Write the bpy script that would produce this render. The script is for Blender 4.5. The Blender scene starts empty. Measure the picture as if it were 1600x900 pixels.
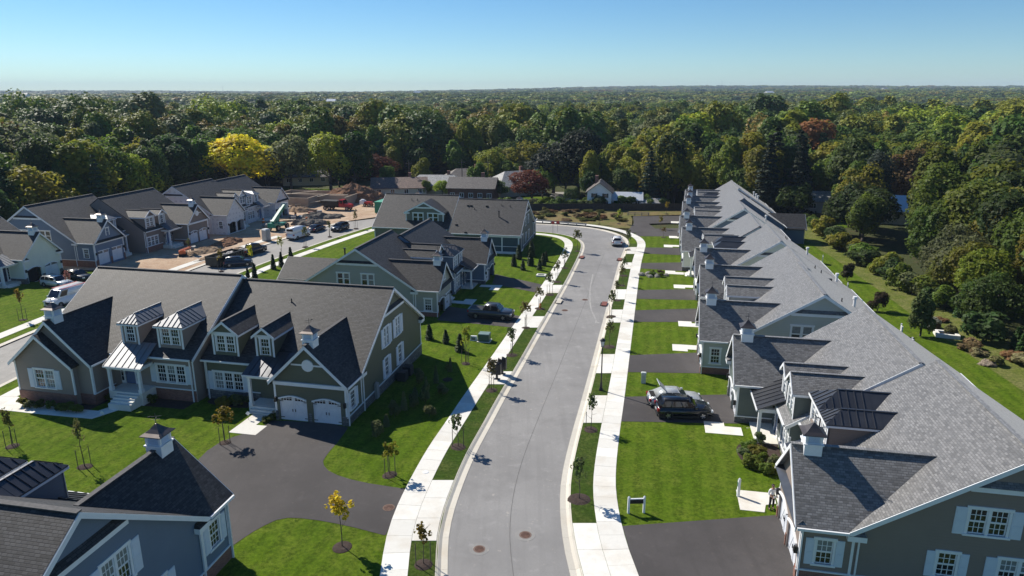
import bpy, bmesh, math, random
import numpy as np
from mathutils import Vector, Matrix
from mathutils.geometry import tessellate_polygon
R = math.radians
rng = random.Random(7)
scene = bpy.context.scene
col = scene.collection

# ------------------------------------------------------------------ camera
cam_d = bpy.data.cameras.new("camera"); cam = bpy.data.objects.new("camera", cam_d); col.objects.link(cam)
cam.location = (0, 0, 27.0); cam.rotation_euler = (R(90 - 15.51), 0, 0)
cam_d.sensor_width = 36; cam_d.lens = 24.57; cam_d.clip_start = 0.5; cam_d.clip_end = 60000
scene.camera = cam

HAZE = 0.00011
# ------------------------------------------------------------------ sky, sun, exposure
SUN_EL, SUN_AZ = 40.5, -49.0            # azimuth clockwise from +Y
w = bpy.data.worlds.new("World"); scene.world = w; w.use_nodes = True
nt = w.node_tree; bg = nt.nodes["Background"]
sky = nt.nodes.new("ShaderNodeTexSky"); sky.sky_type = 'NISHITA'; sky.sun_disc = False
sky.sun_elevation = R(SUN_EL); sky.sun_rotation = R(SUN_AZ); sky.altitude = 1200
sky.air_density = 1.0; sky.dust_density = 0.05; sky.ozone_density = 3.0
hs_ = nt.nodes.new("ShaderNodeHueSaturation"); hs_.inputs['Saturation'].default_value = 1.2; nt.links.new(sky.outputs[0], hs_.inputs['Color'])
tn_ = nt.nodes.new("ShaderNodeMix"); tn_.data_type = 'RGBA'; tn_.blend_type = 'MULTIPLY'; tn_.inputs[0].default_value = 1.0; tn_.inputs[7].default_value = (.80, .97, 1.05, 1)
nt.links.new(hs_.outputs[0], tn_.inputs[6]); nt.links.new(tn_.outputs[2], bg.inputs[0]); bg.inputs[1].default_value = 0.08
sun_d = bpy.data.lights.new("sun", 'SUN'); sun_d.energy = 5.0; sun_d.angle = R(0.53); sun_d.color = (1.0, 0.94, 0.84)
sun = bpy.data.objects.new("sun", sun_d); col.objects.link(sun)
sd = Vector((math.sin(R(SUN_AZ)) * math.cos(R(SUN_EL)), math.cos(R(SUN_AZ)) * math.cos(R(SUN_EL)), math.sin(R(SUN_EL))))
sun.rotation_euler = sd.to_track_quat('Z', 'Y').to_euler(); sun.location = (-60, 30, 90)
vs = scene.view_settings; scene.display_settings.display_device = 'sRGB'
vs.view_transform = 'Standard'; vs.look = 'None'; vs.exposure = 0.4; vs.gamma = 1.0
scene.cycles.max_bounces = 6; scene.cycles.transparent_max_bounces = 8; scene.cycles.volume_bounces = 0
scene.cycles.use_denoising = True

# ------------------------------------------------------------------ terrain
KN = [-200, 40, 105, 600, 1500, 2600, 4200, 7000]
def zg(y):
    return 1.0 + (-1.7) * min(1, max(0, (y - 40) / 65.0))
def terr(x, y):
    z = zg(y)
    d = math.hypot(x, y)
    if d > 500:
        t = min(1, (d - 500) / 2600.0); t = t * t * (3 - 2 * t)
        z += t * (9 + 7 * math.sin(x * .0011 + 1.0) + 5 * math.sin(y * .0016 + x * .0004) + max(-6, min(12, x * .006)))
        z -= 5 * math.exp(-((d - 900) / 450.0) ** 2)
    if d > 3000:
        t = min(1, (d - 3000) / 2200.0); z += t * t * (3 - 2 * t) * (14 + 16 * max(0, min(1, (x - 300) / 2500.0)) + 7 * math.sin(x * .0017))
    return z

# ------------------------------------------------------------------ materials
MATS = {}
def srgb(r, g, b):
    f = lambda c: (c / 255 / 12.92) if c / 255 <= .04045 else ((c / 255 + .055) / 1.055) ** 2.4
    return (f(r), f(g), f(b))
class NT:
    def __init__(s, name):
        s.m = bpy.data.materials.new(name); s.m.use_nodes = True; s.t = s.m.node_tree
        s.b = s.t.nodes["Principled BSDF"]; s.out = s.t.nodes["Material Output"]
    def n(s, ty, ins=None, **kw):
        nd = s.t.nodes.new(ty)
        for k, v in kw.items(): setattr(nd, k, v)
        for k, v in (ins or {}).items(): s.set(nd, k, v)
        return nd
    def set(s, nd, k, v):
        i = nd.inputs[k]
        if hasattr(v, 'is_linked') or isinstance(v, bpy.types.NodeSocket): s.t.links.new(v, i)
        elif isinstance(v, (tuple, list)) and len(v) == 3 and i.type == 'RGBA': i.default_value = (*v, 1)
        else: i.default_value = v
    def P(s, **kw):
        for k, v in kw.items(): s.set(s.b, k.replace('_', ' '), v)
    def uv(s): return s.n('ShaderNodeTexCoord').outputs['UV']
    def ob(s): return s.n('ShaderNodeTexCoord').outputs['Object']
    def gen(s): return s.n('ShaderNodeNewGeometry').outputs['Position']
    def noise(s, vec, sc, det=3, rough=.55):
        return s.n('ShaderNodeTexNoise', {'Vector': vec, 'Scale': sc, 'Detail': det, 'Roughness': rough}).outputs[0]
    def ramp(s, fac, stops, interp='LINEAR'):
        nd = s.n('ShaderNodeValToRGB'); s.set(nd, 'Fac', fac); e = nd.color_ramp.elements; nd.color_ramp.interpolation = interp
        while len(e) < len(stops): e.new(.5)
        for q, (p, c) in zip(e, stops): q.position = p; q.color = (*c, 1) if len(c) == 3 else c
        return nd.outputs[0]
    def mix(s, fac, a, b, mode='MIX'):
        nd = s.n('ShaderNodeMix', data_type='RGBA', blend_type=mode)
        for i, v in ((0, fac), (6, a), (7, b)):
            sk = nd.inputs[i]
            if isinstance(v, bpy.types.NodeSocket): s.t.links.new(v, sk)
            elif i == 0: sk.default_value = v
            else: sk.default_value = (*v, 1)
        return nd.outputs[2]
    def math(s, op, a, b=0.0):
        nd = s.n('ShaderNodeMath', operation=op)
        for i, v in ((0, a), (1, b)):
            if isinstance(v, bpy.types.NodeSocket): s.t.links.new(v, nd.inputs[i])
            else: nd.inputs[i].default_value = v
        return nd.outputs[0]
    def bump(s, h, st=.3, dist=.02):
        nd = s.n('ShaderNodeBump', {'Height': h, 'Strength': st, 'Distance': dist}); s.set(s.b, 'Normal', nd.outputs[0])
def sc3(c, k): return tuple(x * k for x in c)
def plain(name, c, rough=.6, metal=0.0, var=.12, scale=2.0, spec=.4):
    if name in MATS: return MATS[name]
    t = NT(name); v = t.noise(t.ob(), scale, 4)
    t.P(Base_Color=t.ramp(v, [(.3, sc3(c, 1 - var)), (.7, sc3(c, 1 + var))]), Roughness=rough, Metallic=metal)
    t.set(t.b, 'Specular IOR Level', spec)
    MATS[name] = t.m; return t.m
def siding(name, c):
    if name in MATS: return MATS[name]
    c = sc3(c, 1.5)
    t = NT(name); uv = t.uv()
    wv = t.n('ShaderNodeTexWave', {'Vector': uv, 'Scale': 1.75, 'Distortion': 0.0}, wave_type='BANDS', bands_direction='Y', wave_profile='SAW').outputs[1]
    n1 = t.noise(t.ob(), .7, 4); sp = t.n('ShaderNodeMapping', {'Vector': uv, 'Scale': (.35, 5.6, 1)}).outputs[0]
    n2 = t.noise(sp, 1.0, 1)
    cc = t.mix(n1, sc3(c, .9), sc3(c, 1.1)); cc = t.mix(t.math('MULTIPLY', n2, .25), cc, sc3(c, .8))
    t.P(Base_Color=cc, Roughness=.62); t.set(t.b, 'Specular IOR Level', .35)
    t.bump(wv, .6, .02); MATS[name] = t.m; return t.m
def shingle(name, c, spec=.5, sheen=.0):
    if name in MATS: return MATS[name]
    t = NT(name); uv = t.uv()
    wob = t.n('ShaderNodeMapping', {'Vector': uv, 'Scale': (1, 1, 1)}).outputs[0]
    br = t.n('ShaderNodeTexBrick', {'Vector': wob, 'Color1': sc3(c, .42), 'Color2': sc3(c, 1.75), 'Mortar': sc3(c, .16), 'Scale': 1.0, 'Mortar Size': .016, 'Mortar Smooth': .3, 'Bias': -.05, 'Brick Width': .27, 'Row Height': .14}, offset=.37)
    br2 = t.n('ShaderNodeTexBrick', {'Vector': wob, 'Color1': (0, 0, 0), 'Color2': (1, 1, 1), 'Mortar': (.4, .4, .4), 'Scale': 1.0, 'Mortar Size': .0, 'Brick Width': .6, 'Row Height': .14}, offset=.61)
    n1 = t.noise(t.ob(), .35, 4); n2 = t.noise(t.ob(), 2.2, 3)
    cc = t.mix(t.math('MULTIPLY', br2.outputs[0], .16), br.outputs[0], sc3(c, 1.7))
    cc = t.mix(t.math('MULTIPLY', n1, .3), cc, sc3((c[0] * 1.06, c[1], c[2] * .95), .75))
    cc = t.mix(t.ramp(n2, [(.45, (0, 0, 0)), (.75, (.35, .35, .35))]), cc, sc3(c, 1.35))
    t.P(Base_Color=cc, Roughness=.62); t.set(t.b, 'Specular IOR Level', spec); t.set(t.b, 'Sheen Weight', sheen); t.set(t.b, 'Sheen Roughness', .6)
    saw = t.n('ShaderNodeTexWave', {'Vector': uv, 'Scale': .3142 / .14, 'Distortion': 0.0}, wave_type='BANDS', bands_direction='Y', wave_profile='SAW').outputs[1]
    t.bump(t.math('ADD', t.math('MULTIPLY', br.outputs[1], -.5), t.math('MULTIPLY', saw, -.6)), .8, .02)
    MATS[name] = t.m; return t.m
def brick(name, c1, c2, mort, bw=.23, rh=.075, ms=.012, bumpd=.01):
    if name in MATS: return MATS[name]
    t = NT(name); uv = t.uv()
    br = t.n('ShaderNodeTexBrick', {'Vector': uv, 'Color1': c1, 'Color2': c2, 'Mortar': mort, 'Scale': 1.0, 'Mortar Size': ms, 'Mortar Smooth': .2, 'Brick Width': bw, 'Row Height': rh})
    n1 = t.noise(uv, 3.0, 4)
    t.P(Base_Color=t.mix(t.math('MULTIPLY', n1, .6), br.outputs[0], sc3(c1, .7)), Roughness=.85)
    t.bump(t.math('MULTIPLY', br.outputs[1], -1), .6, bumpd); MATS[name] = t.m; return t.m
def metalroof(name, c, rough=.38, metal=.6):
    if name in MATS: return MATS[name]
    t = NT(name); n1 = t.noise(t.ob(), 1.2, 3)
    t.P(Base_Color=t.mix(n1, sc3(c, .8), sc3(c, 1.2)), Roughness=t.math('ADD', t.math('MULTIPLY', n1, .15), rough - .08), Metallic=metal)
    MATS[name] = t.m; return t.m
def glass(name, c=(.012, .016, .02)):
    if name in MATS: return MATS[name]
    t = NT(name); n1 = t.noise(t.ob(), 1.4, 2)
    t.P(Base_Color=t.ramp(n1, [(.35, sc3(c, .5)), (.65, sc3(c, 2.2))]), Roughness=.05); t.set(t.b, 'Specular IOR Level', .7)
    t.bump(t.noise(t.ob(), .9, 1), .06, .05); MATS[name] = t.m; return t.m
def grass(name, c, dry, dk, stripes=0.0, dryk=.35, ang=11.5):
    if name in MATS: return MATS[name]
    t = NT(name); p = t.gen()
    n0 = t.noise(p, .11, 4); n1 = t.noise(p, .55, 5, .6); n2 = t.noise(p, 4.2, 6, .75); n3 = t.noise(p, 18, 4, .75)
    cc = t.mix(t.ramp(n0, [(.35, (0, 0, 0)), (.68, (1, 1, 1))]), dk, c)
    cc = t.mix(t.ramp(n1, [(.40, (0, 0, 0)), (.72, (dryk,) * 3)]), cc, dry)
    cc = t.mix(t.ramp(t.noise(p, 1.7, 4, .65), [(.36, (.55, .55, .55)), (.6, (0, 0, 0))]), cc, sc3(dk, .85))
    cc = t.mix(t.ramp(n2, [(.3, (.0, .0, .0)), (.75, (.55, .55, .55))]), sc3(dk, .75), cc) if False else t.mix(t.ramp(n2, [(.38, (.95, .95, .95)), (.56, (0, 0, 0))]), cc, sc3(dk, .62))
    cc = t.mix(t.ramp(n2, [(.55, (0, 0, 0)), (.68, (.6, .6, .6))]), cc, sc3(c, 1.35))
    cc = t.mix(t.ramp(t.noise(p, .8, 6, .75), [(.58, (0, 0, 0)), (.72, (.5, .5, .5))]), cc, sc3(dry, .9))
    cc = t.mix(t.ramp(n3, [(.36, (.5, .5, .5)), (.6, (0, 0, 0))]), cc, sc3(dk, .5))
    if stripes:
        rot = t.n('ShaderNodeMapping', {'Vector': p, 'Rotation': (0, 0, R(ang))}).outputs[0]
        wv = t.n('ShaderNodeTexWave', {'Vector': rot, 'Scale': .24, 'Distortion': 2.2, 'Detail': 3.0, 'Detail Scale': 1.1}, wave_type='BANDS', bands_direction='X').outputs[1]
        cc = t.mix(t.math('MULTIPLY', t.ramp(wv, [(.3, (0, 0, 0)), (.7, (1, 1, 1))]), stripes), cc, sc3(c, 1.5))
    t.P(Base_Color=cc, Roughness=.95); t.set(t.b, 'Specular IOR Level', .04)
    t.bump(t.math('ADD', t.math('MULTIPLY', n2, .5), n3), .9, .07); MATS[name] = t.m; return t.m
def ground_mat(name, c1, c2, c3, s1=.15, s2=1.6, s3=9, bd=.08, bs=.6, rough=.95):
    if name in MATS: return MATS[name]
    t = NT(name); p = t.gen()
    n0 = t.noise(p, s1, 5); n1 = t.noise(p, s2, 5, .65); n2 = t.noise(p, s3, 4, .7)
    cc = t.mix(t.ramp(n0, [(.36, (0, 0, 0)), (.64, (1, 1, 1))]), c1, c2)
    cc = t.mix(t.ramp(n1, [(.5, (0, 0, 0)), (.72, (.8, .8, .8))]), cc, c3)
    cc = t.mix(t.ramp(n2, [(.3, (.5, .5, .5)), (.55, (0, 0, 0))]), cc, sc3(c1, .5))
    t.P(Base_Color=cc, Roughness=rough); t.set(t.b, 'Specular IOR Level', .2)
    t.bump(t.math('ADD', n1, t.math('MULTIPLY', n2, .4)), bs, bd); MATS[name] = t.m; return t.m
def asphalt(name, c, patch=.16, cracks=True, spec=.3):
    if name in MATS: return MATS[name]
    t = NT(name); p = t.gen()
    n0 = t.noise(p, .12, 5, .6); n1 = t.noise(p, .9, 5, .6); n2 = t.noise(p, 16, 5, .8)
    st = t.n('ShaderNodeMapping', {'Vector': p, 'Rotation': (0, 0, R(12)), 'Scale': (1.6, .06, 1)}).outputs[0]
    n3 = t.noise(st, 1.0, 4, .6)
    cc = t.mix(t.ramp(n0, [(.3, (0, 0, 0)), (.7, (1, 1, 1))]), sc3(c, 1 - patch), sc3(c, 1 + patch))
    cc = t.mix(t.ramp(n3, [(.48, (0, 0, 0)), (.7, (.4, .4, .4))]), cc, sc3(c, .74))
    cc = t.mix(t.ramp(n1, [(.58, (0, 0, 0)), (.72, (.6, .6, .6))]), cc, sc3(c, 1.4))
    n5 = t.noise(p, .33, 6, .7); cc = t.mix(t.ramp(n5, [(.34, (.55, .55, .55)), (.5, (0, 0, 0))]), cc, sc3(c, .72))
    n6 = t.noise(p, 2.6, 4, .6); cc = t.mix(t.ramp(n6, [(.66, (0, 0, 0)), (.70, (.5, .5, .5))]), cc, sc3((c[0] * 1.06, c[1], c[2] * .9), 1.7))
    n7 = t.noise(p, 7, 3, .6); cc = t.mix(t.math('MULTIPLY', n7, .4), cc, sc3(c, .7))
    cc = t.mix(t.ramp(n2, [(.34, (.5, .5, .5)), (.5, (0, 0, 0)), (.66, (0, 0, 0)), (.74, (.25, .25, .25))]), cc, sc3(c, .55))
    if cracks:
        vo = t.n('ShaderNodeTexVoronoi', {'Vector': p, 'Scale': .16, 'Randomness': 1.0}, feature='DISTANCE_TO_EDGE').outputs[0]
        wob = t.noise(p, 2.0, 3)
        ck = t.math('ADD', vo, t.math('MULTIPLY', wob, .012))
        cc = t.mix(t.ramp(ck, [(.006, (.5, .5, .5)), (.011, (0, 0, 0))]), cc, sc3(c, .5))
    t.P(Base_Color=cc, Roughness=.85); t.set(t.b, 'Specular IOR Level', spec)
    t.bump(n2, .35, .01); MATS[name] = t.m; return t.m
def concrete(name, c, stain=(.45, .36, .24)):
    if name in MATS: return MATS[name]
    t = NT(name); p = t.gen()
    n0 = t.noise(p, .35, 5, .6); n1 = t.noise(p, 4, 4, .6); n2 = t.noise(p, 40, 2)
    oi = t.n('ShaderNodeObjectInfo').outputs['Random']
    cc = t.mix(oi, sc3(c, .9), sc3(c, 1.08))
    cc = t.mix(t.ramp(n0, [(.5, (0, 0, 0)), (.78, (.55, .55, .55))]), cc, stain)
    cc = t.mix(t.ramp(n1, [(.3, (.3, .3, .3)), (.6, (0, 0, 0))]), cc, sc3(c, .78))
    t.P(Base_Color=cc, Roughness=.85); t.set(t.b, 'Specular IOR Level', .25); t.bump(n2, .2, .006)
    MATS[name] = t.m; return t.m
def leafmat(name, rnd=.34, trans=.5, ramp=None):
    if name in MATS: return MATS[name]
    t = NT(name); oi = t.n('ShaderNodeObjectInfo'); p = t.ob()
    n1 = t.noise(p, 5.5, 2); geo = t.n('ShaderNodeNewGeometry').outputs['Random Per Island']
    if ramp: base = t.ramp(oi.outputs['Random'], ramp, 'CONSTANT')
    else: base = oi.outputs['Color']
    hs = t.n('ShaderNodeHueSaturation', {'Color': base, 'Saturation': 1.0})
    t.set(hs, 'Hue', t.math('ADD', .5, t.math('MULTIPLY', t.math('SUBTRACT', n1, .5), .10)))
    t.set(hs, 'Value', t.math('ADD', .62, t.math('ADD', t.math('MULTIPLY', n1, .5), t.math('MULTIPLY', geo, rnd))))
    c = hs.outputs[0]
    t.P(Base_Color=c, Roughness=.6); t.set(t.b, 'Specular IOR Level', .25)
    tr = t.n('ShaderNodeBsdfTranslucent', {'Color': c}); mx = t.n('ShaderNodeMixShader', {0: trans})
    t.t.links.new(t.b.outputs[0], mx.inputs[1]); t.t.links.new(tr.outputs[0], mx.inputs[2]); t.t.links.new(mx.outputs[0], t.out.inputs[0])
    MATS[name] = t.m; return t.m

WHITE = plain('white_trim', (.78, .79, .8), .5, var=.04)
WDOOR = plain('white_door', (.7, .72, .76), .45, var=.05)
GLASS = glass('window_glass')
GUT = plain('white_gutter', (.74, .75, .76), .4, var=.04)
SH_DK = shingle('charcoal_shingle', (.042, .0405, .041), .35, .0)
SH_R = shingle('grey_shingle', (.122, .119, .116), .6, .34)
SH_CAP = plain('ridge_cap', (.07, .068, .07), .8, var=.3, scale=6)
MET = metalroof('charcoal_metal_roof', (.07, .073, .082), .34, .55)
METL = metalroof('seamed_metal_roof', (.20, .205, .215), .5, .5)
BRONZE = metalroof('bronze_cap', (.10, .085, .08), .4, .7)
BRICK = brick('red_brick', srgb(120, 70, 58), srgb(160, 105, 85), srgb(150, 135, 122))
STONE = brick('grey_stone', srgb(96, 96, 98), srgb(140, 137, 132), srgb(70, 70, 70), .42, .19, .02, .03)
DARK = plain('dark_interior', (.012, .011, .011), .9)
BLACK = plain('black_metal', (.018, .018, .02), .4, var=.2)
IRON = plain('dark_iron', (.05, .048, .046), .55, .5)
DOORB = plain('slate_blue_door', srgb(98, 116, 150), .4, var=.05)
DOORN = plain('navy_door', srgb(40, 50, 75), .4, var=.05)
CONC = concrete('pale_concrete', (.74, .72, .66))
CURB = concrete('curb_concrete', (.60, .56, .48))
MULCH = ground_mat('mulch', (.05, .035, .03), (.07, .05, .042), (.10, .075, .06), 1.5, 6, 25, .06)
WOOD = plain('raw_timber', (.42, .31, .19), .8, var=.2, scale=5)
BARK = plain('bark', (.085, .07, .058), .95, var=.35, scale=7)
STAKE = plain('stake_wood', (.10, .085, .07), .9, var=.2)

# ------------------------------------------------------------------ mesh helpers
class MB:
    def __init__(s): s.v = []; s.f = []; s.mi = []
    def face(s, pts, mi=0):
        b = len(s.v); s.v += [tuple(p) for p in pts]; s.f.append(tuple(range(b, b + len(pts)))); s.mi.append(mi)
    def prism(s, bot, top, mi=0):      # two loops with equal counts
        n = len(bot); b = len(s.v); s.v += [tuple(p) for p in bot] + [tuple(p) for p in top]
        s.f.append(tuple(range(b + n - 1, b - 1, -1))); s.f.append(tuple(range(b + n, b + 2 * n)))
        for i in range(n):
            j = (i + 1) % n; s.f.append((b + i, b + j, b + n + j, b + n + i))
        s.mi += [mi] * (n + 2)
    def box(s, x0, x1, y0, y1, z0, z1, mi=0):
        if x0 > x1: x0, x1 = x1, x0
        s.prism([(x0, y0, z0), (x1, y0, z0), (x1, y1, z0), (x0, y1, z0)], [(x0, y0, z1), (x1, y0, z1), (x1, y1, z1), (x0, y1, z1)], mi)
    def slab(s, poly, t, mi=0):        # roof sheet: polygon and the same lowered by t
        s.prism([(p[0], p[1], p[2] - t) for p in poly], poly, mi)
    def bar(s, a, b, r, n=6, r2=None, mi=0):
        a = Vector(a); b = Vector(b); d = (b - a).normalized(); u = d.orthogonal().normalized(); v = d.cross(u); r2 = r if r2 is None else r2
        s.prism([a + (u * math.cos(6.2832 * i / n) + v * math.sin(6.2832 * i / n)) * r for i in range(n)],
                [b + (u * math.cos(6.2832 * i / n) + v * math.sin(6.2832 * i / n)) * r2 for i in range(n)], mi)
    def beam(s, a, b, w, h, up=(0, 0, 1), mi=0):   # square bar from a to b
        a = Vector(a); b = Vector(b); d = (b - a).normalized(); side = d.cross(Vector(up)).normalized() * (w / 2); u2 = side.cross(d).normalized() * (h / 2)
        q = [side + u2, -side + u2, -side - u2, side - u2]
        s.prism([a + k for k in q], [b + k for k in q], mi)
    def lathe(s, prof, n=12, c=(0, 0, 0), mi=0):
        for (r0, z0), (r1, z1) in zip(prof, prof[1:]):
            for i in range(n):
                a = 6.28319 * i / n; b = 6.28319 * (i + 1) / n
                P = lambda r, t, z: (c[0] + r * math.cos(t), c[1] + r * math.sin(t), c[2] + z)
                pts = [P(r0, a, z0), P(r0, b, z0), P(r1, b, z1), P(r1, a, z1)]
                if r0 < 1e-5: pts = pts[1:]
                elif r1 < 1e-5: pts = pts[:3]
                s.face(pts, mi)
    def islands(s):        # loose pieces of this shape, one builder each
        par = list(range(len(s.v)))
        def find(i):
            while par[i] != i: par[i] = par[par[i]]; i = par[i]
            return i
        for f in s.f:
            for k in f[1:]: par[find(k)] = find(f[0])
        g = {}
        for f, mi in zip(s.f, s.mi): g.setdefault(find(f[0]), []).append((f, mi))
        out = []
        for fs in g.values():
            m = MB(); ix = {}
            for f, mi in fs:
                for k in f:
                    if k not in ix: ix[k] = len(m.v); m.v.append(s.v[k])
                m.f.append(tuple(ix[k] for k in f)); m.mi.append(mi)
            out.append(m)
        return out
    def mesh(s, name, mats, sg=1, weld=False, smooth=False):
        me = bpy.data.meshes.new(name)
        vv = s.v if sg > 0 else [(-x, y, z) for x, y, z in s.v]
        bm = bmesh.new(); bv = [bm.verts.new(p) for p in vv]
        for f, mi in zip(s.f, s.mi):
            try: fc = bm.faces.new([bv[i] for i in f]); fc.material_index = mi; fc.smooth = smooth
            except ValueError: pass
        if weld: bmesh.ops.remove_doubles(bm, verts=bm.verts, dist=.0005)
        bmesh.ops.recalc_face_normals(bm, faces=bm.faces)
        uvl = bm.loops.layers.uv.new("UVMap"); Z = Vector((0, 0, 1))
        for fc in bm.faces:
            n = fc.normal
            if abs(n.z) > .985: t1, t2 = Vector((1, 0, 0)), Vector((0, 1, 0))
            else:
                t1 = Z.cross(n).normalized(); t2 = n.cross(t1)
            for l in fc.loops: l[uvl].uv = (l.vert.co.dot(t1), l.vert.co.dot(t2))
        bm.to_mesh(me); bm.free()
        for m in (mats if isinstance(mats, (list, tuple)) else [mats]): me.materials.append(m)
        return me
def ob(name, me, parent=None, loc=(0, 0, 0), rz=0.0, kind=None):
    o = bpy.data.objects.new(name, me); col.objects.link(o); o.location = loc; o.rotation_euler = (0, 0, rz)
    if parent: o.parent = parent
    if kind: o['kind'] = kind
    return o
def tag(o, label, cat, group=None):
    o['label'] = label; o['category'] = cat
    if group: o['group'] = group
    return o
def empty(name, loc, rz=0.0):
    o = bpy.data.objects.new(name, None); col.objects.link(o); o.location = loc; o.rotation_euler = (0, 0, rz); o.empty_display_size = .3; return o
def base(name, x, y, rz, label, cat, group=None, dz=0.12):
    return tag(empty(name, (x, y, zg(y) + dz), rz), label, cat, group)
def copy_tree(o, parent=None, loc=None, rz=None):
    c = o.copy(); col.objects.link(c)
    if parent: c.parent = parent
    if loc is not None: c.location = loc
    if rz is not None: c.rotation_euler = (0, 0, rz)
    for ch in KIDS.get(o.name, []): copy_tree_child(ch, c)
    return c
KIDS = {}
def copy_tree_child(o, p):
    c = o.copy(); col.objects.link(c); c.parent = p
    for ch in KIDS.get(o.name, []): copy_tree_child(ch, c)
def index_kids():
    KIDS.clear()
    for o in bpy.data.objects:
        if o.parent: KIDS.setdefault(o.parent.name, []).append(o)

def drape(name, poly, dz, mat, thick=None, kind='structure', parent=None):
    """flat polygon laid over the sloping ground"""
    bm = bmesh.new(); P = [Vector((x, y, 0)) for x, y in poly]
    vs_ = [bm.verts.new(p) for p in P]
    for t in tessellate_polygon([P]):
        try: bm.faces.new([vs_[i] for i in t])
        except ValueError: pass
    for k in (40, 105):
        g = bm.verts[:] + bm.edges[:] + bm.faces[:]
        bmesh.ops.bisect_plane(bm, geom=g, dist=.001, plane_co=(0, k, 0), plane_no=(0, 1, 0))
    for v in bm.verts: v.co.z = zg(v.co.y) + dz
    bmesh.ops.recalc_face_normals(bm, faces=bm.faces)
    for f in bm.faces:
        if f.normal.z < 0: f.normal_flip()
    if thick:
        be = [e for e in bm.edges if e.is_boundary]
        r = bmesh.ops.extrude_edge_only(bm, edges=be)
        for v in [q for q in r['geom'] if isinstance(q, bmesh.types.BMVert)]: v.co.z -= thick
    me = bpy.data.meshes.new(name); bm.to_mesh(me); bm.free(); me.materials.append(mat)
    return ob(name, me, parent, kind=kind if not parent else None)

# ------------------------------------------------------------------ ground and roads
GR_LAWN = grass('lawn_grass', (.122, .195, .012), (.25, .265, .05), (.078, .137, .010), .12, .7)
GR_VERGE = grass('verge_grass', (.075, .125, .018), (.22, .19, .075), (.05, .095, .014), 0, .55)
GR_ROUGH = grass('rough_grass', (.19, .22, .04), (.36, .30, .15), (.13, .165, .035), 0, .8)
GR_MEADOW = ground_mat('meadow_grass', (.20, .145, .06), (.115, .13, .03), (.27, .17, .09), .13, .8, 6, .25, .9)
DIRT = ground_mat('bare_dirt', (.42, .29, .19), (.56, .43, .31), (.30, .165, .10), .12, .9, 5, .18, .9)
FLOOR = ground_mat('forest_floor', (.045, .055, .018), (.07, .08, .022), (.09, .07, .035), .06, .5, 3, .3, .9)
ROAD = asphalt('street_asphalt', (.272, .264, .255), .2, False)
ROAD2 = asphalt('pale_street_asphalt', (.33, .315, .29), .1, False)
DRIVE = asphalt('driveway_asphalt', (.08, .073, .071), .3, False, .25)

def smooth(p, n=2):
    for _ in range(n):
        q = [p[0]]
        for a, b in zip(p, p[1:]):
            q += [(a[0] * .75 + b[0] * .25, a[1] * .75 + b[1] * .25), (a[0] * .25 + b[0] * .75, a[1] * .25 + b[1] * .75)]
        p = q + [p[-1]]
    return p
def resample(p, st):
    out = [p[0]]; acc = 0.0
    for a, b in zip(p, p[1:]):
        L = math.dist(a, b); t = st - acc
        while t <= L:
            out.append((a[0] + (b[0] - a[0]) * t / L, a[1] + (b[1] - a[1]) * t / L)); t += st
        acc = (acc + L) % st if L > 0 else acc
    return out
def offs(p, d):          # to the left of travel for d > 0
    r = []
    for i, q in enumerate(p):
        a = p[max(0, i - 1)]; b = p[min(len(p) - 1, i + 1)]; L = math.dist(a, b) or 1
        r.append((q[0] - (b[1] - a[1]) / L * d, q[1] + (b[0] - a[0]) / L * d))
    return r
LA = resample(smooth([(-2.6, 22), (-3.3, 29), (-3.62, 33.39), (-3.95, 37.4), (-3.59, 41.79), (-2.8, 47.45), (-1.8, 52.22), (-0.75, 57.63), (1.0, 65.72), (3.84, 79.46), (6.24, 90.7), (10.15, 109.67), (12.76, 122.62), (13.95, 130.35), (13.6, 135.5), (11.8, 139.6), (8.2, 142.8), (2.84, 144.8), (-10, 147.3), (-27, 151)]), 1.5)
RA = resample(smooth([(4.6, 22), (3.6, 29), (3.3, 33.39), (3.08, 36.1), (3.11, 40.05), (3.5, 44.19), (4.77, 50.81), (6.42, 58.5), (10.3, 77.59), (12.45, 88.13), (17.59, 113.42), (20.7, 126.38), (21.9, 131.5), (22.2, 136.5), (20.5, 143.0), (15.28, 148.9), (5.07, 152.3), (-10, 155), (-27, 158.6)]), 1.5)
S2R = resample(smooth([(-29.6, 151.6), (-30.9, 149.6), (-35.4, 138), (-38.3, 129.5), (-42, 117.6), (-44.3, 108.5), (-46.7, 92), (-48.4, 64), (-49.2, 45), (-49.5, 22)]), 1.5)
S2L = offs(S2R, -8.4)
def strip(name, A, B, dz, mat, parent=None, kind='structure', thick=0.0):
    mb = MB(); n = min(len(A), len(B))
    for i in range(n - 1):
        a, b, c, d = A[i], A[i + 1], B[i + 1], B[i]
        t = [(p[0], p[1], zg(p[1]) + dz) for p in (a, b, c, d)]
        if thick: mb.prism([(p[0], p[1], p[2] - thick) for p in t], t)
        else: mb.face(t)
    me = mb.mesh(name, mat)
    if not thick:
        for p in me.polygons:
            if p.normal.z < 0: p.flip()
    return ob(name, me, parent, kind=kind if not parent else None)

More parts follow.
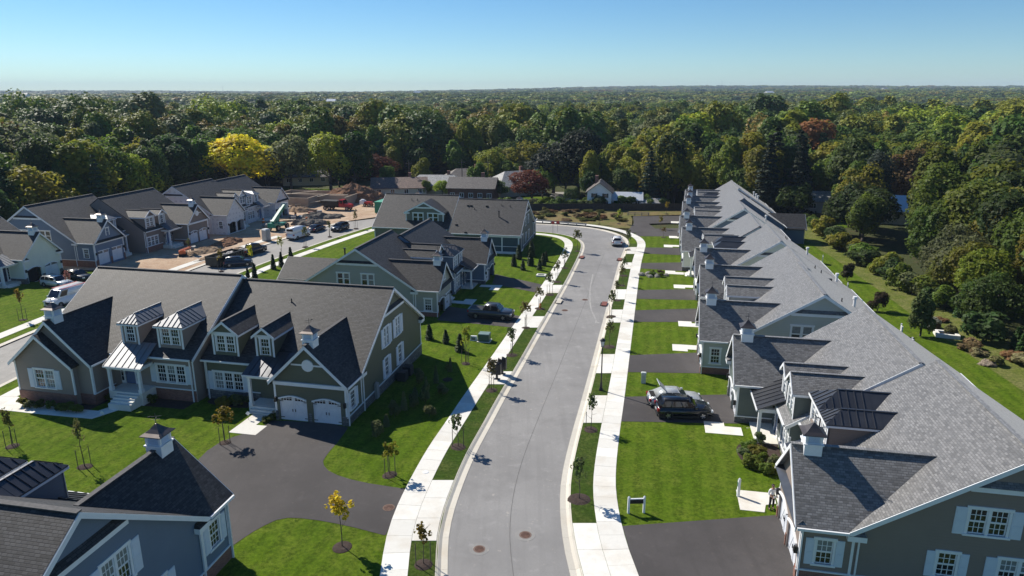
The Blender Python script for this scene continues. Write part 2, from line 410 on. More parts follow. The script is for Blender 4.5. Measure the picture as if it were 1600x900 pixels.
# base ground to the horizon
gm = MB()
ys = [-120, 20, 40, 60, 80, 105, 130, 160, 200, 260, 340, 440, 560, 700, 850, 1000, 1200, 1450, 1750, 2100, 2500, 3000, 3600, 4300, 5200, 6300, 7600, 9000, 12000, 20000]
def gx(y): return [-16000] + [k * max(80, y * .18) for k in range(-9, 10)] + [16000]
for y0, y1 in zip(ys, ys[1:]):
    for a0, a1, b0, b1 in zip(gx(y0), gx(y0)[1:], gx(y1), gx(y1)[1:]):
        gm.face([(a0, y0, terr(a0, y0) - .16), (a1, y0, terr(a1, y0) - .16), (b1, y1, terr(b1, y1) - .16), (b0, y1, terr(b0, y1) - .16)])
gme = gm.mesh('ground', FLOOR, weld=True, smooth=True)
for p in gme.polygons:
    if p.normal.z < 0: p.flip()
ob('ground', gme, kind='structure')

# lawns as sheets
Lc = offs(LA, .60); Rc = offs(RA, -.60); S2Rc = offs(S2R, .6); S2Lc = offs(S2R, -9.0)
drape('lawn', [p for p in Lc[::2]] + [p for p in S2Rc[::3]] + [(-30, 22)], .12, GR_LAWN, .3)
iR = max(i for i, p in enumerate(RA) if p[1] < 136.5 and p[0] > 15)
drape('lawn', [p for p in Rc[:iR:2]] + [(24.6, 141), (38, 144), (58.5, 148.5), (56.0, 118), (53.6, 100), (49.8, 79), (47.2, 60), (45, 40), (44, 22)], .12, GR_LAWN, .3)
drape('rough_grass', [(58.5, 148.5), (56.0, 118), (53.6, 100), (49.8, 79), (47.2, 60), (45, 40), (52, 35), (53.5, 60), (57.5, 90), (61.5, 118), (66, 149)], .11, GR_ROUGH)
iS = [p for p in S2Lc if p[1] < 104]; iN = [p for p in S2Lc if p[1] >= 104]
drape('lawn', [p for p in iS[::3]] + [(-72, 22), (-105, 22), (-105, 104), (-66, 110)], .12, GR_LAWN, .3)
drape('bare_dirt', [(-66, 110), (-57.5, 108)] + [p for p in iN[::-3]] + [(-30, 163), (-26, 176), (-30, 190), (-48, 194), (-56, 203), (-78, 201), (-95, 170), (-92, 125), (-84, 112)], .105, DIRT)
drape('meadow', [(-24, 160.5)] + [p for p in offs(RA, -3.7)[:iR + 2:-2] if -23 < p[0] < 23.5 and p[1] > 146] + [(25.5, 147), (27.5, 158), (28, 163), (43, 165), (60, 172), (60, 178), (4, 171.5), (-24, 175)], .08, GR_MEADOW)
# roads
drape('road', LA[::1] + RA[::-1], .0, ROAD)
drape('side_street', S2R + S2L[::-1], .004, ROAD2)
drape('street_end', [(-27, 151), (-27, 158.6), (-31, 160.5), (-38.4, 154.2), (-37, 150.5), (-29.6, 151.6)], -.01, ROAD2)
drape('parking_court', [(23.0, 141.5), (24.5, 142), (38.6, 144.2), (38.6, 147.6), (30.5, 146.6), (30.2, 152.5), (40, 154), (40.6, 163), (28.4, 162.6), (27.0, 153), (24.8, 146)], .125, DRIVE)

# marks left on the street: a paving seam and a pale scraped streak
mid_ = [((a[0] + b[0]) / 2 + .25, (a[1] + b[1]) / 2) for a, b in zip(resample(LA, 1.5)[:70], resample(RA, 1.5)[:70])]
strip('paving_seam', offs(mid_, -.018), offs(mid_, .018), .006, plain('seam_dark', (.13, .125, .12), .9))
SCR = ground_mat('scrape_pale', (.36, .35, .33), (.28, .275, .265), (.48, .47, .45), .8, 3.0, 12, .01)
sk = smooth([(10.2, 81.5), (10.4, 83.2), (10.2, 88), (11.2, 98), (12.8, 108)], 2); sk2 = [(a + w_, b) for (a, b), w_ in zip(sk, [.55, .6, .5] + [.22] * len(sk))]
strip('scrape_mark', sk, sk2, .007, SCR)

# side of the street: curbs in sections, sidewalks in slabs
def curb(name, P, sgn, i0=0, i1=None, per=2):
    root = strip(name, offs(P, sgn * .05), offs(P, sgn * .66), -.05, CURB)
    prof = [(-.02, -.12), (-.02, .022), (.36, .006), (.54, .105), (.68, .135), (.68, -.12)]
    O = [offs(P, sgn * d) for d, z in prof]; n = len(P); i1 = i1 or n - 1
    for i in range(i0, i1 - per + 1, per):
        mb = MB()
        for k in range(i, i + per):
            g0 = .004 if k == i else 0; g1 = .996 if k == i + per - 1 else 1
            ring = lambda t: [((O[j][k][0] * (1 - t) + O[j][k + 1][0] * t), (O[j][k][1] * (1 - t) + O[j][k + 1][1] * t), zg(O[j][k][1] * (1 - t) + O[j][k + 1][1] * t) + prof[j][1]) for j in range(len(prof))]
            mb.prism(ring(g0), ring(g1))
        ob('curb_section', mb.mesh('curb_section', CURB), root)
    return root
def sidewalk(name, P, d0, d1, i0=0, i1=None, single=None):
    A = offs(P, d0); B = offs(P, d1); n = len(P); i1 = i1 or n - 1
    root = strip(name, A[i0:i1 + 1], B[i0:i1 + 1], .118, plain('joint_grey', (.2, .19, .17), .9))
    rest = MB()
    for i in range(i0, i1):
        q = [A[i], A[i + 1], B[i + 1], B[i]]
        cx = sum(p[0] for p in q) / 4; cy = sum(p[1] for p in q) / 4
        t = [(cx + (p[0] - cx) * .994, cy + (p[1] - cy) * .987) for p in q]; h = .148 + rng.uniform(-.004, .004)
        mb = MB() if (single is None or i < single) else rest
        mb.prism([(p[0], p[1], zg(p[1]) + .05) for p in t], [(p[0], p[1], zg(p[1]) + h) for p in t])
        if mb is not rest: ob('slab', mb.mesh('slab', CONC), root)
    if rest.v: ob('paving', rest.mesh('paving', CONC), root, kind='stuff')
    return root
curb('curb', LA, 1); curb('curb', RA, -1)
curb('side_street_curb', S2R, 1, per=4)
sidewalk('sidewalk', LA, 2.2, 3.75, 0, None, 78)
sidewalk('sidewalk', RA, -2.2, -3.75, 0, None, 84)
sidewalk('side_street_sidewalk', S2R, 2.3, 3.9, 0, None, 40)
strip('far_sidewalk', offs(S2R, -10.4)[12:], offs(S2R, -12.0)[12:], .14, CONC)
strip('far_curb', offs(S2R, -8.3), offs(S2R, -9.05), .12, CURB)
def between(P, d0, d1, y0, y1):
    A = offs(P, d0); B = offs(P, d1)
    f = lambda Q: [p for p in Q if y0 <= p[1] <= y1 and abs(p[0]) < 30]
    def at(Q, y):
        for a, b in zip(Q, Q[1:]):
            if a[1] <= y <= b[1]: return (a[0] + (b[0] - a[0]) * (y - a[1]) / (b[1] - a[1]), y)
    A = [at(A, y0)] + f(A) + [at(A, y1)]; B = [at(B, y0)] + f(B) + [at(B, y1)]
    return [p for p in A + B[::-1] if p]
def apron(P, s, y0, y1):
    n = max(1, round((y1 - y0) / 2.4))
    for k in range(n):
        a = y0 + (y1 - y0) * k / n + .012; b = y0 + (y1 - y0) * (k + 1) / n - .012
        drape('apron', between(P, s * .70, s * 2.185, a, b), .146, CONC, .06)
for a in ((36.4, 43.4), (61.2, 64.6), (79.2, 84.0), (95.8, 100.6)): apron(LA, 1, *a)
RD = [(30.5, 37.9), (53.0, 58.2), (64.4, 69.4), (81.6, 86.8), (92.6, 97.6), (111.4, 115.2), (122.5, 127.6)]
for a in RD: apron(RA, -1, a[0] - .3, a[1] + .3)
# verges (thinner, drier grass)
def verge(P, s, y0, y1): drape('verge', between(P, s * .69, s * 2.19, y0, y1), .128, GR_VERGE)
lv = [23, 36.4, 43.4, 61.2, 64.6, 79.2, 84, 95.8, 100.6, 129]
for k in range(0, len(lv), 2): verge(LA, 1, lv[k] + .02, lv[k + 1] - .02)
rv = [23] + [q for a in RD for q in (a[0] - .3, a[1] + .3)] + [131]
for k in range(0, len(rv), 2): verge(RA, -1, rv[k] + .02, rv[k + 1] - .02)
# driveways by the left houses
drape('driveway', smooth([(-20.0, 53.2), (-13.3, 52.5), (-13.5, 49.6), (-13.9, 47.2), (-13.9, 45.8), (-12.9, 44.4), (-10.7, 43.2), (-7.5, 42.3), (-7.35, 42.25), (-7.3, 42.1), (-7.65, 37.1), (-7.75, 36.95), (-7.9, 37.0), (-10.4, 38.0), (-12.96, 38.7), (-14.6, 38.8), (-15.65, 37.7), (-16.5, 36.2), (-17.2, 34.5), (-23.6, 35.8), (-23.1, 40), (-23.3, 47.2), (-22.6, 49.6), (-20.5, 51.6)], 1), .135, DRIVE)
drape('driveway', [(-9.3, 82.4), (-8.4, 88.6), (1.35, 84.0), (0.35, 79.2)], .135, DRIVE)
drape('driveway', [(-3.0, 101.4), (-2.6, 107.6), (4.75, 100.7), (3.75, 95.8)], .135, DRIVE)

# ------------------------------------------------------------------ houses
WCACHE = {}
wr_ = random.Random(5)
BLIND = plain('glass_over_blind', (.22, .235, .24), .12, var=.25, scale=3)
def panes_grid(mb, x0, x1, z0, z1, nx, nz, y0, y1, t):
    for i in range(1, nx): x = x0 + (x1 - x0) * i / nx; mb.box(x - t / 2, x + t / 2, y0, y1, z0, z1)
    for k in range(1, nz): z = z0 + (z1 - z0) * k / nz; mb.box(x0, x1, y0 + .002, y1 - .002, z - t / 2, z + t / 2)
def window(parent, u, v, z, rz, units=2, uw=.95, h=1.6, shut=False, muntin=True, sh_mat=None, fine=True):
    """double-hung window, centre of the sill at (u, v, z); built facing -Y"""
    key = (units, uw, h, muntin, fine)
    W_ = units * uw
    if key not in WCACHE:
        fr = MB(); c = .13
        fr.box(-W_ / 2 - c, -W_ / 2, -.035, .12, 0, h); fr.box(W_ / 2, W_ / 2 + c, -.035, .12, 0, h)
        fr.box(-W_ / 2 - c - .05, W_ / 2 + c + .05, -.055, .12, h, h + .17)
        for i in range(1, units): x = -W_ / 2 + uw * i; fr.box(x - .07, x + .07, -.03, .10, 0, h)
        for i in range(units):
            x0 = -W_ / 2 + uw * i + (.07 if i else 0); x1 = -W_ / 2 + uw * (i + 1) - (.07 if i < units - 1 else 0)
            for za, zb, yy in ((.0, h / 2, .05), (h / 2, h, .02)):
                fr.box(x0, x0 + .06, yy, yy + .05, za, zb); fr.box(x1 - .06, x1, yy, yy + .05, za, zb)
                fr.box(x0 + .06, x1 - .06, yy, yy + .05, za, za + .06); fr.box(x0 + .06, x1 - .06, yy, yy + .05, zb - .06, zb)
                if muntin: panes_grid(fr, x0 + .06, x1 - .06, za + .06, zb - .06, 2 if uw < .8 else 3, 2, yy + .012, yy + .03, .035)
        pn = MB(); pb = MB(); pb.box(-uw / 2 + .02, uw / 2 - .02, 0, .012, 0.02, h / 2 - .02); pn.box(-uw / 2 + .02, uw / 2 - .02, 0, .012, 0.02, h / 2 - .02)
        sl = MB(); sl.box(-W_ / 2 - c - .08, W_ / 2 + c + .08, -.09, .1, -.11, 0)
        st = MB(); sw = .55 if units > 1 else .42
        st.box(-sw / 2, sw / 2, -.05, 0, -.06, h + .06)
        for q in range(2):
            st.box(-sw / 2 + .07, sw / 2 - .07, -.065, -.05, .04 + q * h / 2, h / 2 - .02 + q * h / 2)
        WCACHE[key] = (fr.mesh('window', WHITE), pn.mesh('pane', GLASS), sl.mesh('sill', WHITE), st.mesh('shutter', plain('pale_shutter', (.62, .68, .76), .5, var=.04)), sw, pb.mesh('pane', BLIND))
    fr, pn, sl, st, sw, pb_ = WCACHE[key]
    o = ob('window', fr, parent, (u, v, z), rz)
    if fine:
        for i in range(units):
            x = -W_ / 2 + uw * (i + .5)
            bl = wr_.random(); ob('pane', pb_ if bl < .12 else pn, o, (x, .075, .01)); ob('pane', pb_ if bl < .4 else pn, o, (x, .045, h / 2 + .01))
        ob('sill', sl, o)
        if shut:
            d = W_ / 2 + .13 + sw / 2 + .01
            ob('shutter', st, o, (-d, 0, 0)); ob('shutter', st, o, (d, 0, 0))
    else:
        k2 = ('g', units, uw, h)
        if k2 not in WCACHE:
            g = MB(); g.box(-W_ / 2, W_ / 2, .075, .085, .01, h - .01); WCACHE[k2] = g.mesh('pane', GLASS)
        ob('pane', WCACHE[k2], o)
    return o
def rect(a0, a1, z0, z1): return [(a0, z0), (a1, z0), (a1, z1), (a0, z1)]
def arch(a0, a1, z0, z1, rise, n=8):
    return [(a0, z0), (a1, z0)] + [(a1 + (a0 - a1) * i / n, z1 - rise + rise * math.sin(math.pi * i / n)) for i in range(n + 1)]
def wallpoly(mb, outline, holes, M, th=.18):
    """M maps (a, z, depth) to a point; wall with real openings"""
    loops = [[Vector((a, z, 0)) for a, z in l] for l in [outline] + list(holes)]
    flat = [p for l in loops for p in l]
    for t in tessellate_polygon(loops):
        mb.face([M(flat[i].x, flat[i].y, 0) for i in t])
    for l in loops:
        for p, q in zip(l, l[1:] + l[:1]): mb.face([M(p.x, p.y, 0), M(q.x, q.y, 0), M(q.x, q.y, th), M(p.x, p.y, th)])
    # inner face is left open: it is only seen by the inside
    return mb
GD = {}
def garage_door(parent, u, v, z, w_, h_, arched, rz=0, fine=True):
    key = (w_, h_, arched, fine)
    if key not in GD:
        d = MB(); d.box(-w_ / 2 - .05, w_ / 2 + .05, 0, .06, 0, h_ + .05)
        top = h_ - .5
        for s in (-1, 1):
            x0, x1 = (-w_ / 2, -.03) if s < 0 else (.03, w_ / 2)
            d.box(x0, x0 + .12, -.025, 0, 0, h_); d.box(x1 - .12, x1, -.025, 0, 0, h_)
            for zz in (0, top - .1): d.box(x0 + .12, x1 - .12, -.024, 0, zz, zz + .13)
            d.beam((x0 + .12, -.012, top - .12), (x1 - .12, -.012, .1) if s < 0 else (x1 - .12, -.012, top - .12), .02, .02) if False else None
            a, b = ((x0 + .14, -.01, .12), (x1 - .14, -.01, top - .12)) if s < 0 else ((x1 - .14, -.01, .12), (x0 + .14, -.01, top - .12))
            d.beam(a, b, .026, .11)
            panes_grid(d, x0 + .12, x1 - .12, top + .03, h_ - .1, 4, 2, -.02, 0, .035)
        p = MB(); 
        p.box(-w_ / 4 + .13, w_ / 4 - .13, -.008, .004, top + .03, h_ - (.16 if arched else .1))
        hd = MB(); hd.box(-.03, .03, -.06, -.02, -.12, .12)
        hg = MB(); hg.box(0, .34, -.035, -.024, -.03, .03)
        fr = MB()
        pts = arch(-w_ / 2, w_ / 2, 0, h_, .28 if arched else .001)
        for a, b in zip(pts[1:], pts[2:] + pts[:1]):
            if abs(a[1]) < .01 and abs(b[1]) < .01: continue
            fr.beam((a[0], -.05, a[1]), (b[0], -.05, b[1]), .16, .12)
        GD[key] = (d.mesh('garage_door', WDOOR), p.mesh('door_light', GLASS), hd.mesh('handle', BLACK), hg.mesh('hinge', BLACK), fr.mesh('door_frame', WHITE), top)
    d, p, hd, hg, fr, top = GD[key]
    o = ob('garage_door', d, parent, (u, v + .14, z), rz)
    ob('door_frame', fr, o, (0, -.12, 0))
    ob('door_light', p, o, (-w_ / 4, -.005, 0)); ob('door_light', p, o, (w_ / 4, -.005, 0))
    if fine:
        ob('handle', hd, o, (-.12, 0, h_ * .42)); ob('handle', hd, o, (.12, 0, h_ * .42))
        for s in (-1, 1):
            for zz in (.3, top - .05): ob('hinge', hg, o, (s * w_ / 2 - (.34 if s > 0 else 0) , 0, zz))
    return o
CUP = {}
def cupola(parent, u, v, z):
    if not CUP:
        b = MB(); b.box(-.58, .58, -.58, .58, -1.0, .55); b.box(-.66, .66, -.66, .66, .50, .62); b.box(-.5, .5, -.5, .5, .62, 1.42)
        for sx in (-1, 1):
            for sy in (-1, 1): b.box(sx * .44, sx * .56, sy * .44, sy * .56, .62, 1.42)
        b.box(-.7, .7, -.7, .7, 1.42, 1.53)
        r = MB(); prof = [(.80, 1.50), (.78, 1.56), (.52, 1.75), (.30, 2.02), (.14, 2.28), (.05, 2.42), (.0, 2.44)]
        for (a, za), (c, zb) in zip(prof, prof[1:]):
            q = lambda k, zz: [(-k, -k, zz), (k, -k, zz), (k, k, zz), (-k, k, zz)]
            A, B_ = q(a, za), q(c, zb)
            for i in range(4): r.face([A[i], A[(i + 1) % 4], B_[(i + 1) % 4], B_[i]] if c > 0 else [A[i], A[(i + 1) % 4], B_[i]])
        l = MB()
        for k in range(7): l.prism([(-.36, -.53, .70 + k * .095), (.36, -.53, .70 + k * .095), (.36, -.50, .76 + k * .095), (-.36, -.50, .76 + k * .095)], [(-.36, -.53, .715 + k * .095), (.36, -.53, .715 + k * .095), (.36, -.50, .775 + k * .095), (-.36, -.50, .775 + k * .095)])
        vn = MB(); vn.bar((0, 0, 2.3), (0, 0, 3.35), .018); vn.bar((-.3, 0, 2.82), (.3, 0, 2.82), .014); vn.bar((0, -.3, 2.86), (0, .3, 2.86), .014)
        vn.box(-.4, .28, -.012, .012, 3.08, 3.12); vn.prism([(.28, -.012, 3.02), (.28, .012, 3.02), (.28, .012, 3.18), (.28, -.012, 3.18)], [(.46, -.01, 3.09), (.46, .01, 3.09), (.46, .01, 3.11), (.46, -.01, 3.11)])
        vn.lathe([(0, 2.5), (.07, 2.56), (0, 2.63)], 8)
        bd = MB(); bd.prism([(-.2, -.02, 3.14), (.1, -.02, 3.14), (.1, .02, 3.14), (-.2, .02, 3.14)], [(-.12, -.015, 3.3), (.2, -.015, 3.36), (.2, .015, 3.36), (-.12, .015, 3.3)])
        bd.prism([(.1, -.015, 3.3), (.18, -.015, 3.3), (.18, .015, 3.3), (.1, .015, 3.3)], [(.16, -.01, 3.5), (.22, -.01, 3.47), (.22, .01, 3.47), (.16, .01, 3.5)])
        CUP['m'] = (b.mesh('cupola', WHITE), r.mesh('cupola_roof', BRONZE), l.mesh('louver', plain('pale_louver', (.5, .56, .66), .5, var=.05)), vn.mesh('weathervane', BLACK), bd.mesh('weathervane_bird', BLACK))
    b, r, l, vn, bd = CUP['m']
    o = ob('cupola', b, parent, (u, v, z), 0); o.scale = (.82, .82, .62)
    ob('cupola_roof', r, o)
    for k in range(4): ob('louver', l, o, (0, 0, 0), R(90 * k))
    ob('weathervane', vn, o, rz=rng.uniform(0, 1)); 
    return o
VENT = {}
def roof_vent(parent, u, v, z, kind='pipe'):
    if not VENT:
        m = MB(); m.bar((0, 0, -.2), (0, 0, .35), .055, 8); m.bar((0, 0, -.1), (0, 0, .04), .12, 8, .07); VENT['pipe'] = m.mesh('vent_pipe', BLACK)
        m = MB(); m.bar((0, 0, -.3), (0, 0, 1.1), .1, 10); m.bar((0, 0, 1.02), (0, 0, 1.14), .17, 10); VENT['flue'] = m.mesh('flue_pipe', BLACK)
        m = MB(); m.bar((0, 0, -.3), (0, 0, .9), .13, 10); m.bar((0, 0, .8), (0, 0, 1.05), .22, 10, .2); VENT['white'] = m.mesh('white_flue', WHITE)
        m = MB(); m.box(-.18, .18, -.15, .2, -.1, .12); VENT['box'] = m.mesh('roof_vent', BLACK)
    ob({'pipe': 'vent_pipe', 'flue': 'flue_pipe', 'white': 'flue_pipe', 'box': 'roof_vent'}[kind], VENT[kind], parent, (u, v, z))
def ribs(parent, quad, n, mat, name='roof_panel', lift=.012):
    """standing seam roof: one panel per strip, quad = a(eave0), b(eave1), c(top1), d(top0)"""
    a, b, c, d = [Vector(p) for p in quad]
    nrm = (b - a).cross(d - a)
    if nrm.length < 1e-6: nrm = (b - a).cross(c - a)
    nrm.normalize()
    if nrm.z < 0: nrm = -nrm
    for i in range(n):
        t0, t1 = i / n, (i + 1) / n
        p = [a.lerp(b, t0), a.lerp(b, t1), d.lerp(c, t1), d.lerp(c, t0)]
        mb = MB(); up = nrm * lift
        if (p[2] - p[3]).length < 1e-4: p = p[:3]
        mb.prism([q - nrm * .02 for q in p], [q + up for q in p])
        e0, e1 = p[0], p[-1]
        if (e1 - e0).length > .1: mb.beam(e0 + nrm * .03, e1 + nrm * .03, .045, .06, nrm)
        yield mb
def house(name, label, O, ang, sg, D, W, zE, sl, zr, gw, pg, wall, dz=0, style=None, near=1):
    """attached villa: u along the facade from its free end, v into the house"""
    s = dict(dorm='gable', gtop='band', shut=False, arched=True, roof=SH_DK, base=STONE, muntin=True, door=DOORB, gwin=[], bwin=[], open=[], nest=False, proud=0.0, side_door=False, metal=MET, pmetal=MET, porch=True, cup=True, vents=[], wrap=False, trim=WHITE, fl=0.0, vf=.15, pu=None, du=None, ub=None)
    s.update(style or {})
    root = tag(empty(name, (O[0], O[1], zg(O[1]) + dz), R(ang - 90)), label, 'house', 'attached villas of the estate')
    SPLIT = ('corner_board', 'gutter', 'wall_lantern', 'eave_return', 'return_cap', 'downspout', 'frieze_board', 'porch_lantern', 'rake_board', 'water_table', 'base_wall', 'soffit')
    def P(nm, mb, mt):
        if nm in SPLIT:
            for q in mb.islands(): r = ob(nm, q.mesh(nm, mt, sg), root)
            return r
        return ob(nm, mb.mesh(nm, mt, sg), root)
    fine = near >= 1; TR = s['trim']
    sX = lambda u: sg * u
    rzo, rzi = R(-90 * sg), R(90 * sg)
    zM = zE + (D / 2 + .4) * sl; gew = 2 * gw - .6; ge = zr - gw * .95; zt = zE + .4 * sl - .14
    mroof = lambda v: zE + (v + .4) * sl if v < D / 2 else zE + (D + .4 - v) * sl
    # walls with openings
    FL = s['fl']; ubay = s['ub'] or (9.9 + W) / 2; bw = .92; bh = 1.6; bz = .92 + FL; du0 = s['du'] or 7.85
    m = MB(); fh = [rect(ubay - 1.5 * bw, ubay + 1.5 * bw, bz, bz + bh)] if s['porch'] else []
    fh.append(rect(du0 - .5, du0 + .5, .45 + FL, 2.55 + FL))
    wallpoly(m, rect(.05, W - .02, -1.2, zt), fh, lambda a, z, t: (a, t, z))
    P('front_wall', m, wall)
    m = MB(); out = [(-pg, -1.2), (D, -1.2), (D, zt), (D / 2, zM - .15), (0, zt), (-pg, min(zt, ge + .12))]
    gh = [rect(v - n_ * uw / 2, v + n_ * uw / 2, z, z + h) for v, z, n_, uw, h in s['gwin']] + [rect(-pg * q[0] - .425, -pg * q[0] + .425, q[1], q[1] + 1.5) for q in s.get('swin', [])]
    wallpoly(m, out, gh, lambda a, z, t: (t, a, z)); P('gable_wall', m, wall)
    m = MB(); wallpoly(m, [(.1, -1.2), (D - .02, -1.2), (D - .02, zt), (D / 2, zM - .15), (.1, zt)], [], lambda a, z, t: (W - t, a, z)); P('party_wall', m, wall)
    m = MB(); wallpoly(m, rect(.05, W - .02, -1.2, zt), [rect(u - n_ * uw / 2, u + n_ * uw / 2, z, z + h) for u, z, n_, uw, h in s['bwin']], lambda a, z, t: (a, D - t, z)); P('rear_wall', m, wall)
    # garage wing
    dw, dh = 2.5, 2.3; dc = [gew * .282, gew * .752]
    m = MB(); gt = [(.0, -1.2), (gew, -1.2), (gew, ge + .12), (gew / 2, zr - .15), (0, ge + .12)]
    holes = []
    if s['side_door']: holes = [rect(gew / 2 - .95, gew / 2 + .95, 1.3, 2.95)]
    else: holes = [arch(c - dw / 2, c + dw / 2, -.02, dh, .28 if s['arched'] else .001) for c in dc]
    wallpoly(m, gt, holes, lambda a, z, t: (a, -pg + t, z)); P('garage_wall', m, s.get('gwall', wall))
    m = MB(); wallpoly(m, [(-pg, -1.2), (0.0, -1.2), (0.0, ge), (-pg, ge)], [], lambda a, z, t: (gew - t, a, z)); P('garage_side_wall', m, wall)
    if s['side_door']:
        window(root, sX(gew / 2), -pg, 1.3, 0, 2, .95, 1.65, s['shut'], True, fine=fine)
    else:
        for i, c in enumerate(dc):
            if i in s['open']:
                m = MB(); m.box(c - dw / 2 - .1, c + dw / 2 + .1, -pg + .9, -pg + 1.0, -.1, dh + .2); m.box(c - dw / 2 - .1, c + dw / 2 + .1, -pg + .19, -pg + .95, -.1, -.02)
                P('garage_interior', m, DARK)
                fr = MB(); pts = arch(c - dw / 2, c + dw / 2, 0, dh, .28)
                for a, b in zip(pts[1:], pts[2:] + pts[:1]):
                    if abs(a[1]) < .01 and abs(b[1]) < .01: continue
                    fr.beam((a[0], -pg - .02, a[1]), (b[0], -pg - .02, b[1]), .16, .12)
                P('door_frame', fr, TR)
            else: garage_door(root, sX(c), -pg, 0, dw, dh, s['arched'], 0, fine)
    # gable windows
    for v, z, n_, uw, h in s['gwin']: window(root, 0, v, z, rzo, n_, uw, h, s['shut'], s['muntin'] and fine, fine=fine)
    for u, z, n_, uw, h in s['bwin']: window(root, sX(u), D, z, R(180), n_, uw, h, False, False, fine=fine)
    if s['porch']: window(root, sX(ubay), 0, bz, 0, 3, bw, bh, s['shut'], True, fine=fine)
    for q in s.get('swin', []): window(root, 0, -pg * q[0], q[1], rzo, 1, .85, 1.5, s['shut'], True, fine=fine)
    # front door
    m = MB(); m.box(du0 - .49, du0 + .49, .06, .12, .45 + FL, 2.55 + FL); d = P('front_door', m, s['door'])
    m = MB(); m.bar((du0 - .35, .02, 1.4 + FL), (du0 - .35, .06, 1.4 + FL), .05); ob('handle', m.mesh('handle', BLACK, sg), d)
    m = MB(); m.box(du0 - .63, du0 - .5, -.03, .06, .45 + FL, 2.55 + FL); m.box(du0 + .5, du0 + .63, -.03, .06, .45 + FL, 2.55 + FL); m.box(du0 - .98, du0 + 1.0, -.045, .06, 2.55 + FL, 2.69 + FL)
    m.box(du0 + .632, du0 + .95, -.02, .03, .45 + FL, 2.549 + FL); m.box(du0 - .95, du0 - .632, -.02, .03, .45 + FL, 2.549 + FL); P('door_trim', m, TR)
    for su in (-1, 1):
        m = MB(); m.box(du0 + su * .68, du0 + su * .90, -.03, -.019, .7 + FL, 2.45 + FL)
        for q_ in range(3): m.box(du0 + su * .68, du0 + su * .90, -.036, -.031, 1.1 + FL + q_ * .4, 1.14 + FL + q_ * .4, 1)
        P('sidelight', m, [GLASS, TR])
    # porch: floor, steps, post, beam, metal roof
    if s['porch']:
        (pu0, pu1), pv = s['pu'] or (gew + .02, 9.7), -1.75; hb = min(3.0, zE - .62)
        m = MB(); m.box(pu0, pu1, pv, -.005, -.8, .43 + FL); P('porch_floor', m, CONC)
        for k in range(2 + int(FL > .2) * 2):
            m = MB(); m.box(pu0 + .9, pu1 - .25, pv - .32 * (k + 1), pv - .32 * k - .002, -.8, .29 + FL - .15 * k); P('step', m, CONC)
        for u in ((pu1 - .18,) if not s['pu'] else (pu1 - .18, pu0 + .18)):
            m = MB(); m.box(u - .12, u + .12, pv + .06, pv + .3, .43 + FL, hb); m.box(u - .17, u + .17, pv + .01, pv + .35, .431 + FL, .75 + FL); P('porch_post', m, TR)
        m = MB(); m.box(pu0, pu1 + .02, pv + .02, pv + .34, hb, hb + .3); m.box(pu1 - .3, pu1, pv + .34, -.02, hb, hb + .29); P('porch_beam', m, TR)
        za, zb = hb + .34, mroof(.75) + .06
        m = MB(); quad = [(pu0 - .1, pv - .12, za), (pu1 + .3, pv - .12, za), (pu1 + .05, .75, zb), (pu0 - .1, .75, zb)]
        m.slab(quad, .06); pr = P('porch_roof', m, s['pmetal'])
        for mb in ribs(root, quad, 6, None): ob('roof_panel', mb.mesh('roof_panel', s['pmetal'], sg), pr)
        m = MB(); m.box(pu0 - .12, pu1 + .32, pv - .2, pv - .115, za - .14, za - .01); P('porch_gutter', m, GUT)
        m = MB(); m.box(du0 + 1.1, du0 + 1.25, -.14, -.02, 1.9 + FL, 2.25 + FL); m.box(du0 - 1.25, du0 - 1.1, -.14, -.02, 1.9 + FL, 2.25 + FL); P('porch_lantern', m, BLACK)
    # main roof
    oi = s['proud']; e = -.4; b_ = D + .4
    m = MB(); m.slab([(-.3, e, zE), (W + oi, e, zE), (W + oi, D / 2, zM), (-.3, D / 2, zM)], .16)
    m.slab([(-.3, D / 2, zM - .002), (W + oi, D / 2, zM - .002), (W + oi, b_, zE), (-.3, b_, zE)], .16)
    rf = P('roof', m, s['roof'])
    m = MB(); m.beam((-.3, D / 2, zM + .0), (W + oi, D / 2, zM + .0), .3, .06); ob('ridge_cap', m.mesh('ridge_cap', SH_CAP if s['roof'] is SH_DK else s['roof'], sg), rf)
    # garage roof, cut along the valley
    vl = lambda u, zz: (zz - zE) / sl - .4
    vb = vl(0, zr)
    v0 = (ge - zE) / sl - .4
    fr_ = -pg - .35
    m = MB(); m.slab([(-.3, fr_, ge), (gw - .3, fr_, zr), (gw - .3, vb + .08, zr + .01), (-.3, v0 + .08, ge + .01)], .16)
    m.slab([(2 * gw - .3, fr_, ge), (gw - .3, fr_, zr - .002), (gw - .3, vb + .08, zr + .008), (2 * gw - .3, v0 + .08, ge + .01)], .16)
    gr = P('garage_roof', m, s['roof'])
    m = MB(); m.beam((gw - .3, fr_, zr + .01), (gw - .3, vb, zr + .01), .3, .06); ob('ridge_cap', m.mesh('ridge_cap', SH_CAP if s['roof'] is SH_DK else s['roof'], sg), gr)
    # rakes (white boards under the roof edge)
    m = MB()
    def rake(a, b, nrm, w=.3, t=.05):
        a = Vector(a); b = Vector(b); nv = Vector(nrm) * t; dn = Vector((0, 0, -w))
        m.prism([a, b, b + dn, a + dn], [a + nv, b + nv, b + dn + nv, a + dn + nv])
    k = -.165
    for (u, nn) in ((-.3, -1), (W + oi, 1)):
        if nn > 0 and oi <= 0: continue
        rake((u, e, zE - .02), (u, D / 2, zM - .02), (nn, 0, 0)); rake((u, D / 2, zM - .02), (u, b_, zE - .02), (nn, 0, 0))
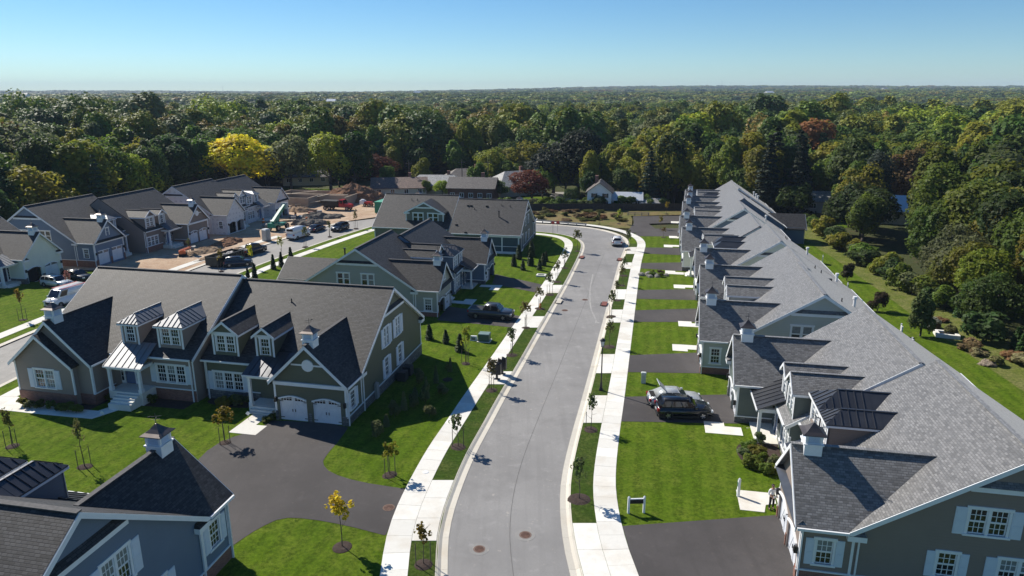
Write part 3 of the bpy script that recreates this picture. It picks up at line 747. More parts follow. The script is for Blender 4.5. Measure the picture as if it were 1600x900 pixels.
    rake((-.3, fr_, ge - .02), (gw - .3, fr_, zr - .02), (0, -1, 0)); rake((gw - .3, fr_, zr - .02), (2 * gw - .3, fr_, ge - .02), (0, -1, 0))
    P('rake_board', m, TR)
    m = MB(); # soffits behind the rakes
    m.slab([(-.29, e + .1, zE - .17), (.0, e + .1, zE - .17), (.0, D / 2, zM - .21), (-.29, D / 2, zM - .21)], .03); m.slab([(-.29, b_ - .1, zE - .17), (.0, b_ - .1, zE - .17), (.0, D / 2, zM - .21), (-.29, D / 2, zM - .21)], .03)
    P('soffit', m, TR)
    # eave returns on the gable and garage
    m = MB(); m2 = MB()
    for v0_, v1_ in ((e, .55), (b_ - .95, b_)):
        m.box(-.34, -.01, v0_, v1_, zE - .5, zE - .18)
        m2.prism([(-.36, v0_, zE - .178), (-.01, v0_, zE - .178), (-.01, v1_, zE - .178), (-.36, v1_, zE - .178)], [(-.3, v0_ + .05, zE - .1), (-.01, v0_ + .05, zE + .05), (-.01, v1_ - .1, zE + .05), (-.3, v1_ - .1, zE - .1)])
    if s['gtop'] == 'return':
        for u0_, u1_ in ((-.3, .75), (gew - .75, 2 * gw - .3)):
            m.box(u0_, u1_, -pg - .4, -pg - .01, ge - .42, ge - .12); m2.prism([(u0_, -pg - .42, ge - .118), (u1_, -pg - .42, ge - .118), (u1_, -pg - .01, ge - .118), (u0_, -pg - .01, ge - .118)], [(u0_ + .05, -pg - .36, ge - .05), (u1_ - .05, -pg - .36, ge - .05), (u1_ - .1, -pg - .01, ge + .1), (u0_ + .1, -pg - .01, ge + .1)])
    P('eave_return', m, TR); P('return_cap', m2, s['roof'])
    # gable head: white band with a small skirt roof over it
    zb = zM - 1.95; hw = (zM - .15 - zb) / sl
    m = MB(); m.box(-.2, -.005, D / 2 - hw + .1, D / 2 + hw - .1, zb - .3, zb); P('gable_band', m, TR)
    m = MB(); m.prism([(-.28, D / 2 - hw - .1, zb + .003), (-.28, D / 2 + hw + .1, zb + .003), (-.004, D / 2 + hw + .1, zb + .003), (-.004, D / 2 - hw - .1, zb + .003)], [(-.27, D / 2 - hw - .05, zb + .03), (-.27, D / 2 + hw + .05, zb + .03), (-.004, D / 2 + hw - .2, zb + .3), (-.004, D / 2 - hw + .2, zb + .3)]); P('skirt_roof', m, s['roof'])
    if s['gtop'] in ('band', 'pent', 'window', 'vent'):
        m = MB(); m.box(.02, gew - .02, -pg - .16, -pg - .004, ge - .34, ge - .04); P('garage_band', m, TR)
        if s['gtop'] in ('pent', 'window'):
            m = MB(); quad = [(-.28, -pg - .42, ge - .02), (2 * gw - .32, -pg - .42, ge - .02), (2 * gw - .5, -pg - .01, ge + .28), (-.1, -pg - .01, ge + .28)]
            m.slab(quad, .05); P('skirt_roof', m, s['metal'] if s['gtop'] == 'pent' else s['roof'])
        if s['gtop'] == 'band':
            m = MB(); m.box(gew * .27, gew * .73, -pg - .05, -pg - .004, ge + 1.45, ge + 1.58); P('garage_band', m, TR)
            m = MB(); n = 20; cz = ge + 1.5; cu = gew / 2
            m.prism([(cu + .52 * math.cos(6.283 * i / n), -pg - .003, cz + .52 * math.sin(6.283 * i / n)) for i in range(n)], [(cu + .5 * math.cos(6.283 * i / n), -pg - .09, cz + .5 * math.sin(6.283 * i / n)) for i in range(n)]); P('round_vent', m, TR)
        if s['gtop'] == 'window': window(root, sX(gew / 2), -pg - .02, ge + .75, 0, 1, .6, 1.2, False, False, fine=fine)
    if s['nest']:   # lower gable standing in front of the garage gable
        nw = gew * .80; nd = .55; nr = ge + .12 + nw / 2 * .82
        m = MB(); wallpoly(m, [(.0, -1.2), (nw, -1.2), (nw, ge + .1), (nw / 2, nr - .05), (0, ge + .1)], [rect(nw / 2 - .95, nw / 2 + .95, 1.3, 2.95)], lambda a, z, t: (a, -pg - nd + t, z))
        m.box(nw - .05, nw, -pg - nd + .01, -pg, -1.2, ge); m.box(0, .05, -pg - nd + .01, -pg, -1.2, ge); P('front_gable_wall', m, wall)
        window(root, sX(nw / 2), -pg - nd, 1.3, 0, 2, .95, 1.65, True, True, fine=fine)
        m = MB(); f2 = -pg - nd - .35
        m.slab([(-.3, f2, ge - .1), (nw / 2, f2, nr + .1), (nw / 2, -pg + .02, nr + .1), (-.3, -pg + .02, ge - .1)], .14); m.slab([(nw + .3, f2, ge - .1), (nw / 2, f2, nr + .098), (nw / 2, -pg + .02, nr + .098), (nw + .3, -pg + .02, ge - .1)], .14)
        P('front_gable_roof', m, s['roof'])
        m = MB(); rake((-.3, f2, ge - .12), (nw / 2, f2, nr + .08), (0, -1, 0)); rake((nw / 2, f2, nr + .08), (nw + .3, f2, ge - .12), (0, -1, 0)); P('rake_board', m, TR)
        m = MB(); m.box(-.04, nw + .04, -pg - nd - .05, -pg - nd - .004, -.5, .85); P('base_wall', m, s['base'])
        m = MB(); m.box(-.03, .12, -pg - nd - .03, -pg - nd + .1, .85, ge); m.box(nw - .12, nw + .03, -pg - nd - .03, -pg - nd + .1, .85, ge); P('corner_board', m, TR)
    # gutters, corner boards, downspouts
    m = MB(); m.box(gew + .3, W, e - .12, e + .0, zE - .17, zE - .02); m.box(-.3, W, b_, b_ + .12, zE - .17, zE - .02)
    m.box(-.42, -.31, fr_ + .05, v0, ge - .17, ge - .02); m.box(2 * gw - .29, 2 * gw - .18, fr_ + .05, v0, ge - .17, ge - .02)
    P('gutter', m, GUT)
    m = MB(); m.box(gew + .1, W - .03, -.05, -.004, zt - .35, zt - .05); m.box(.06, W - .03, D + .004, D + .05, zt - .35, zt - .05); P('frieze_board', m, TR)
    m = MB(); c = .14
    m.box(-.03, c, -pg - .03, -pg - .002, -.3, ge); m.box(-.03, -.002, -pg, -pg + c, -.3, ge); m.box(gew - c, gew + .03, -pg - .03, -pg - .002, -.3, ge); m.box(gew + .002, gew + .03, -pg, -pg + c, -.3, ge)
    m.box(-.03, -.002, -.07, .07, -.3, zt); m.box(-.03, -.002, D - c, D + .03, -.3, zt); m.box(-.03, c, D + .002, D + .03, -.3, zt)
    m.box(W - c, W - .01, -.03, -.002, -.3, zt - .35); P('corner_board', m, TR)
    m = MB()
    for (x, y) in ((-.12, -pg + .05), (-.1, .25), (W - .3, -.14)): m.box(x - .05, x + .05, y - .04, y + .04, -.2, zE - .2)
    m.box(-.16, -.08, -pg + .02, -pg + .1, -.3, -.15); P('downspout', m, GUT)
    # masonry base
    m = MB(); B_ = s['base']
    m.box(-.05, -.003, -pg - .05, D + .05, -1.2, .80); m.box(gew + .003, gew + .05, -pg - .05, .0, -1.2, .80)
    m.box(9.56, W - .02, -.05, -.003, -1.2, .86)
    if not s['side_door']:
        for a0, a1 in ((-.05, dc[0] - dw / 2 - .12), (dc[0] + dw / 2 + .12, dc[1] - dw / 2 - .12), (dc[1] + dw / 2 + .12, gew + .05)):
            if a1 - a0 > .08: m.box(a0, a1, -pg - .06, -pg - .003, -1.2, .9)
    else: m.box(-.05, gew + .05, -pg - .05, -pg - .003, -1.2, .80)
    P('base_wall', m, B_)
    m = MB(); m.box(-.08, -.002, -pg - .08, D + .06, .80, .88); m.box(9.56, W - .03, -.09, -.002, .86, .94); m.box(gew + .002, gew + .08, -pg - .08, -.01, .80, .88)
    P('water_table', m, TR)
    # dormers
    if s['dorm']:
        for du, dw_, dn in ((ubay, 2.5, 2), (s.get('dn', 8.8), 1.75, 1)):
            vf = s['vf']; zd0 = mroof(vf) - .25; zde = mroof(vf) + 2.02; pit = .78
            h2 = dw_ / 2
            m = MB(); outl = rect(du - h2, du + h2, zd0, zde + .1) if s['dorm'] == 'hip' else [(du - h2, zd0), (du + h2, zd0), (du + h2, zde + .1), (du, zde + h2 * pit), (du - h2, zde + .1)]
            wz = zd0 + .55; wh = min(1.5, zde - wz - .12); ww = .85 if dn == 2 else .8
            wallpoly(m, outl, [rect(du - dn * ww / 2, du + dn * ww / 2, wz, wz + wh)], lambda a, z, t: (a, vf + t, z), .12)
            vbk = vl(0, zde + .1)
            for su in (-1, 1):
                x = du + su * h2; m.prism([(x, vf + .01, zd0), (x, vbk, zde + .08), (x, vf + .01, zde + .1)], [(x - su * .1, vf + .01, zd0), (x - su * .1, vbk, zde + .08), (x - su * .1, vf + .01, zde + .1)])
            dm = P('dormer', m, wall)
            window(dm, sX(du), vf, wz, 0, dn, ww, wh, False, True, fine=False)
            m = MB(); m.box(du - h2 - .02, du - h2 + .16, vf - .035, vf - .002, zd0 + .2, zde); m.box(du + h2 - .16, du + h2 + .02, vf - .035, vf - .002, zd0 + .2, zde); m.box(du - h2 - .05, du + h2 + .05, vf - .04, vf - .003, zde - .12, zde + .1)
            ob('dormer_trim', m.mesh('dormer_trim', TR, sg), dm)
            ov = .22; zee = zde + .1 - ov * pit * .5; zrd = zee + (h2 + ov) * pit; vr = vl(0, zrd) + .06; ve = vl(0, zee) + .06
            if s['dorm'] == 'hip':
                run = h2 + ov; zrd = zee + run * .62; vr = vl(0, zrd) + .06; fv = vf - ov
                quads = [[(du - h2 - ov, fv, zee), (du + h2 + ov, fv, zee), (du, fv + run, zrd), (du, fv + run, zrd)],
                         [(du - h2 - ov, ve, zee), (du - h2 - ov, fv, zee), (du, fv + run, zrd), (du, vr, zrd)],
                         [(du + h2 + ov, fv, zee), (du + h2 + ov, ve, zee), (du, vr, zrd), (du, fv + run, zrd)]]
                m = MB()
                for q in quads: m.slab(q if q[2] != q[3] else q[:3], .07)
                dr = P('dormer_roof', m, s['metal']); 
                if near >= 1:
                    for q, nn in zip(quads, (6, 7, 7)):
                        # seams run up the slope; strips clipped between eave and hip
                        a, b, c_, d_ = [Vector(t) for t in q]; ax = (b - a)
                        nrm = ax.cross(c_ - a).normalized(); nrm = nrm if nrm.z > 0 else -nrm
                        up = nrm.cross(ax).normalized(); up = up if up.z > 0 else -up
                        Hh = (c_ - a).dot(up)
                        td, tc = (d_ - a).dot(ax) / ax.length_squared, (c_ - a).dot(ax) / ax.length_squared
                        def hgt(t):
                            if q[2] == q[3]: return Hh * (t / tc if t <= tc else (1 - t) / (1 - tc))
                            if td > 0.001 and t < td: return Hh * t / td
                            if tc < .999 and t > tc: return Hh * (1 - t) / (1 - tc)
                            return Hh
                        for i in range(nn):
                            t0, t1 = i / nn, (i + 1) / nn
                            mb = MB(); ts = [t0] + [t for t in (td, tc) if t0 + .01 < t < t1 - .01 and q[2] == q[3]][:1] + [t1]
                            poly = [a + ax * t0, a + ax * t1] + [a + ax * t + up * hgt(t) for t in reversed(ts)]
                            pp = []
                            for p_ in poly:
                                if not pp or (p_ - pp[-1]).length > 1e-3: pp.append(p_)
                            if (pp[0] - pp[-1]).length < 1e-3: pp.pop()
                            if len(pp) < 3: continue
                            mb.prism([p_ - nrm * .01 for p_ in pp], [p_ + nrm * .012 for p_ in pp])
                            if i and hgt(t0) > .1: mb.beam(a + ax * t0 + nrm * .035, a + ax * t0 + up * hgt(t0) + nrm * .035, .045, .06, nrm)
                            ob('roof_panel', mb.mesh('roof_panel', s['metal'], sg), dr)
                m = MB(); m.beam((du, fv + run - .05, zrd + .02), (du, vr, zrd + .02), .14, .05)
                ob('ridge_cap', m.mesh('ridge_cap', s['metal'], sg), dr)
                m = MB(); m.box(du - h2 - ov, du + h2 + ov, fv - .03, fv + .02, zee - .2, zee - .075); 
                for su in (-1, 1): m.box(du + su * (h2 + ov) - .025, du + su * (h2 + ov) + .025, fv + .02, ve, zee - .2, zee - .075)
                m.box(du - h2 - ov + .02, du + h2 + ov - .02, fv + .02, vf + .02, zee - .19, zee - .1)
                ob('dormer_fascia', m.mesh('dormer_fascia', TR, sg), dr)
            else:
                fv = vf - .25
                m = MB(); m.slab([(du - h2 - ov, fv, zee), (du, fv, zrd), (du, vr, zrd), (du - h2 - ov, ve, zee)], .1); m.slab([(du + h2 + ov, fv, zee), (du, fv, zrd - .002), (du, vr, zrd - .002), (du + h2 + ov, ve, zee)], .1)
                dr = P('dormer_roof', m, s['roof'])
                m = MB(); m.beam((du, fv, zrd), (du, vr, zrd), .24, .05); ob('ridge_cap', m.mesh('ridge_cap', SH_CAP if s['roof'] is SH_DK else s['roof'], sg), dr)
                m = MB(); rake((du - h2 - ov, fv, zee), (du, fv, zrd), (0, -1, 0), .24); rake((du, fv, zrd), (du + h2 + ov, fv, zee), (0, -1, 0), .24)
                for su in (-1, 1): m.box(du + su * (h2 + ov) - .03, du + su * (h2 + ov) + .03, fv + .02, ve - .1, zee - .2, zee - .03)
                ob('dormer_fascia', m.mesh('dormer_fascia', TR, sg), dr)
    if s['cup']: cupola(root, sX(gw - .3), -pg + .75, zr - .12)
    for (u, v, kd) in s['vents']: roof_vent(root, sX(u), v, mroof(v), kd)
    # lamps and fittings by the garage
    if not s['side_door']:
        m = MB()
        for u in (.12, gew - .12): m.box(u - .09, u + .09, -pg - .24, -pg - .02, 1.75, 2.15)
        P('wall_lantern', m, BLACK)
    # lead walk
    return root
def leadwalk(O, ang, sg, pts, name='lead_walk', dz=.145):
    n = Vector((math.cos(R(ang)), math.sin(R(ang)))); eu = sg * Vector((n.y, -n.x)); o = Vector(O)
    return drape(name, [tuple(o + eu * u + n * v) for u, v in pts], dz, CONC, .1)

C_OLIVE = siding('olive_siding', srgb(82, 84, 70)); C_TAUPE = siding('taupe_siding', srgb(120, 110, 103)); C_SAGE = siding('sage_siding', srgb(138, 139, 132))
C_BLUE = siding('blue_siding', srgb(84, 98, 114)); C_SLATE = siding('slate_siding', srgb(88, 102, 120)); C_BROWN = siding('grey_brown_siding', srgb(112, 102, 96))
C_CREAM = siding('cream_siding', srgb(188, 190, 178)); C_PALE = siding('pale_green_siding', srgb(152, 154, 148)); C_CHAR = siding('dark_green_siding', srgb(78, 86, 84))
def wrapmat():
    t = NT('house_wrap'); uv = t.uv()
    sc = t.n('ShaderNodeMapping', {'Vector': uv, 'Scale': (.9, 1.1, 1)}).outputs[0]
    vo = t.n('ShaderNodeTexVoronoi', {'Vector': sc, 'Scale': 1.0, 'Randomness': .25}).outputs[0]
    st = t.n('ShaderNodeMapping', {'Vector': uv, 'Scale': (9, 14, 1)}).outputs[0]
    n = t.noise(st, 1.0, 1); mk = t.math('MULTIPLY', t.math('LESS_THAN', vo, .28), t.math('GREATER_THAN', n, .54))
    t.P(Base_Color=t.mix(mk, t.mix(t.noise(t.ob(), .8, 3), (.62, .60, .62), (.74, .72, .74)), (.25, .24, .3)), Roughness=.5)
    t.bump(t.noise(t.ob(), .9, 3), .3, .05); return t.m
WRAP = wrapmat()
HS = []
def H(*a, **k): HS.append(a); return house(*a, **k)
gw2 = [(5.2, 4.1, 1, .95, 1.6), (9.3, 4.1, 1, .95, 1.6), (3.9, 1.2, 1, .95, 1.7), (9.6, 1.2, 1, .9, 1.7)]
hA1 = H('house', 'dark olive green attached house with two arched white garage doors facing the courtyard', (-12.8, 54.95), 78, -1, 15.2, 14.9, 3.78, .66, 6.95, 3.5, 2.9, C_OLIVE, .1,
  dict(shut=True, gwin=[(5.95, 4.0, 2, .55, 1.7), (8.85, 4.05, 2, .55, 1.7), (5.75, 1.05, 1, .85, 1.75), (9.1, 1.1, 1, .85, 1.75)], swin=[(.6, 1.25)], ub=12.62, du=7.3, base=STONE, door=plain('glass_door_white', (.5, .5, .5), .3), vents=[(9, 5.5, 'pipe')]))
hA2 = H('house', 'taupe house with pale shutters, brick base and blue front door, joined to the olive house', (-43.1, 60.3), 78, 1, 16.4, 15.6, 3.95, .635, 7.4, 3.95, 2.4, C_TAUPE, .4,
  dict(shut=True, dorm='hip', side_door=True, nest=True, base=BRICK, proud=.2, metal=METL, pmetal=METL, gtop='none', gwin=[], fl=.55, vf=.5, pu=(8.15, 11.5), du=9.0, ub=13.25, dn=9.2))
hB = H('house', 'blue house with dark metal dormer roofs in the bottom left corner', (-16.69, 32.68), -101, 1, 15.0, 13.8, 3.92, .68, 7.15, 3.4, 2.3, C_BLUE, .14,
  dict(shut=True, dorm='hip', base=BRICK, gwin=[(5.85, 4.3, 2, .82, 1.65), (4.0, 1.2, 2, .95, 1.6)], swin=[(.46, 1.65)], vents=[(4.5, 11.2, 'pipe')]))
C1s = dict(gwin=[(6.27, 3.85, 2, .8, 1.45), (9.57, 3.85, 2, .8, 1.45)], swin=[(.56, 1.0)], gtop='window', arched=False, base=BRICK, open=[0], cup=True, vents=[(4, 11, 'flue')], muntin=False)
hC1 = H('house', 'sage green attached house with its left garage door open, behind the olive green house', (-12.13, 84.31), 168.6, 1, 15.23, 12.42, 3.61, .63, 6.7, 3.2, 2.9, C_SAGE, -.1, C1s)
hC2 = H('house', 'blue house with metal dormers facing the main street, joined to the sage house', (-5.63, 107.89), 168.8, -1, 15.33, 13.16, 3.57, .64, 6.65, 3.38, 2.84, C_BLUE, -.06, dict(dorm='hip', gtop='window', base=STONE, open=[0], door=DOORN))
hD1 = H('house', 'dark blue grey house with a screened rear porch at its corner and many pipes', (4.16, 136.8), -101, 1, 15.06, 12.94, 3.61, .65, 6.8, 3.4, 2.7, C_CHAR, -.04,
  dict(gwin=[(5.6, 4.1, 1, .95, 1.6), (8.6, 4.1, 1, .95, 1.6), (5.0, 1.1, 1, .95, 1.6), (8.2, 1.1, 1, .95, 1.6)], muntin=False, vents=[(10.8, 9.2, 'box'), (10.2, 9.2, 'box'), (9.4, 10, 'pipe'), (7.2, 9.2, 'box'), (4.4, 9.0, 'pipe'), (2.8, 9.2, 'pipe'), (4.4, 11.6, 'flue'), (11.9, 13.6, 'box'), (9.8, 15.2, 'box')]), near=0)
hD2 = H('house', 'dark green house with a rear cross gable beside the screened porch house', (-23.0, 144.9), -101, -1, 15.3, 14.4, 3.66, .65, 6.8, 3.4, 2.7, siding('moss_siding', srgb(92, 94, 86)), .03, dict(proud=.2, vents=[(5.5, 9.2, 'pipe'), (6.6, 9.2, 'pipe')]), near=0)
hE = H('house', 'cream house with one garage door open behind the parked silver car', (-74.1, 108.4), 169, -1, 15.3, 13.5, 3.64, .65, 7.3, 3.7, 2.7, C_CREAM, .2, dict(gtop='return', dorm='hip', metal=METL, pmetal=METL, open=[1], base=STONE, door=DOORN), near=0)
hF1 = H('house', 'slate blue house with square garage doors and bright metal dormers on the side street', (-71.7, 112.6), 169.5, 1, 16.7, 14.6, 3.85, .66, 7.2, 3.6, 3.4, C_SLATE, .4, dict(dorm='hip', metal=METL, pmetal=METL, gtop='window', arched=False, base=BRICK, swin=[(.5, 1.2)], gwin=[(5.5, 3.9, 2, .95, 1.6), (10, 3.9, 2, .95, 1.6)], muntin=False), near=0)
hF2 = H('house', 'grey brown house with arched garage doors beside the bare dirt yard', (-62.95, 136.55), 169.1, -1, 16.4, 14.2, 3.77, .68, 7.1, 3.35, 3.1, C_BROWN, .27, dict(gtop='band', base=BRICK, proud=0), near=0)
hG1 = H('house', 'unfinished house in white wrap with two open arched garage bays', (-60.75, 140.5), 169.8, 1, 16.2, 13.5, 3.87, .66, 7.1, 3.4, 3.2, WRAP, .25, dict(gtop='none', base=WRAP, open=[0, 1], cup=False, trim=plain('primed_white', (.66, .66, .68), .6), swin=[(.5, 1.0)]), near=0)
hG2 = H('house', 'unfinished house in white wrap beside the green telehandler', (-55.9, 165.6), 169.8, -1, 15.7, 13.5, 3.7, .67, 6.85, 3.3, 2.8, WRAP, .05, dict(gtop='window', base=WRAP, open=[0, 1], cup=False, dorm='hip', metal=METL, pmetal=METL, trim=plain('primed_white', (.66, .66, .68), .6)), near=0)
RR = [((18.29, 32.43), 'grey brown house with pale blue shutters at the bottom right corner', C_BROWN, dict(dorm='hip', gtop='pent', shut=True, base=BRICK, gwin=[(4.62, 1.45, 1, .9, 1.4), (6.17, 4.15, 2, .9, 1.45), (8.0, 1.45, 2, .9, 1.4)], swin=[(.52, 1.3)], proud=0)),
      ((22.49, 58.26), 'grey green house with gable dormers behind the two parked cars', C_CHAR, dict(gtop='return', base=STONE, proud=.2)),
      ((21.38, 63.57), 'pale sage house with brick base and one double window high in its gable', C_PALE, dict(gtop='return', base=BRICK, gwin=[(6.05, 3.95, 2, .92, 1.6)], swin=[(.56, 1.25)], muntin=False, vents=[(3, 10, 'pipe'), (6, 12, 'white')])),
      ((27.03, 87.19), 'sage house with metal dormers joined to the pale sage house, right row', C_SAGE, dict(dorm='hip', gtop='pent', base=STONE, vents=[(5, 10, 'pipe'), (5.6, 10.6, 'pipe'), (6.3, 11.5, 'box'), (3.2, 13, 'white')])),
      ((27.78, 91.4), 'fifth house up the right hand row, cream, beside the rock garden lawn', C_CREAM, dict(dorm='hip', gtop='pent', base=STONE, gwin=[(6.05, 3.95, 2, .92, 1.6)], vents=[(7, 12.5, 'white'), (9, 10, 'pipe'), (10, 10, 'pipe')])),
      ((31.38, 115.18), 'sixth house up the right hand row, cream with gable dormers', C_CREAM, dict(gtop='return', base=STONE, vents=[(4, 11, 'pipe')])),
      ((32.45, 120.66), 'seventh house up the right row with dark gable siding', C_SLATE, dict(gtop='return', base=STONE, gwin=[(6.05, 3.95, 2, .92, 1.6)], vents=[(5, 12, 'white')])),
      ((38.23, 143.89), 'eighth house up the right row with a grey rear wing', C_BLUE, dict(dorm='hip', gtop='pent', base=STONE)),
      ((39.34, 146.0), 'ninth house up the right hand row, with gable dormers at the parking court', C_TAUPE, dict(gtop='return', base=STONE, vents=[(3, 12, 'white'), (6, 12, 'white')])),
      ((42.92, 162.0), 'last house of the right hand row before the trees', C_SAGE, dict(dorm='hip', gtop='pent', base=STONE, vents=[(4, 12, 'white')]))]
fits = [(15.33, 12.9, 3.6, .66, 6.83, 3.38, 2.68), (15.49, 12.85, 3.59, .67, 6.88, 3.33, 2.89), (15.29, 12.81, 3.7, .64, 6.81, 3.35, 2.87), (15.3, 12.0, 3.65, .65, 6.78, 3.39, 2.68), (15.16, 12.6, 3.64, .65, 6.75, 3.42, 2.63), (15.32, 12.1, 3.65, .65, 6.77, 3.39, 2.68), (15.1, 12.0, 3.64, .65, 6.74, 3.4, 2.59), (15.32, 12.3, 3.68, .65, 6.73, 3.39, 2.64), (15.3, 9.9, 3.67, .66, 6.75, 3.4, 2.65), (14.8, 9.9, 3.62, .65, 6.76, 3.4, 2.48)]
for k, ((o, lab, cw, st), ft) in enumerate(zip(RR, fits)):
    st['roof'] = SH_R
    if k > 7: st['porch'] = False
    RR[k] = (o, H('house', lab, o, -11.3, -1 if k % 2 == 0 else 1, *ft, cw, 0, st, near=1 if k < 3 else 0))
# lead walks by the porches, right row and left houses
for k in range(9):
    sg = -1 if k % 2 == 0 else 1
    o = RR[k][0]; leadwalk(o, -11.3, sg, [(6.4, -4.9), (8.9, -4.9), (8.9, -2.5), (7.6, -2.5), (7.3, -3.2), (6.4, -3.4)] if k == 0 else [(6.4, -5.4), (8.6, -5.4), (8.6, -2.5), (7.1, -2.5), (7.1, -3.8), (6.4, -3.8)])
leadwalk((-12.8, 54.95), 78, -1, [(6.5, -6.0), (8.9, -6.0), (8.9, -2.45), (7.5, -2.45), (7.5, -4.3), (6.5, -4.3)])
drape('lead_walk', [(-46.5, 57.6), (-45.4, 55.6), (-40, 54.4), (-35.2, 53.5), (-32.8, 56.9), (-34.1, 57.5), (-35.6, 55.1), (-40, 56.0), (-43.2, 57.0), (-44.6, 58.2)], .145, CONC, .1)
leadwalk((-12.13, 84.31), 168.6, 1, [(6.5, -5.6), (9.2, -5.6), (9.2, -4.0), (8, -4), (8, -2.4), (6.8, -2.4)])
leadwalk((-5.63, 107.89), 168.8, -1, [(6.5, -5.6), (9.6, -5.6), (9.6, -4.2), (8, -4.2), (8, -2.4), (6.8, -2.4)])
# driveways of the right row
def gfront(o, sg, u, v):
    n = Vector((math.cos(R(-11.3)), math.sin(R(-11.3)))); eu = sg * Vector((n.y, -n.x)); return Vector(o) + eu * u + n * v
RO = offs(RA, -3.76)
def xat(y):
    for a, b in zip(RO, RO[1:]):
        if a[1] <= y <= b[1] and a[0] > 0: return a[0] + (b[0] - a[0]) * (y - a[1]) / (b[1] - a[1])
for k, (y0, y1) in enumerate(RD):
    sg = -1 if k % 2 == 0 else 1
    a = gfront(RR[k][0], sg, .0, -2.5); b = gfront(RR[k][0], sg, 6.3, -2.5)
    lo, hi = (a, b) if a.y < b.y else (b, a)
    e = [(xat(y0 + (y1 - y0) * i / 3), y0 + (y1 - y0) * i / 3) for i in range(4)]
    if k == 0: lo = Vector((lo.x, 30.5)); 
    drape('driveway', [tuple(lo)] + e + [tuple(hi)], .135, DRIVE)
for k, (x0, ya, yb) in ((7, (25.0, 138.2, 141.8)), (8, (38.6, 148, 153.5))):
    sg = -1 if k % 2 == 0 else 1
    a = gfront(RR[k][0], sg, .0, -2.5); b = gfront(RR[k][0], sg, 6.3, -2.5); lo, hi = (a, b) if a.y < b.y else (b, a)
    drape('driveway', [tuple(lo), (x0, ya), (x0 + .4, yb), tuple(hi)], .137, DRIVE)
# rear additions
def addition(root, sg, u0, u1, v0, v1, z0, ze, zr_, wall, roof, gable='v', win=None):
    """low wing: ridge runs along v ('v') or u"""
    um = (u0 + u1) / 2
    m = MB(); wallpoly(m, [(u0, z0), (u1, z0), (u1, ze), (um, zr_ - .1), (u0, ze)], [rect(um - w_[0] * .475 + w_[1], um + w_[0] * .475 + w_[1], w_[2], w_[2] + 1.5) for w_ in (win or [])], lambda a, z, t: (a, v1 - t, z))
    for u in (u0, u1): m.box(u - .06, u + .06, v0, v1 - .01, z0, ze)
    w = ob('rear_wing', m.mesh('rear_wing', wall, sg), root)
    for w_ in (win or []): window(w, sg * (um + w_[1]), v1, w_[2], R(180), w_[0], .95, 1.5, False, False, fine=False)
    sl_ = (zr_ - ze) / ((u1 - u0) / 2); ov = .35
    m = MB(); m.slab([(u0 - ov, v0, ze - ov * sl_), (um, v0, zr_), (um, v1 + ov, zr_), (u0 - ov, v1 + ov, ze - ov * sl_)], .14); m.slab([(u1 + ov, v0, ze - ov * sl_), (um, v0, zr_ - .002), (um, v1 + ov, zr_ - .002), (u1 + ov, v1 + ov, ze - ov * sl_)], .14)
    ob('rear_roof', m.mesh('rear_roof', roof, sg), root)
    m = MB(); nv = Vector((0, .05, 0)); dn = Vector((0, 0, -.3))
    for a, b in (((u0 - ov, v1 + ov, ze - ov * sl_ - .02), (um, v1 + ov, zr_ - .02)), ((um, v1 + ov, zr_ - .02), (u1 + ov, v1 + ov, ze - ov * sl_ - .02))):
        a = Vector(a); b = Vector(b); m.prism([a, b, b + dn, a + dn], [a + nv, b + nv, b + dn + nv, a + dn + nv])
    zb = ze + (zr_ - ze) * .45; hw = (zr_ - .1 - zb) / sl_
    m.box(um - hw + .1, um + hw - .1, v1 + .005, v1 + .2, zb - .25, zb)
    for u in (u0, u1): m.box(u - .1, u + .1, v1 + .062, v1 + .09, z0, ze)
    for u, d in ((u0 - ov, 1), (u1 + ov, -1)): m.box(u, u + d * 1.1, v1 + .02, v1 + ov + .06, ze - .45, ze - .2)
    ob('rear_trim', m.mesh('rear_trim', WHITE, sg), root)
addition(hD2, -1, 5.9, 13.1, 9.4, 13.9, 3.0, 6.55, 8.4, siding('moss_siding', 0), SH_DK, win=[(2, -1.3, 4.7), (2, 1.6, 4.7)])
# screened porch at the corner of D
m = MB(); m.box(.02, 6.2, 15.068, 15.34, -.6, .55); m.box(-.13, -.056, 11.6, 15.34, -.6, .55); ob('porch_base', m.mesh('porch_base', WHITE, 1), hD1)
m = MB()
for u in (.1, 3.1, 6.1): m.box(u - .1, u + .1, 15.11, 15.30, .55, 3.12)
m.box(0, 6.2, 15.11, 15.31, 3.12, 3.36); m.box(0, 6.2, 15.13, 15.29, 1.45, 1.53)
for v in (11.7, 13.4): m.box(-.13, -.056, v - .08, v + .08, .55, 3.12)
m.box(-.13, -.056, 11.6, 15.1, 3.12, 3.36); ob('porch_frame', m.mesh('porch_frame', WHITE, 1), hD1)
m = MB(); m.box(.2, 6.0, 15.12, 15.16, .56, 3.11); m.box(-.10, -.057, 11.8, 15.1, .56, 3.11); ob('porch_screen', m.mesh('porch_screen', plain('insect_screen', srgb(58, 80, 92), .5, var=.1), 1), hD1)
# low rear wing of the sage house
addition(hC1, 1, 3.0, 9.6, 12.4, 20.2, -1, 3.3, 5.6, C_SAGE, SH_DK)
addition(RR[7][1], 1, 3.4, 9.2, 9.5, 19.6, -1, 3.2, 5.4, C_BLUE, SH_DK)
addition(RR[0][1], -1, 4.0, 10.0, 12.5, 19.5, -1, 3.2, 5.5, C_BROWN, SH_R)

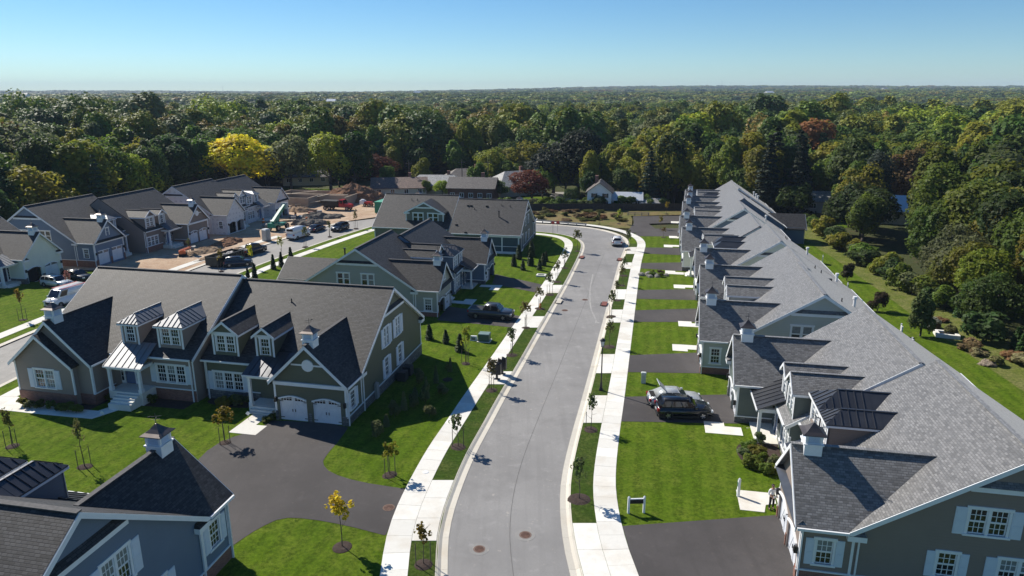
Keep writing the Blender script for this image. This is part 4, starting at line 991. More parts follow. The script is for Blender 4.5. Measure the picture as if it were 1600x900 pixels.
# ------------------------------------------------------------------ vehicles
def paint(name, c, rough=.25, metal=.0):
    if name in MATS: return MATS[name]
    t = NT(name); t.P(Base_Color=(*c, 1), Roughness=rough, Metallic=metal); t.set(t.b, 'Coat Weight', .6); t.set(t.b, 'Coat Roughness', .08); MATS[name] = t.m; return t.m
RUB = plain('tyre_rubber', (.015, .015, .016), .8); RIM = metalroof('alloy_rim', (.4, .4, .42), .3, .8); CGLASS = glass('car_glass', (.006, .007, .01))
LAMP = plain('headlight_glass', (.55, .57, .6), .15); TAIL = plain('tail_light', (.30, .012, .012), .25); PLAS = plain('black_plastic', (.02, .02, .021), .6)
WHEEL = {}
def wheel(parent, x, y, r, wd=.24):
    k = (r, wd)
    if k not in WHEEL:
        t = MB(); t.lathe([(r * .62, -wd / 2), (r * .95, -wd / 2), (r, -wd / 3), (r, wd / 3), (r * .95, wd / 2), (r * .62, wd / 2), (r * .62, -wd / 2)], 20)
        q = MB(); q.lathe([(0, -wd * .3), (r * .62, -wd * .36), (r * .64, wd * .36), (r * .3, wd * .30), (0, wd * .34)], 20)
        for i in range(5):
            a = 6.283 * i / 5; q.beam((0, 0, wd * .4), (r * .58 * math.cos(a), r * .58 * math.sin(a), wd * .36), .09, .06, (0, 0, 1))
        for mb in (t, q): mb.v = [(p[0], p[2], p[1]) for p in mb.v]
        WHEEL[k] = (t.mesh('wheel', RUB, smooth=True), q.mesh('rim', RIM))
    t, q = WHEEL[k]; o = ob('wheel', t, parent, (x, y, r), 0 if y > 0 else math.pi); ob('rim', q, o)
def car(name, label, cat, x, y, rz, body, L=4.7, Wd=1.86, kind='suv', group='parked cars', hatch=False, dz=.15):
    """forward is +X in local space"""
    root = base(name, x, y, rz, label, cat, group, dz)
    hw = Wd / 2; r = {'suv': .36, 'sedan': .33, 'pickup': .40, 'van': .36}[kind]
    F, B = L / 2, -L / 2; zb = r * .72
    axf, axr = F - L * .185, B + L * .19
    hood, belt, top = {'suv': (.98, 1.04, 1.66), 'sedan': (.84, .92, 1.45), 'pickup': (1.12, 1.18, 1.88), 'van': (1.15, 1.3, 2.35)}[kind]
    if kind == 'suv': cab = [(F - L * .27, belt), (F - L * .42, top - .02), (B + L * .10, top), (B + .08, belt)]; prof = [(B, zb), (F - .08, zb), (F, zb + .25), (F - .04, hood - .18), (F - .3, hood - .04), (F - L * .25, belt), (B + .05, belt + .02), (B - .02, .62)]
    elif kind == 'sedan': cab = [(F - L * .29, belt), (F - L * .46, top - .02), (B + L * .30, top), (B + L * .10, belt + .03)]; prof = [(B, zb), (F - .08, zb), (F, zb + .2), (F - .05, hood - .18), (F - .35, hood - .03), (F - L * .27, belt), (B + L * .08, belt + .05), (B + .02, belt - .06), (B - .02, .55)]
    elif kind == 'pickup': cab = [(F - L * .245, belt), (F - L * .34, top - .02), (B + L * .38, top), (B + L * .345, belt)]; prof = [(B, zb + .1), (F - .08, zb), (F, zb + .3), (F - .03, hood - .1), (F - .2, hood), (F - L * .235, belt), (B + .02, belt - .02), (B - .02, .75)]
    else: cab = [(F - L * .14, belt), (F - L * .26, top - .1), (F - L * .34, top), (B + .03, top), (B + .01, belt)]; prof = [(B, zb), (F - .08, zb), (F, zb + .25), (F - .1, hood - .22), (F - L * .13, belt), (B, belt), (B, .6)]
    bm = bmesh.new()
    def loft(pf, secs):
        rings = []
        for yy, sh, dzp in secs: rings.append([bm.verts.new((px - sh * (1 if px > 0 else -1), yy, pz + dzp * (pz > .7))) for px, pz in pf])
        for a, b in zip(rings, rings[1:]):
            for i in range(len(pf)): j = (i + 1) % len(pf); bm.faces.new((a[i], a[j], b[j], b[i]))
        bm.faces.new(rings[0]); bm.faces.new(rings[-1])
    loft(prof, [(-hw, .16, -.03), (-hw * .9, .03, 0), (0, 0, .015), (hw * .9, .03, 0), (hw, .16, -.03)])
    bmesh.ops.recalc_face_normals(bm, faces=bm.faces)
    bmesh.ops.bevel(bm, geom=[e for e in bm.edges if e.calc_face_angle(0) > .5], offset=.085, segments=3, affect='EDGES')
    for f in bm.faces: f.smooth = True
    me = bpy.data.meshes.new('body'); bm.to_mesh(me); bm.free(); me.materials.append(body); ob('body', me, root)
    # cabin: pillars and roof in body colour with glass between
    ih = hw * .78; m = MB(); g = []
    bo = [(px, s_ * hw * .93, pz) for s_ in (-1, 1) for px, pz in cab]
    n = len(cab)
    pt = lambda i, s_: (cab[i][0], s_ * (hw * .93 if cab[i][1] <= belt + .04 else (ih if kind != 'van' else hw * .88)), cab[i][1])
    m.prism([pt(i, -1) for i in range(n)], [pt(i, 1) for i in range(n)])
    tops = [i for i in range(n) if cab[i][1] > belt + .1]
    mesh = m.mesh('cabin', body); bm = bmesh.new(); bm.from_mesh(mesh)
    bmesh.ops.bevel(bm, geom=[e for e in bm.edges if e.verts[0].co.z > belt + .1 and e.verts[1].co.z > belt + .1], offset=.09, segments=3, affect='EDGES')
    for f in bm.faces: f.smooth = True
    bm.to_mesh(mesh); bm.free(); ob('cabin', mesh, root)
    def lerp(a, b, t): return tuple(a[k] + (b[k] - a[k]) * t for k in range(3))
    def gl(nm, a, b, c, d, out):     # glass sheet a little proud of the cabin
        o = Vector(out) * .012
        mb = MB(); mb.prism([Vector(q) - o for q in (a, b, c, d)], [Vector(q) + o for q in (a, b, c, d)]); ob(nm, mb.mesh(nm, CGLASS), root)
    a, b = pt(0, -1), pt(0, 1); d, c = pt(1, -1), pt(1, 1)
    q = lambda s0, s1, t0, t1, A, B_, C, D_: (lerp(lerp(A, D_, t0), lerp(B_, C, t0), s0), lerp(lerp(A, D_, t0), lerp(B_, C, t0), s1), lerp(lerp(A, D_, t1), lerp(B_, C, t1), s1), lerp(lerp(A, D_, t1), lerp(B_, C, t1), s0))
    gl('windshield', *q(.05, .95, .06, .94, a, b, c, d), (.8, 0, .6))
    k = n - 1; a, b, d, c = pt(k, 1), pt(k, -1), pt(k - 1, 1), pt(k - 1, -1)
    if not hatch: gl('rear_window', *q(.08, .92, .2 if kind != 'van' else .45, .88, a, b, c, d), (-.85, 0, .4))
    for s_ in (-1, 1):
        A, B_, C, D_ = pt(k, s_), pt(0, s_), pt(1, s_), pt(k - 1, s_)
        spans = {'suv': [(.06, .30), (.33, .60), (.63, .93)], 'sedan': [(.12, .46), (.50, .92)], 'pickup': [(.06, .46), (.5, .93)], 'van': [(.72, .95)]}[kind]
        for s0, s1 in spans: gl('side_window', *q(s0, s1, .12, .88, A, B_, C, D_), (0, s_ * .95, .3))
    if kind == 'pickup':
        m = MB(); bx0, bx1 = B + .08, B + L * .335; m.box(bx0, bx1, -hw * .82, hw * .82, belt - .035, belt + .005); ob('bed', m.mesh('bed', PLAS), root)
        m = MB()
        for s_ in (-1, 1): m.box(bx0 - .06, bx1, s_ * hw * .84, s_ * hw * .96, belt - .05, belt + .06)
        m.box(bx0 - .08, bx0 + .02, -hw * .84, hw * .84, belt - .3, belt + .055); ob('bed_rail', m.mesh('bed_rail', body), root)
    if kind == 'suv':
        m = MB()
        for s_ in (-1, 1): m.bar((cab[1][0] - .1, s_ * ih * .88, top + .02), (cab[2][0] + .1, s_ * ih * .88, top + .03), .018)
        ob('roof_rail', m.mesh('roof_rail', BLACK), root)
    # arches, bumpers, lamps, mirrors
    m = MB()
    for ax in (axf, axr):
        for s_ in (-1, 1):
            m.lathe([(0, 0), (r * 1.16, 0), (r * 1.16, .02)], 18)
            for vi in range(len(m.v) - 18 * 7 if False else 0, 0): pass
    m = MB()
    for ax in (axf, axr):
        for s_ in (-1, 1):
            y0 = s_ * (hw - .03); n_ = 16
            m.prism([(ax + r * 1.15 * math.cos(6.283 * i / n_), y0 - s_ * .2, max(.16, r + r * 1.15 * math.sin(6.283 * i / n_))) for i in range(n_)], [(ax + r * 1.15 * math.cos(6.283 * i / n_), y0 + s_ * .04, max(.16, r + r * 1.15 * math.sin(6.283 * i / n_))) for i in range(n_)])
    ob('wheel_arch', m.mesh('wheel_arch', PLAS), root)
    m = MB(); m.box(B + .2, F - .2, -hw - .005, hw + .005, zb - .1, zb + .1); m.box(F - .12, F + .03, -hw * .85, hw * .85, zb - .03, zb + .12); m.box(B - .04, B + .1, -hw * .85, hw * .85, zb - .03, zb + .2); ob('bumper', m.mesh('bumper', PLAS), root)
    m = MB(); m.box(F - .06, F + .008, -hw * .5, hw * .5, zb + .28, hood - .25); ob('grille', m.mesh('grille', PLAS), root)
    for s_ in (-1, 1):
        m = MB(); m.box(F - .22, F - .02, s_ * hw * .60, s_ * hw * .96, hood - .32, hood - .16); ob('headlight', m.mesh('headlight', LAMP), root)
        m = MB(); m.box(B - .035, B + .15, s_ * hw * .70, s_ * hw * .975, belt - .32, belt - .1); ob('tail_light', m.mesh('tail_light', TAIL), root)
        m = MB(); m.box(cab[0][0] - .32, cab[0][0] - .14, s_ * (hw - .02), s_ * (hw + .2), belt + .02, belt + .18); ob('mirror', m.mesh('mirror', body), root)
        for ax in (axf, axr): wheel(root, ax, s_ * (hw - .09), r)
    m = MB(); m.box(B - .035, B - .015, -.26, .26, zb + .3, zb + .42); ob('licence_plate', m.mesh('licence_plate', plain('plate_white', (.6, .6, .58), .5)), root)
    if hatch:
        m = MB(); p = Vector(pt(k - 1, 0)); 
        a = Vector((cab[k - 1][0], -ih, cab[k - 1][1])); b = Vector((cab[k - 1][0], ih, cab[k - 1][1])); up = Vector((-.62, 0, .62))
        m.prism([a, b, b + up, a + up], [a + Vector((.04, 0, .05)), b + Vector((.04, 0, .05)), b + up + Vector((.04, 0, .05)), a + up + Vector((.04, 0, .05))]); ob('open_hatch', m.mesh('open_hatch', body), root)
        m = MB(); m.box(B + .16, B + L * .17, -ih * .8, ih * .8, belt - .02, belt + .075); ob('boot_opening', m.mesh('boot_opening', DARK), root)
    return root
P_BLK = paint('black_paint', (.008, .009, .013)); P_SIL = paint('silver_paint', (.52, .54, .54), .3, .25); P_WHT = paint('white_paint', (.75, .76, .77)); P_NAVY = paint('navy_paint', (.014, .02, .04)); P_GRY = paint('grey_paint', (.06, .065, .075), .3, .4)
car('suv', 'black SUV in front of the silver car on the asphalt driveway', 'car', 14.5, 54.2, R(-2), P_BLK, 4.6, 1.86, 'suv')
car('sedan', 'silver car with its boot open behind the black SUV', 'car', 14.3, 56.55, R(-1), P_SIL, 4.7, 1.85, 'sedan', hatch=True)
car('pickup_truck', 'dark grey pickup truck on the shaded driveway of the sage house', 'pickup truck', -2.6, 83.3, R(-14), P_GRY, 5.6, 1.98, 'pickup', dz=.15)
car('suv', 'white SUV parked at the bend of the main street', 'car', 20.0, 131.0, R(84), P_WHT, 4.7, 1.88, 'suv', dz=.02)
car('suv', 'silver station wagon before the open garage of the cream house', 'car', -67.2, 99.6, R(-20), P_SIL, 4.8, 1.84, 'suv')
car('suv', 'black SUV with a pale roof on the driveway beside the silver station wagon', 'car', -66.6, 103.6, R(-20), P_BLK, 4.8, 1.9, 'suv')
vn = car('van', 'white van with a red roof stripe, half hidden behind the roof of the taupe house', 'van', -60.2, 90.6, R(252), P_WHT, 5.4, 2.0, 'van', dz=.03)
m = MB(); m.box(-2.6, 1.2, .72, .86, 2.36, 2.38); m.box(-2.6, 1.2, -.86, -.72, 2.36, 2.38); ob('red_stripe', m.mesh('red_stripe', plain('red_paint', (.5, .03, .03), .4)), vn)
car('sedan', 'dark navy hatchback parked behind the black dumpster', 'car', -45.7, 113.6, R(198 + 180), P_NAVY, 4.5, 1.82, 'suv', dz=.03)
car('pickup_truck', 'black pickup truck with a glaring bonnet between the dumpster and the toilet booth', 'pickup truck', -46.6, 122.8, R(70), P_BLK, 5.7, 2.0, 'pickup', dz=.03)
car('van', 'white delivery van parked along the construction yard', 'van', -42.6, 137.2, R(72), P_WHT, 5.6, 2.0, 'van', dz=.03)
car('sedan', 'dark blue sedan in front of the white delivery van', 'car', -41.0, 144.6, R(74), P_NAVY, 4.6, 1.82, 'sedan', dz=.03)
car('suv', 'black SUV standing in the pale side street opposite the dark blue sedan', 'car', -36.2, 145.2, R(252), P_BLK, 4.7, 1.88, 'suv', dz=.03)

# ------------------------------------------------------------------ street furniture
lp = base('street_lamp', 8.22, 59.71, 0, 'black street lamp post with a lantern on the right hand verge', 'street lamp')
m = MB(); m.lathe([(.2, 0), (.2, .12), (.13, .3), (.10, .75), (.065, .85), (.05, 3.95), (.09, 4.0), (.05, 4.1), (.05, 4.3)], 12); ob('post', m.mesh('post', BLACK, smooth=False), lp)
m = MB(); m.lathe([(.05, 4.25), (.16, 4.32), (.16, 4.36)], 8); m.lathe([(.26, 4.86), (.27, 4.9), (.15, 5.05), (.05, 5.12), (.0, 5.2)], 8)
for i in range(4): a = 6.283 * (i + .5) / 4; m.bar((.15 * math.cos(a), .15 * math.sin(a), 4.35), (.23 * math.cos(a), .23 * math.sin(a), 4.88), .014, 4)
ob('lantern_frame', m.mesh('lantern_frame', BLACK), lp)
m = MB(); m.lathe([(.14, 4.36), (.22, 4.87)], 8); ob('lantern_glass', m.mesh('lantern_glass', plain('frosted_glass', (.55, .56, .55), .3)), lp)
for (x, y, lab) in ((-1.45, 62.5, 'black mailbox cluster nearest to the shadow edge, by the kerb of the main street'), (-.95, 63.9, 'black mailbox cluster behind the other one by the kerb')):
    b_ = base('mailbox', x, y, R(-12), lab, 'mailbox', 'mailbox clusters')
    m = MB(); m.box(-.4, .4, -.24, .24, .55, 1.62); m.lathe([(.44, 1.62), (.40, 1.68), (.1, 1.8), (0, 1.82)], 4); ob('cabinet', m.mesh('cabinet', BLACK), b_)
    m = MB(); m.box(-.1, .1, -.1, .1, 0, .55); m.box(-.28, .28, -.2, .2, 0, .06); ob('pedestal', m.mesh('pedestal', BLACK), b_)
    dm = MB(); dm.box(-.085, .085, -.012, 0, -.05, .05); dme = dm.mesh('mailbox_door', plain('dark_door', (.03, .03, .033), .35))
    for i in range(4):
        for k in range(6): ob('mailbox_door', dme, b_, (-.285 + .19 * i, -.24, .7 + k * .15))
sg_ = base('yard_sign', 7.95, 39.33, R(3), 'black board between two white posts at the lawn corner by the sidewalk', 'sign')
for x in (-.5, .5):
    m = MB(); m.box(x - .065, x + .065, -.065, .065, 0, 1.12); m.lathe([(.09, 1.12), (.09, 1.16), (0, 1.24)], 4, (x, 0, 0)); ob('post', m.mesh('post', WHITE), sg_)
m = MB(); m.box(-.43, .43, -.025, .025, .68, .98); ob('board', m.mesh('board', BLACK), sg_)
m = MB(); m.box(-.43, .43, -.04, .04, .985, 1.05); ob('rail', m.mesh('rail', WHITE), sg_)
wp = base('house_post', 15.11, 41.3, 0, 'single white post on the lawn by the lead walk near the person', 'post')
m = MB(); m.box(-.08, .08, -.08, .08, 0, 1.25); m.lathe([(.11, 1.25), (.11, 1.29), (0, 1.4)], 4); ob('post', m.mesh('post', WHITE), wp)
m = MB(); m.box(-.09, -.081, -.06, .06, .75, 1.05); ob('plaque', m.mesh('plaque', plain('green_plaque', (.05, .14, .12), .5)), wp)
tr = base('transformer', -3.1, 74.2, R(-11), 'green electrical transformer box on the lawn near the pickup truck', 'transformer')
m = MB(); m.box(-.62, .62, -.5, .5, .08, .85); ob('body', m.mesh('body', plain('utility_green', (.07, .12, .10), .5)), tr)
m = MB(); m.prism([(-.66, -.54, .85), (.66, -.54, .85), (.66, .54, .85), (-.66, .54, .85)], [(-.6, -.5, .95), (.6, -.5, .95), (.6, .5, .95), (-.6, .5, .95)]); ob('lid', m.mesh('lid', plain('utility_green_lid', (.17, .24, .22), .45)), tr)
m = MB(); m.box(-.75, .75, -.62, .62, 0, .08); ob('pad', m.mesh('pad', CONC), tr)
ub = base('utility_box', -4.3, 74.5, R(-11), 'low white utility box beside the green transformer', 'utility box')
m = MB(); m.prism([(-.4, -.3, 0), (.4, -.3, 0), (.4, .3, 0), (-.4, .3, 0)], [(-.34, -.2, .55), (.34, -.2, .55), (.34, .2, .48), (-.34, .2, .48)]); ob('body', m.mesh('body', WHITE), ub); m = MB(); m.box(-.25, .25, -.285, -.25, .1, .4); ob('door', m.mesh('door', plain('grey_door', (.2, .2, .2))), ub)
ub = base('utility_box', 12.48, 61.6, R(-11), 'upright pale utility pedestal on the lawn behind the silver car', 'utility box')
m = MB(); m.box(-.22, .22, -.18, .18, 0, 1.0); m.prism([(-.25, -.2, 1.0), (.25, -.2, 1.0), (.25, .2, 1.0), (-.25, .2, 1.0)], [(-.2, -.16, 1.08), (.2, -.16, 1.08), (.2, .16, 1.08), (-.2, .16, 1.08)]); ob('body', m.mesh('body', plain('pale_grey', (.5, .52, .5), .5)), ub)
fh = base('fire_hydrant', 3.7, 87.5, 0, 'orange fire hydrant on the left verge', 'fire hydrant')
m = MB(); m.lathe([(.17, 0), (.17, .05), (.12, .08), (.12, .55), (.15, .57), (.15, .61), (.11, .7), (.05, .77), (0, .8)], 12); ob('barrel', m.mesh('barrel', plain('hydrant_orange', (.55, .17, .02), .45)), fh)
m = MB(); m.bar((-.2, 0, .42), (.2, 0, .42), .05, 8); m.bar((0, -.2, .42), (0, 0, .42), .065, 8); ob('nozzle', m.mesh('nozzle', plain('hydrant_cap', (.5, .4, .1), .45)), fh)
for k, (x, y, lab, rd) in enumerate(((6.35, 91.2, 'dark kerb inlet on the left side of the street beside the hydrant verge', 0), (12.35, 90.0, 'reddish kerb inlet on the right side of the street', 1), (12.2, 119.7, 'reddish kerb inlet on the left side before the bend', 1), (18.6, 117.9, 'reddish kerb inlet on the right side before the bend', 1))):
    o = base('storm_drain', x, y, R(-13), lab, 'storm drain', 'kerb inlets', .0)
    m = MB(); m.box(-.28, .42, -.9, .9, .10, .19); ob('cover', m.mesh('cover', plain('inlet_red', srgb(120, 72, 62), .8) if rd else CURB), o)
    m = MB(); m.box(-.45, .40, -.7, .7, .005, .098); ob('opening', m.mesh('opening', DARK), o)
PATCH = asphalt('patch_asphalt', (.29, .28, .265), .1, False)
for k, (x, y, r, lab) in enumerate(((.82, 37.17, .31, 'rusty manhole cover in mid street near the bottom, right one of two'), (-1.94, 35.79, .29, 'rusty manhole cover nearest to the bottom edge, left of the other one'), (10.07, 92.54, .36, 'far manhole cover in the middle of the street'), (6.9, 87.2, .36, 'far manhole cover near the left kerb'), (-8.0, 39.9, .32, 'round cover set in the dark driveway by the sidewalk'))):
    o = base('manhole_cover', x, y, 0, lab, 'manhole cover', 'manhole covers', .0 if k < 4 else .137)
    if k < 4:
        m = MB(); m.lathe([(0, .008), (r * 2.0, .007), (r * 2.02, .0)], 24); ob('patch', m.mesh('patch', PATCH), o)
    m = MB(); m.lathe([(r, .010), (r * 1.22, .012), (r * 1.24, .0)], 24); ob('ring', m.mesh('ring', plain('rust_ring', (.16, .10, .075), .8)), o)
    m = MB(); m.lathe([(0, .018), (r * .95, .016), (r * .97, .0)], 24)
    for i in range(8): a = 6.283 * i / 8; m.beam((r * .25 * math.cos(a), r * .25 * math.sin(a), .02), (r * .85 * math.cos(a), r * .85 * math.sin(a), .018), .04, .016)
    ob('lid', m.mesh('lid', plain('rusty_iron', (.115, .062, .045), .75, .2, var=.3)), o)
vc = base('valve_cover', -6.15, 44.5, 0, 'small round white cover in the left verge', 'cover'); m = MB(); m.lathe([(0, .06), (.2, .05), (.24, 0)], 14); ob('lid', m.mesh('lid', WHITE), vc)
ub = base('utility_pad', 4.6, 106.5, R(-12), 'low white concrete ring on the lawn below the conifers', 'utility cover', dz=.12)
m = MB(); m.box(-.75, .75, -.6, -.35, 0, .22); m.box(-.75, .75, .35, .6, 0, .22); m.box(-.75, -.5, -.35, .35, 0, .22); m.box(.5, .75, -.35, .35, 0, .22); ob('ring', m.mesh('ring', CONC), ub); m = MB(); m.box(-.5, .5, -.35, .35, 0, .12); ob('lid', m.mesh('lid', plain('lid_green', (.12, .16, .1))), ub)
ub = base('stone_ring', 49.9, 75.9, R(-20), 'low white concrete ring in the rough grass behind the right hand row', 'drain ring', dz=.12)
m = MB(); m.box(-1.2, 1.2, -.9, -.55, 0, .45); m.box(-1.2, 1.2, .55, .9, 0, .45); m.box(-1.2, -.8, -.55, .55, 0, .45); m.box(.8, 1.2, -.55, .55, 0, .45); ob('ring', m.mesh('ring', CONC), ub); m = MB(); m.box(-.8, .8, -.55, .55, 0, .3); ob('grate', m.mesh('grate', IRON), ub)
for k, (x, y) in enumerate(((8.4, 141.6), (9.4, 142.0))):
    o = base('sign_post', x, y, 0, ('left one' if k == 0 else 'right one') + ' of two thin red and white sign posts at the bend', 'sign post', 'sign posts at the bend')
    m = MB(); m.bar((0, 0, 0), (0, 0, 2.5), .04, 6); ob('post', m.mesh('post', plain('post_grey', (.35, .33, .32), .5)), o)
    m = MB(); m.box(-.3, .3, -.05, -.04, 1.9, 2.5); ob('board', m.mesh('board', plain('sign_red', (.45, .06, .06), .5)), o)
gr = base('guard_rail', 10.4, 151.6, R(-25), 'grey guard rail at the end of the street before the meadow', 'guard rail', dz=.1)
m = MB()
for k in range(-3, 3): pass
for k in range(7): pm = MB(); pm.box(-6 + 2 * k - .08, -6 + 2 * k + .08, .02, .16, 0, .75); ob('post', pm.mesh('post', plain('weathered_post', (.22, .19, .16), .8)), gr)
m.box(-6.3, 6.3, -.05, .015, .62, .74); m.box(-6.3, 6.3, -.05, .015, .42, .54); m.box(-6.3, 6.3, -.0, .018, .54, .62); ob('rail', m.mesh('rail', plain('galvanised', (.40, .40, .39), .45, .4)), gr)
fb = base('low_fence', 29.7, 163.0, R(-3), 'low wooden rail fence at the end of the parking court', 'fence', dz=.12)
for k in range(4): m = MB(); m.box(-2.4 + 1.6 * k - .08, -2.4 + 1.6 * k + .08, -.08, .08, 0, .8); ob('post', m.mesh('post', plain('weathered_post', (.22, .19, .16))), fb)
for k in range(2): m = MB(); m.box(-2.6, 2.6, -.04, .04, .3 + k * .32, .45 + k * .32); ob('rail', m.mesh('rail', plain('weathered_rail', (.28, .25, .21), .8)), fb)
# dark board fence behind the meadow
fc = base('board_fence', 4.0, 171.0, 0, 'long dark board fence behind the meadow', 'fence', dz=0)
pm = MB(); pm.box(-1.19, 1.19, -.03, .03, .1, 1.75); pm.box(-1.19, 1.19, .03, .08, .4, .5); pm.box(-1.19, 1.19, .03, .08, 1.4, 1.5)
for k in range(9): pm.box(-1.19 + k * .266, -1.19 + k * .266 + .02, -.045, -.03, .1, 1.75)
pme = pm.mesh('fence_panel', plain('dark_fence_wood', (.05, .042, .035), .9, var=.3)); po = MB(); po.box(-.07, .07, -.07, .07, 0, 1.9); poe = po.mesh('fence_post', plain('fence_post_wood', (.07, .06, .05), .9))
for k in range(24): ob('fence_panel', pme, fc, (1.25 + k * 2.5 - 14, .0, 0)); ob('fence_post', poe, fc, (k * 2.5 - 14, 0, 0))
# white privacy fences behind the right row
for k, (x, y, l) in enumerate(((57.3, 141.0, 2.2), (47.6, 95.5, 1.1), (44.3, 75.2, 1.2), (42.9, 70.5, .8), (52.0, 114.0, 1.2))):
    o = base('privacy_fence', x, y, R(66), ['white privacy fence beside the grey rear wing', 'white privacy fence behind the fourth house of the right row', 'small white privacy screen near the lone tree behind the right row', 'tiny white screen beside the back lawn near the lone tree', 'white privacy fence behind the sixth house of the right row'][k], 'fence', 'white privacy screens')
    m = MB(); m.box(0, l, -.03, .03, .1, 1.25); 
    for i in range(int(l / .2)): m.box(i * .2, i * .2 + .02, -.04, .04, .12, 1.22)
    ob('fence_panel', m.mesh('fence_panel', WHITE), o)
    for i in (0, 1): m = MB(); m.box(i * l - .07, i * l + .07, -.07, .07, 0, 1.4); ob('fence_post', m.mesh('fence_post', WHITE), o)
# bins and meter by the olive house side wall
def Lc2(O, ang, sg, u, v):
    n = Vector((math.cos(R(ang)), math.sin(R(ang)))); eu = sg * Vector((n.y, -n.x)); return Vector(O) + eu * u + n * v
for k, (v, lab) in enumerate(((7.6, 'dark air conditioner by the olive house side wall, the nearer of two'), (9.1, 'dark air conditioner by the olive house side wall, the farther of two'))):
    p = Lc2((-12.8, 54.95), 78, -1, -.75, v); o = base('air_conditioner', p.x, p.y, R(-12), lab, 'air conditioner', 'air conditioners')
    m = MB(); m.box(-.42, .42, -.42, .42, .06, .95); 
    for i in range(8): m.box(-.44, .44, -.44, .44, .15 + i * .09, .18 + i * .09)
    ob('body', m.mesh('body', plain('unit_grey', (.05, .05, .052), .5)), o); m = MB(); m.lathe([(0, .97), (.34, .97), (.36, .955)], 16); ob('fan_grille', m.mesh('fan_grille', BLACK), o)
p = Lc2((-12.8, 54.95), 78, -1, -.2, 4.3 - 1.6); o = base('electric_meter', p.x, p.y, R(-12), 'grey meter box fixed by the olive house side wall', 'meter box'); m = MB(); m.box(-.12, .15, -.25, .25, .2, 1.6); ob('body', m.mesh('body', plain('meter_grey', (.3, .3, .3))), o); m = MB(); m.lathe([(0, 0), (.1, 0), (.1, .08), (0, .1)], 12, (0, 0, 1.62)); ob('dial', m.mesh('dial', plain('meter_grey', 0)), o)
for k, (x, y, lab) in enumerate(((-34.2, 53.4, 'tiny white yard flag by the walk of the taupe house'), (-22.0, 53.3, 'tiny white yard flag by the lawn tree before the olive house'))):
    o = base('yard_flag', x, y, 0, lab, 'yard sign', 'tiny yard flags'); m = MB(); m.bar((0, 0, 0), (0, 0, .6), .012, 5); ob('stake', m.mesh('stake', BLACK), o); m = MB(); m.prism([(-.2, -.01, .6), (0, -.01, .4), (.2, -.01, .6), (0, -.01, .8)], [(-.2, .01, .6), (0, .01, .4), (.2, .01, .6), (0, .01, .8)]); ob('board', m.mesh('board', WHITE), o)

# ------------------------------------------------------------------ the person on the lead walk
def skin_chain(name, verts, edges, mat, parent, sub=2):
    me = bpy.data.meshes.new(name); me.from_pydata([v[:3] for v in verts], edges, []); o = ob(name, me, parent)
    o.modifiers.new('skin', 'SKIN'); me.skin_vertices[0].data
    for i, v in enumerate(verts): me.skin_vertices[0].data[i].radius = (v[3], v[4] if len(v) > 4 else v[3])
    me.skin_vertices[0].data[0].use_root = True
    s_ = o.modifiers.new('sub', 'SUBSURF'); s_.levels = sub; s_.render_levels = sub; me.materials.append(mat); return o
pr = base('person', 16.75, 39.75, R(15), 'person in white shirt and dark trousers on the walk by the corner house', 'person', dz=.15)
SKN = plain('skin', (.42, .25, .18), .5, var=.05); HAIR = plain('dark_hair', (.02, .015, .012), .6)
V = [(0, 0, .93, .13, .10), (0, 0, 1.12, .13, .09), (0, 0, 1.32, .16, .10), (0, .0, 1.43, .13, .085), (0, 0, 1.50, .055), (0, -.01, 1.56, .05)]
E_ = [(0, 1), (1, 2), (2, 3), (3, 4), (4, 5)]
def limb(pts, root): 
    i0 = root
    for p in pts: V.append(p); E_.append((i0, len(V) - 1)); i0 = len(V) - 1
limb([(.10, 0, .86, .085), (.115, -.03, .48, .06), (.12, .0, .09, .042), (.12, -.14, .035, .04, .03)], 0)
limb([(-.10, 0, .86, .085), (-.12, -.02, .48, .06), (-.14, .02, .09, .042), (-.15, -.12, .035, .04, .03)], 0)
limb([(.20, 0, 1.41, .06), (.27, .03, 1.14, .042), (.22, -.16, 1.0, .033), (.19, -.24, .98, .03)], 3)
limb([(-.20, 0, 1.41, .06), (-.27, .02, 1.14, .042), (-.2, -.18, 1.02, .033), (-.17, -.26, 1.0, .03)], 3)
pb = skin_chain('body', V, E_, SKN, pr)
trousers = [(0, 0, .98, .145, .115), (.105, 0, .84, .1), (.118, -.03, .48, .075), (.122, 0, .1, .06), (-.105, 0, .84, .1), (-.122, -.02, .48, .075), (-.14, .02, .1, .06)]
skin_chain('trousers', trousers, [(0, 1), (1, 2), (2, 3), (0, 4), (4, 5), (5, 6)], plain('dark_trousers', (.015, .015, .018), .8), pr)
shirt = [(0, 0, .98, .15, .12), (0, 0, 1.14, .15, .115), (0, 0, 1.32, .175, .12), (0, 0, 1.44, .12, .09), (.205, 0, 1.40, .075), (.272, .03, 1.14, .058), (.24, -.1, 1.05, .05), (-.205, 0, 1.40, .075), (-.272, .02, 1.14, .058), (-.23, -.1, 1.06, .05)]
skin_chain('shirt', shirt, [(0, 1), (1, 2), (2, 3), (3, 4), (4, 5), (5, 6), (3, 7), (7, 8), (8, 9)], plain('white_shirt', (.75, .76, .78), .8), pr)
hd = MB(); hd.lathe([(0, 1.53), (.05, 1.535), (.075, 1.58), (.088, 1.64), (.09, 1.68), (.075, 1.73), (.04, 1.76), (0, 1.77)], 14); hd.prism([(-.015, -.085, 1.63), (.015, -.085, 1.63), (.012, -.085, 1.67), (-.012, -.085, 1.67)], [(-.012, -.112, 1.635), (.012, -.112, 1.635), (.004, -.095, 1.665), (-.004, -.095, 1.665)])
for s_ in (-1, 1): hd.box(s_ * .085, s_ * .1, -.02, .02, 1.62, 1.68)
ob('head', hd.mesh('head', SKN, smooth=True), pr)
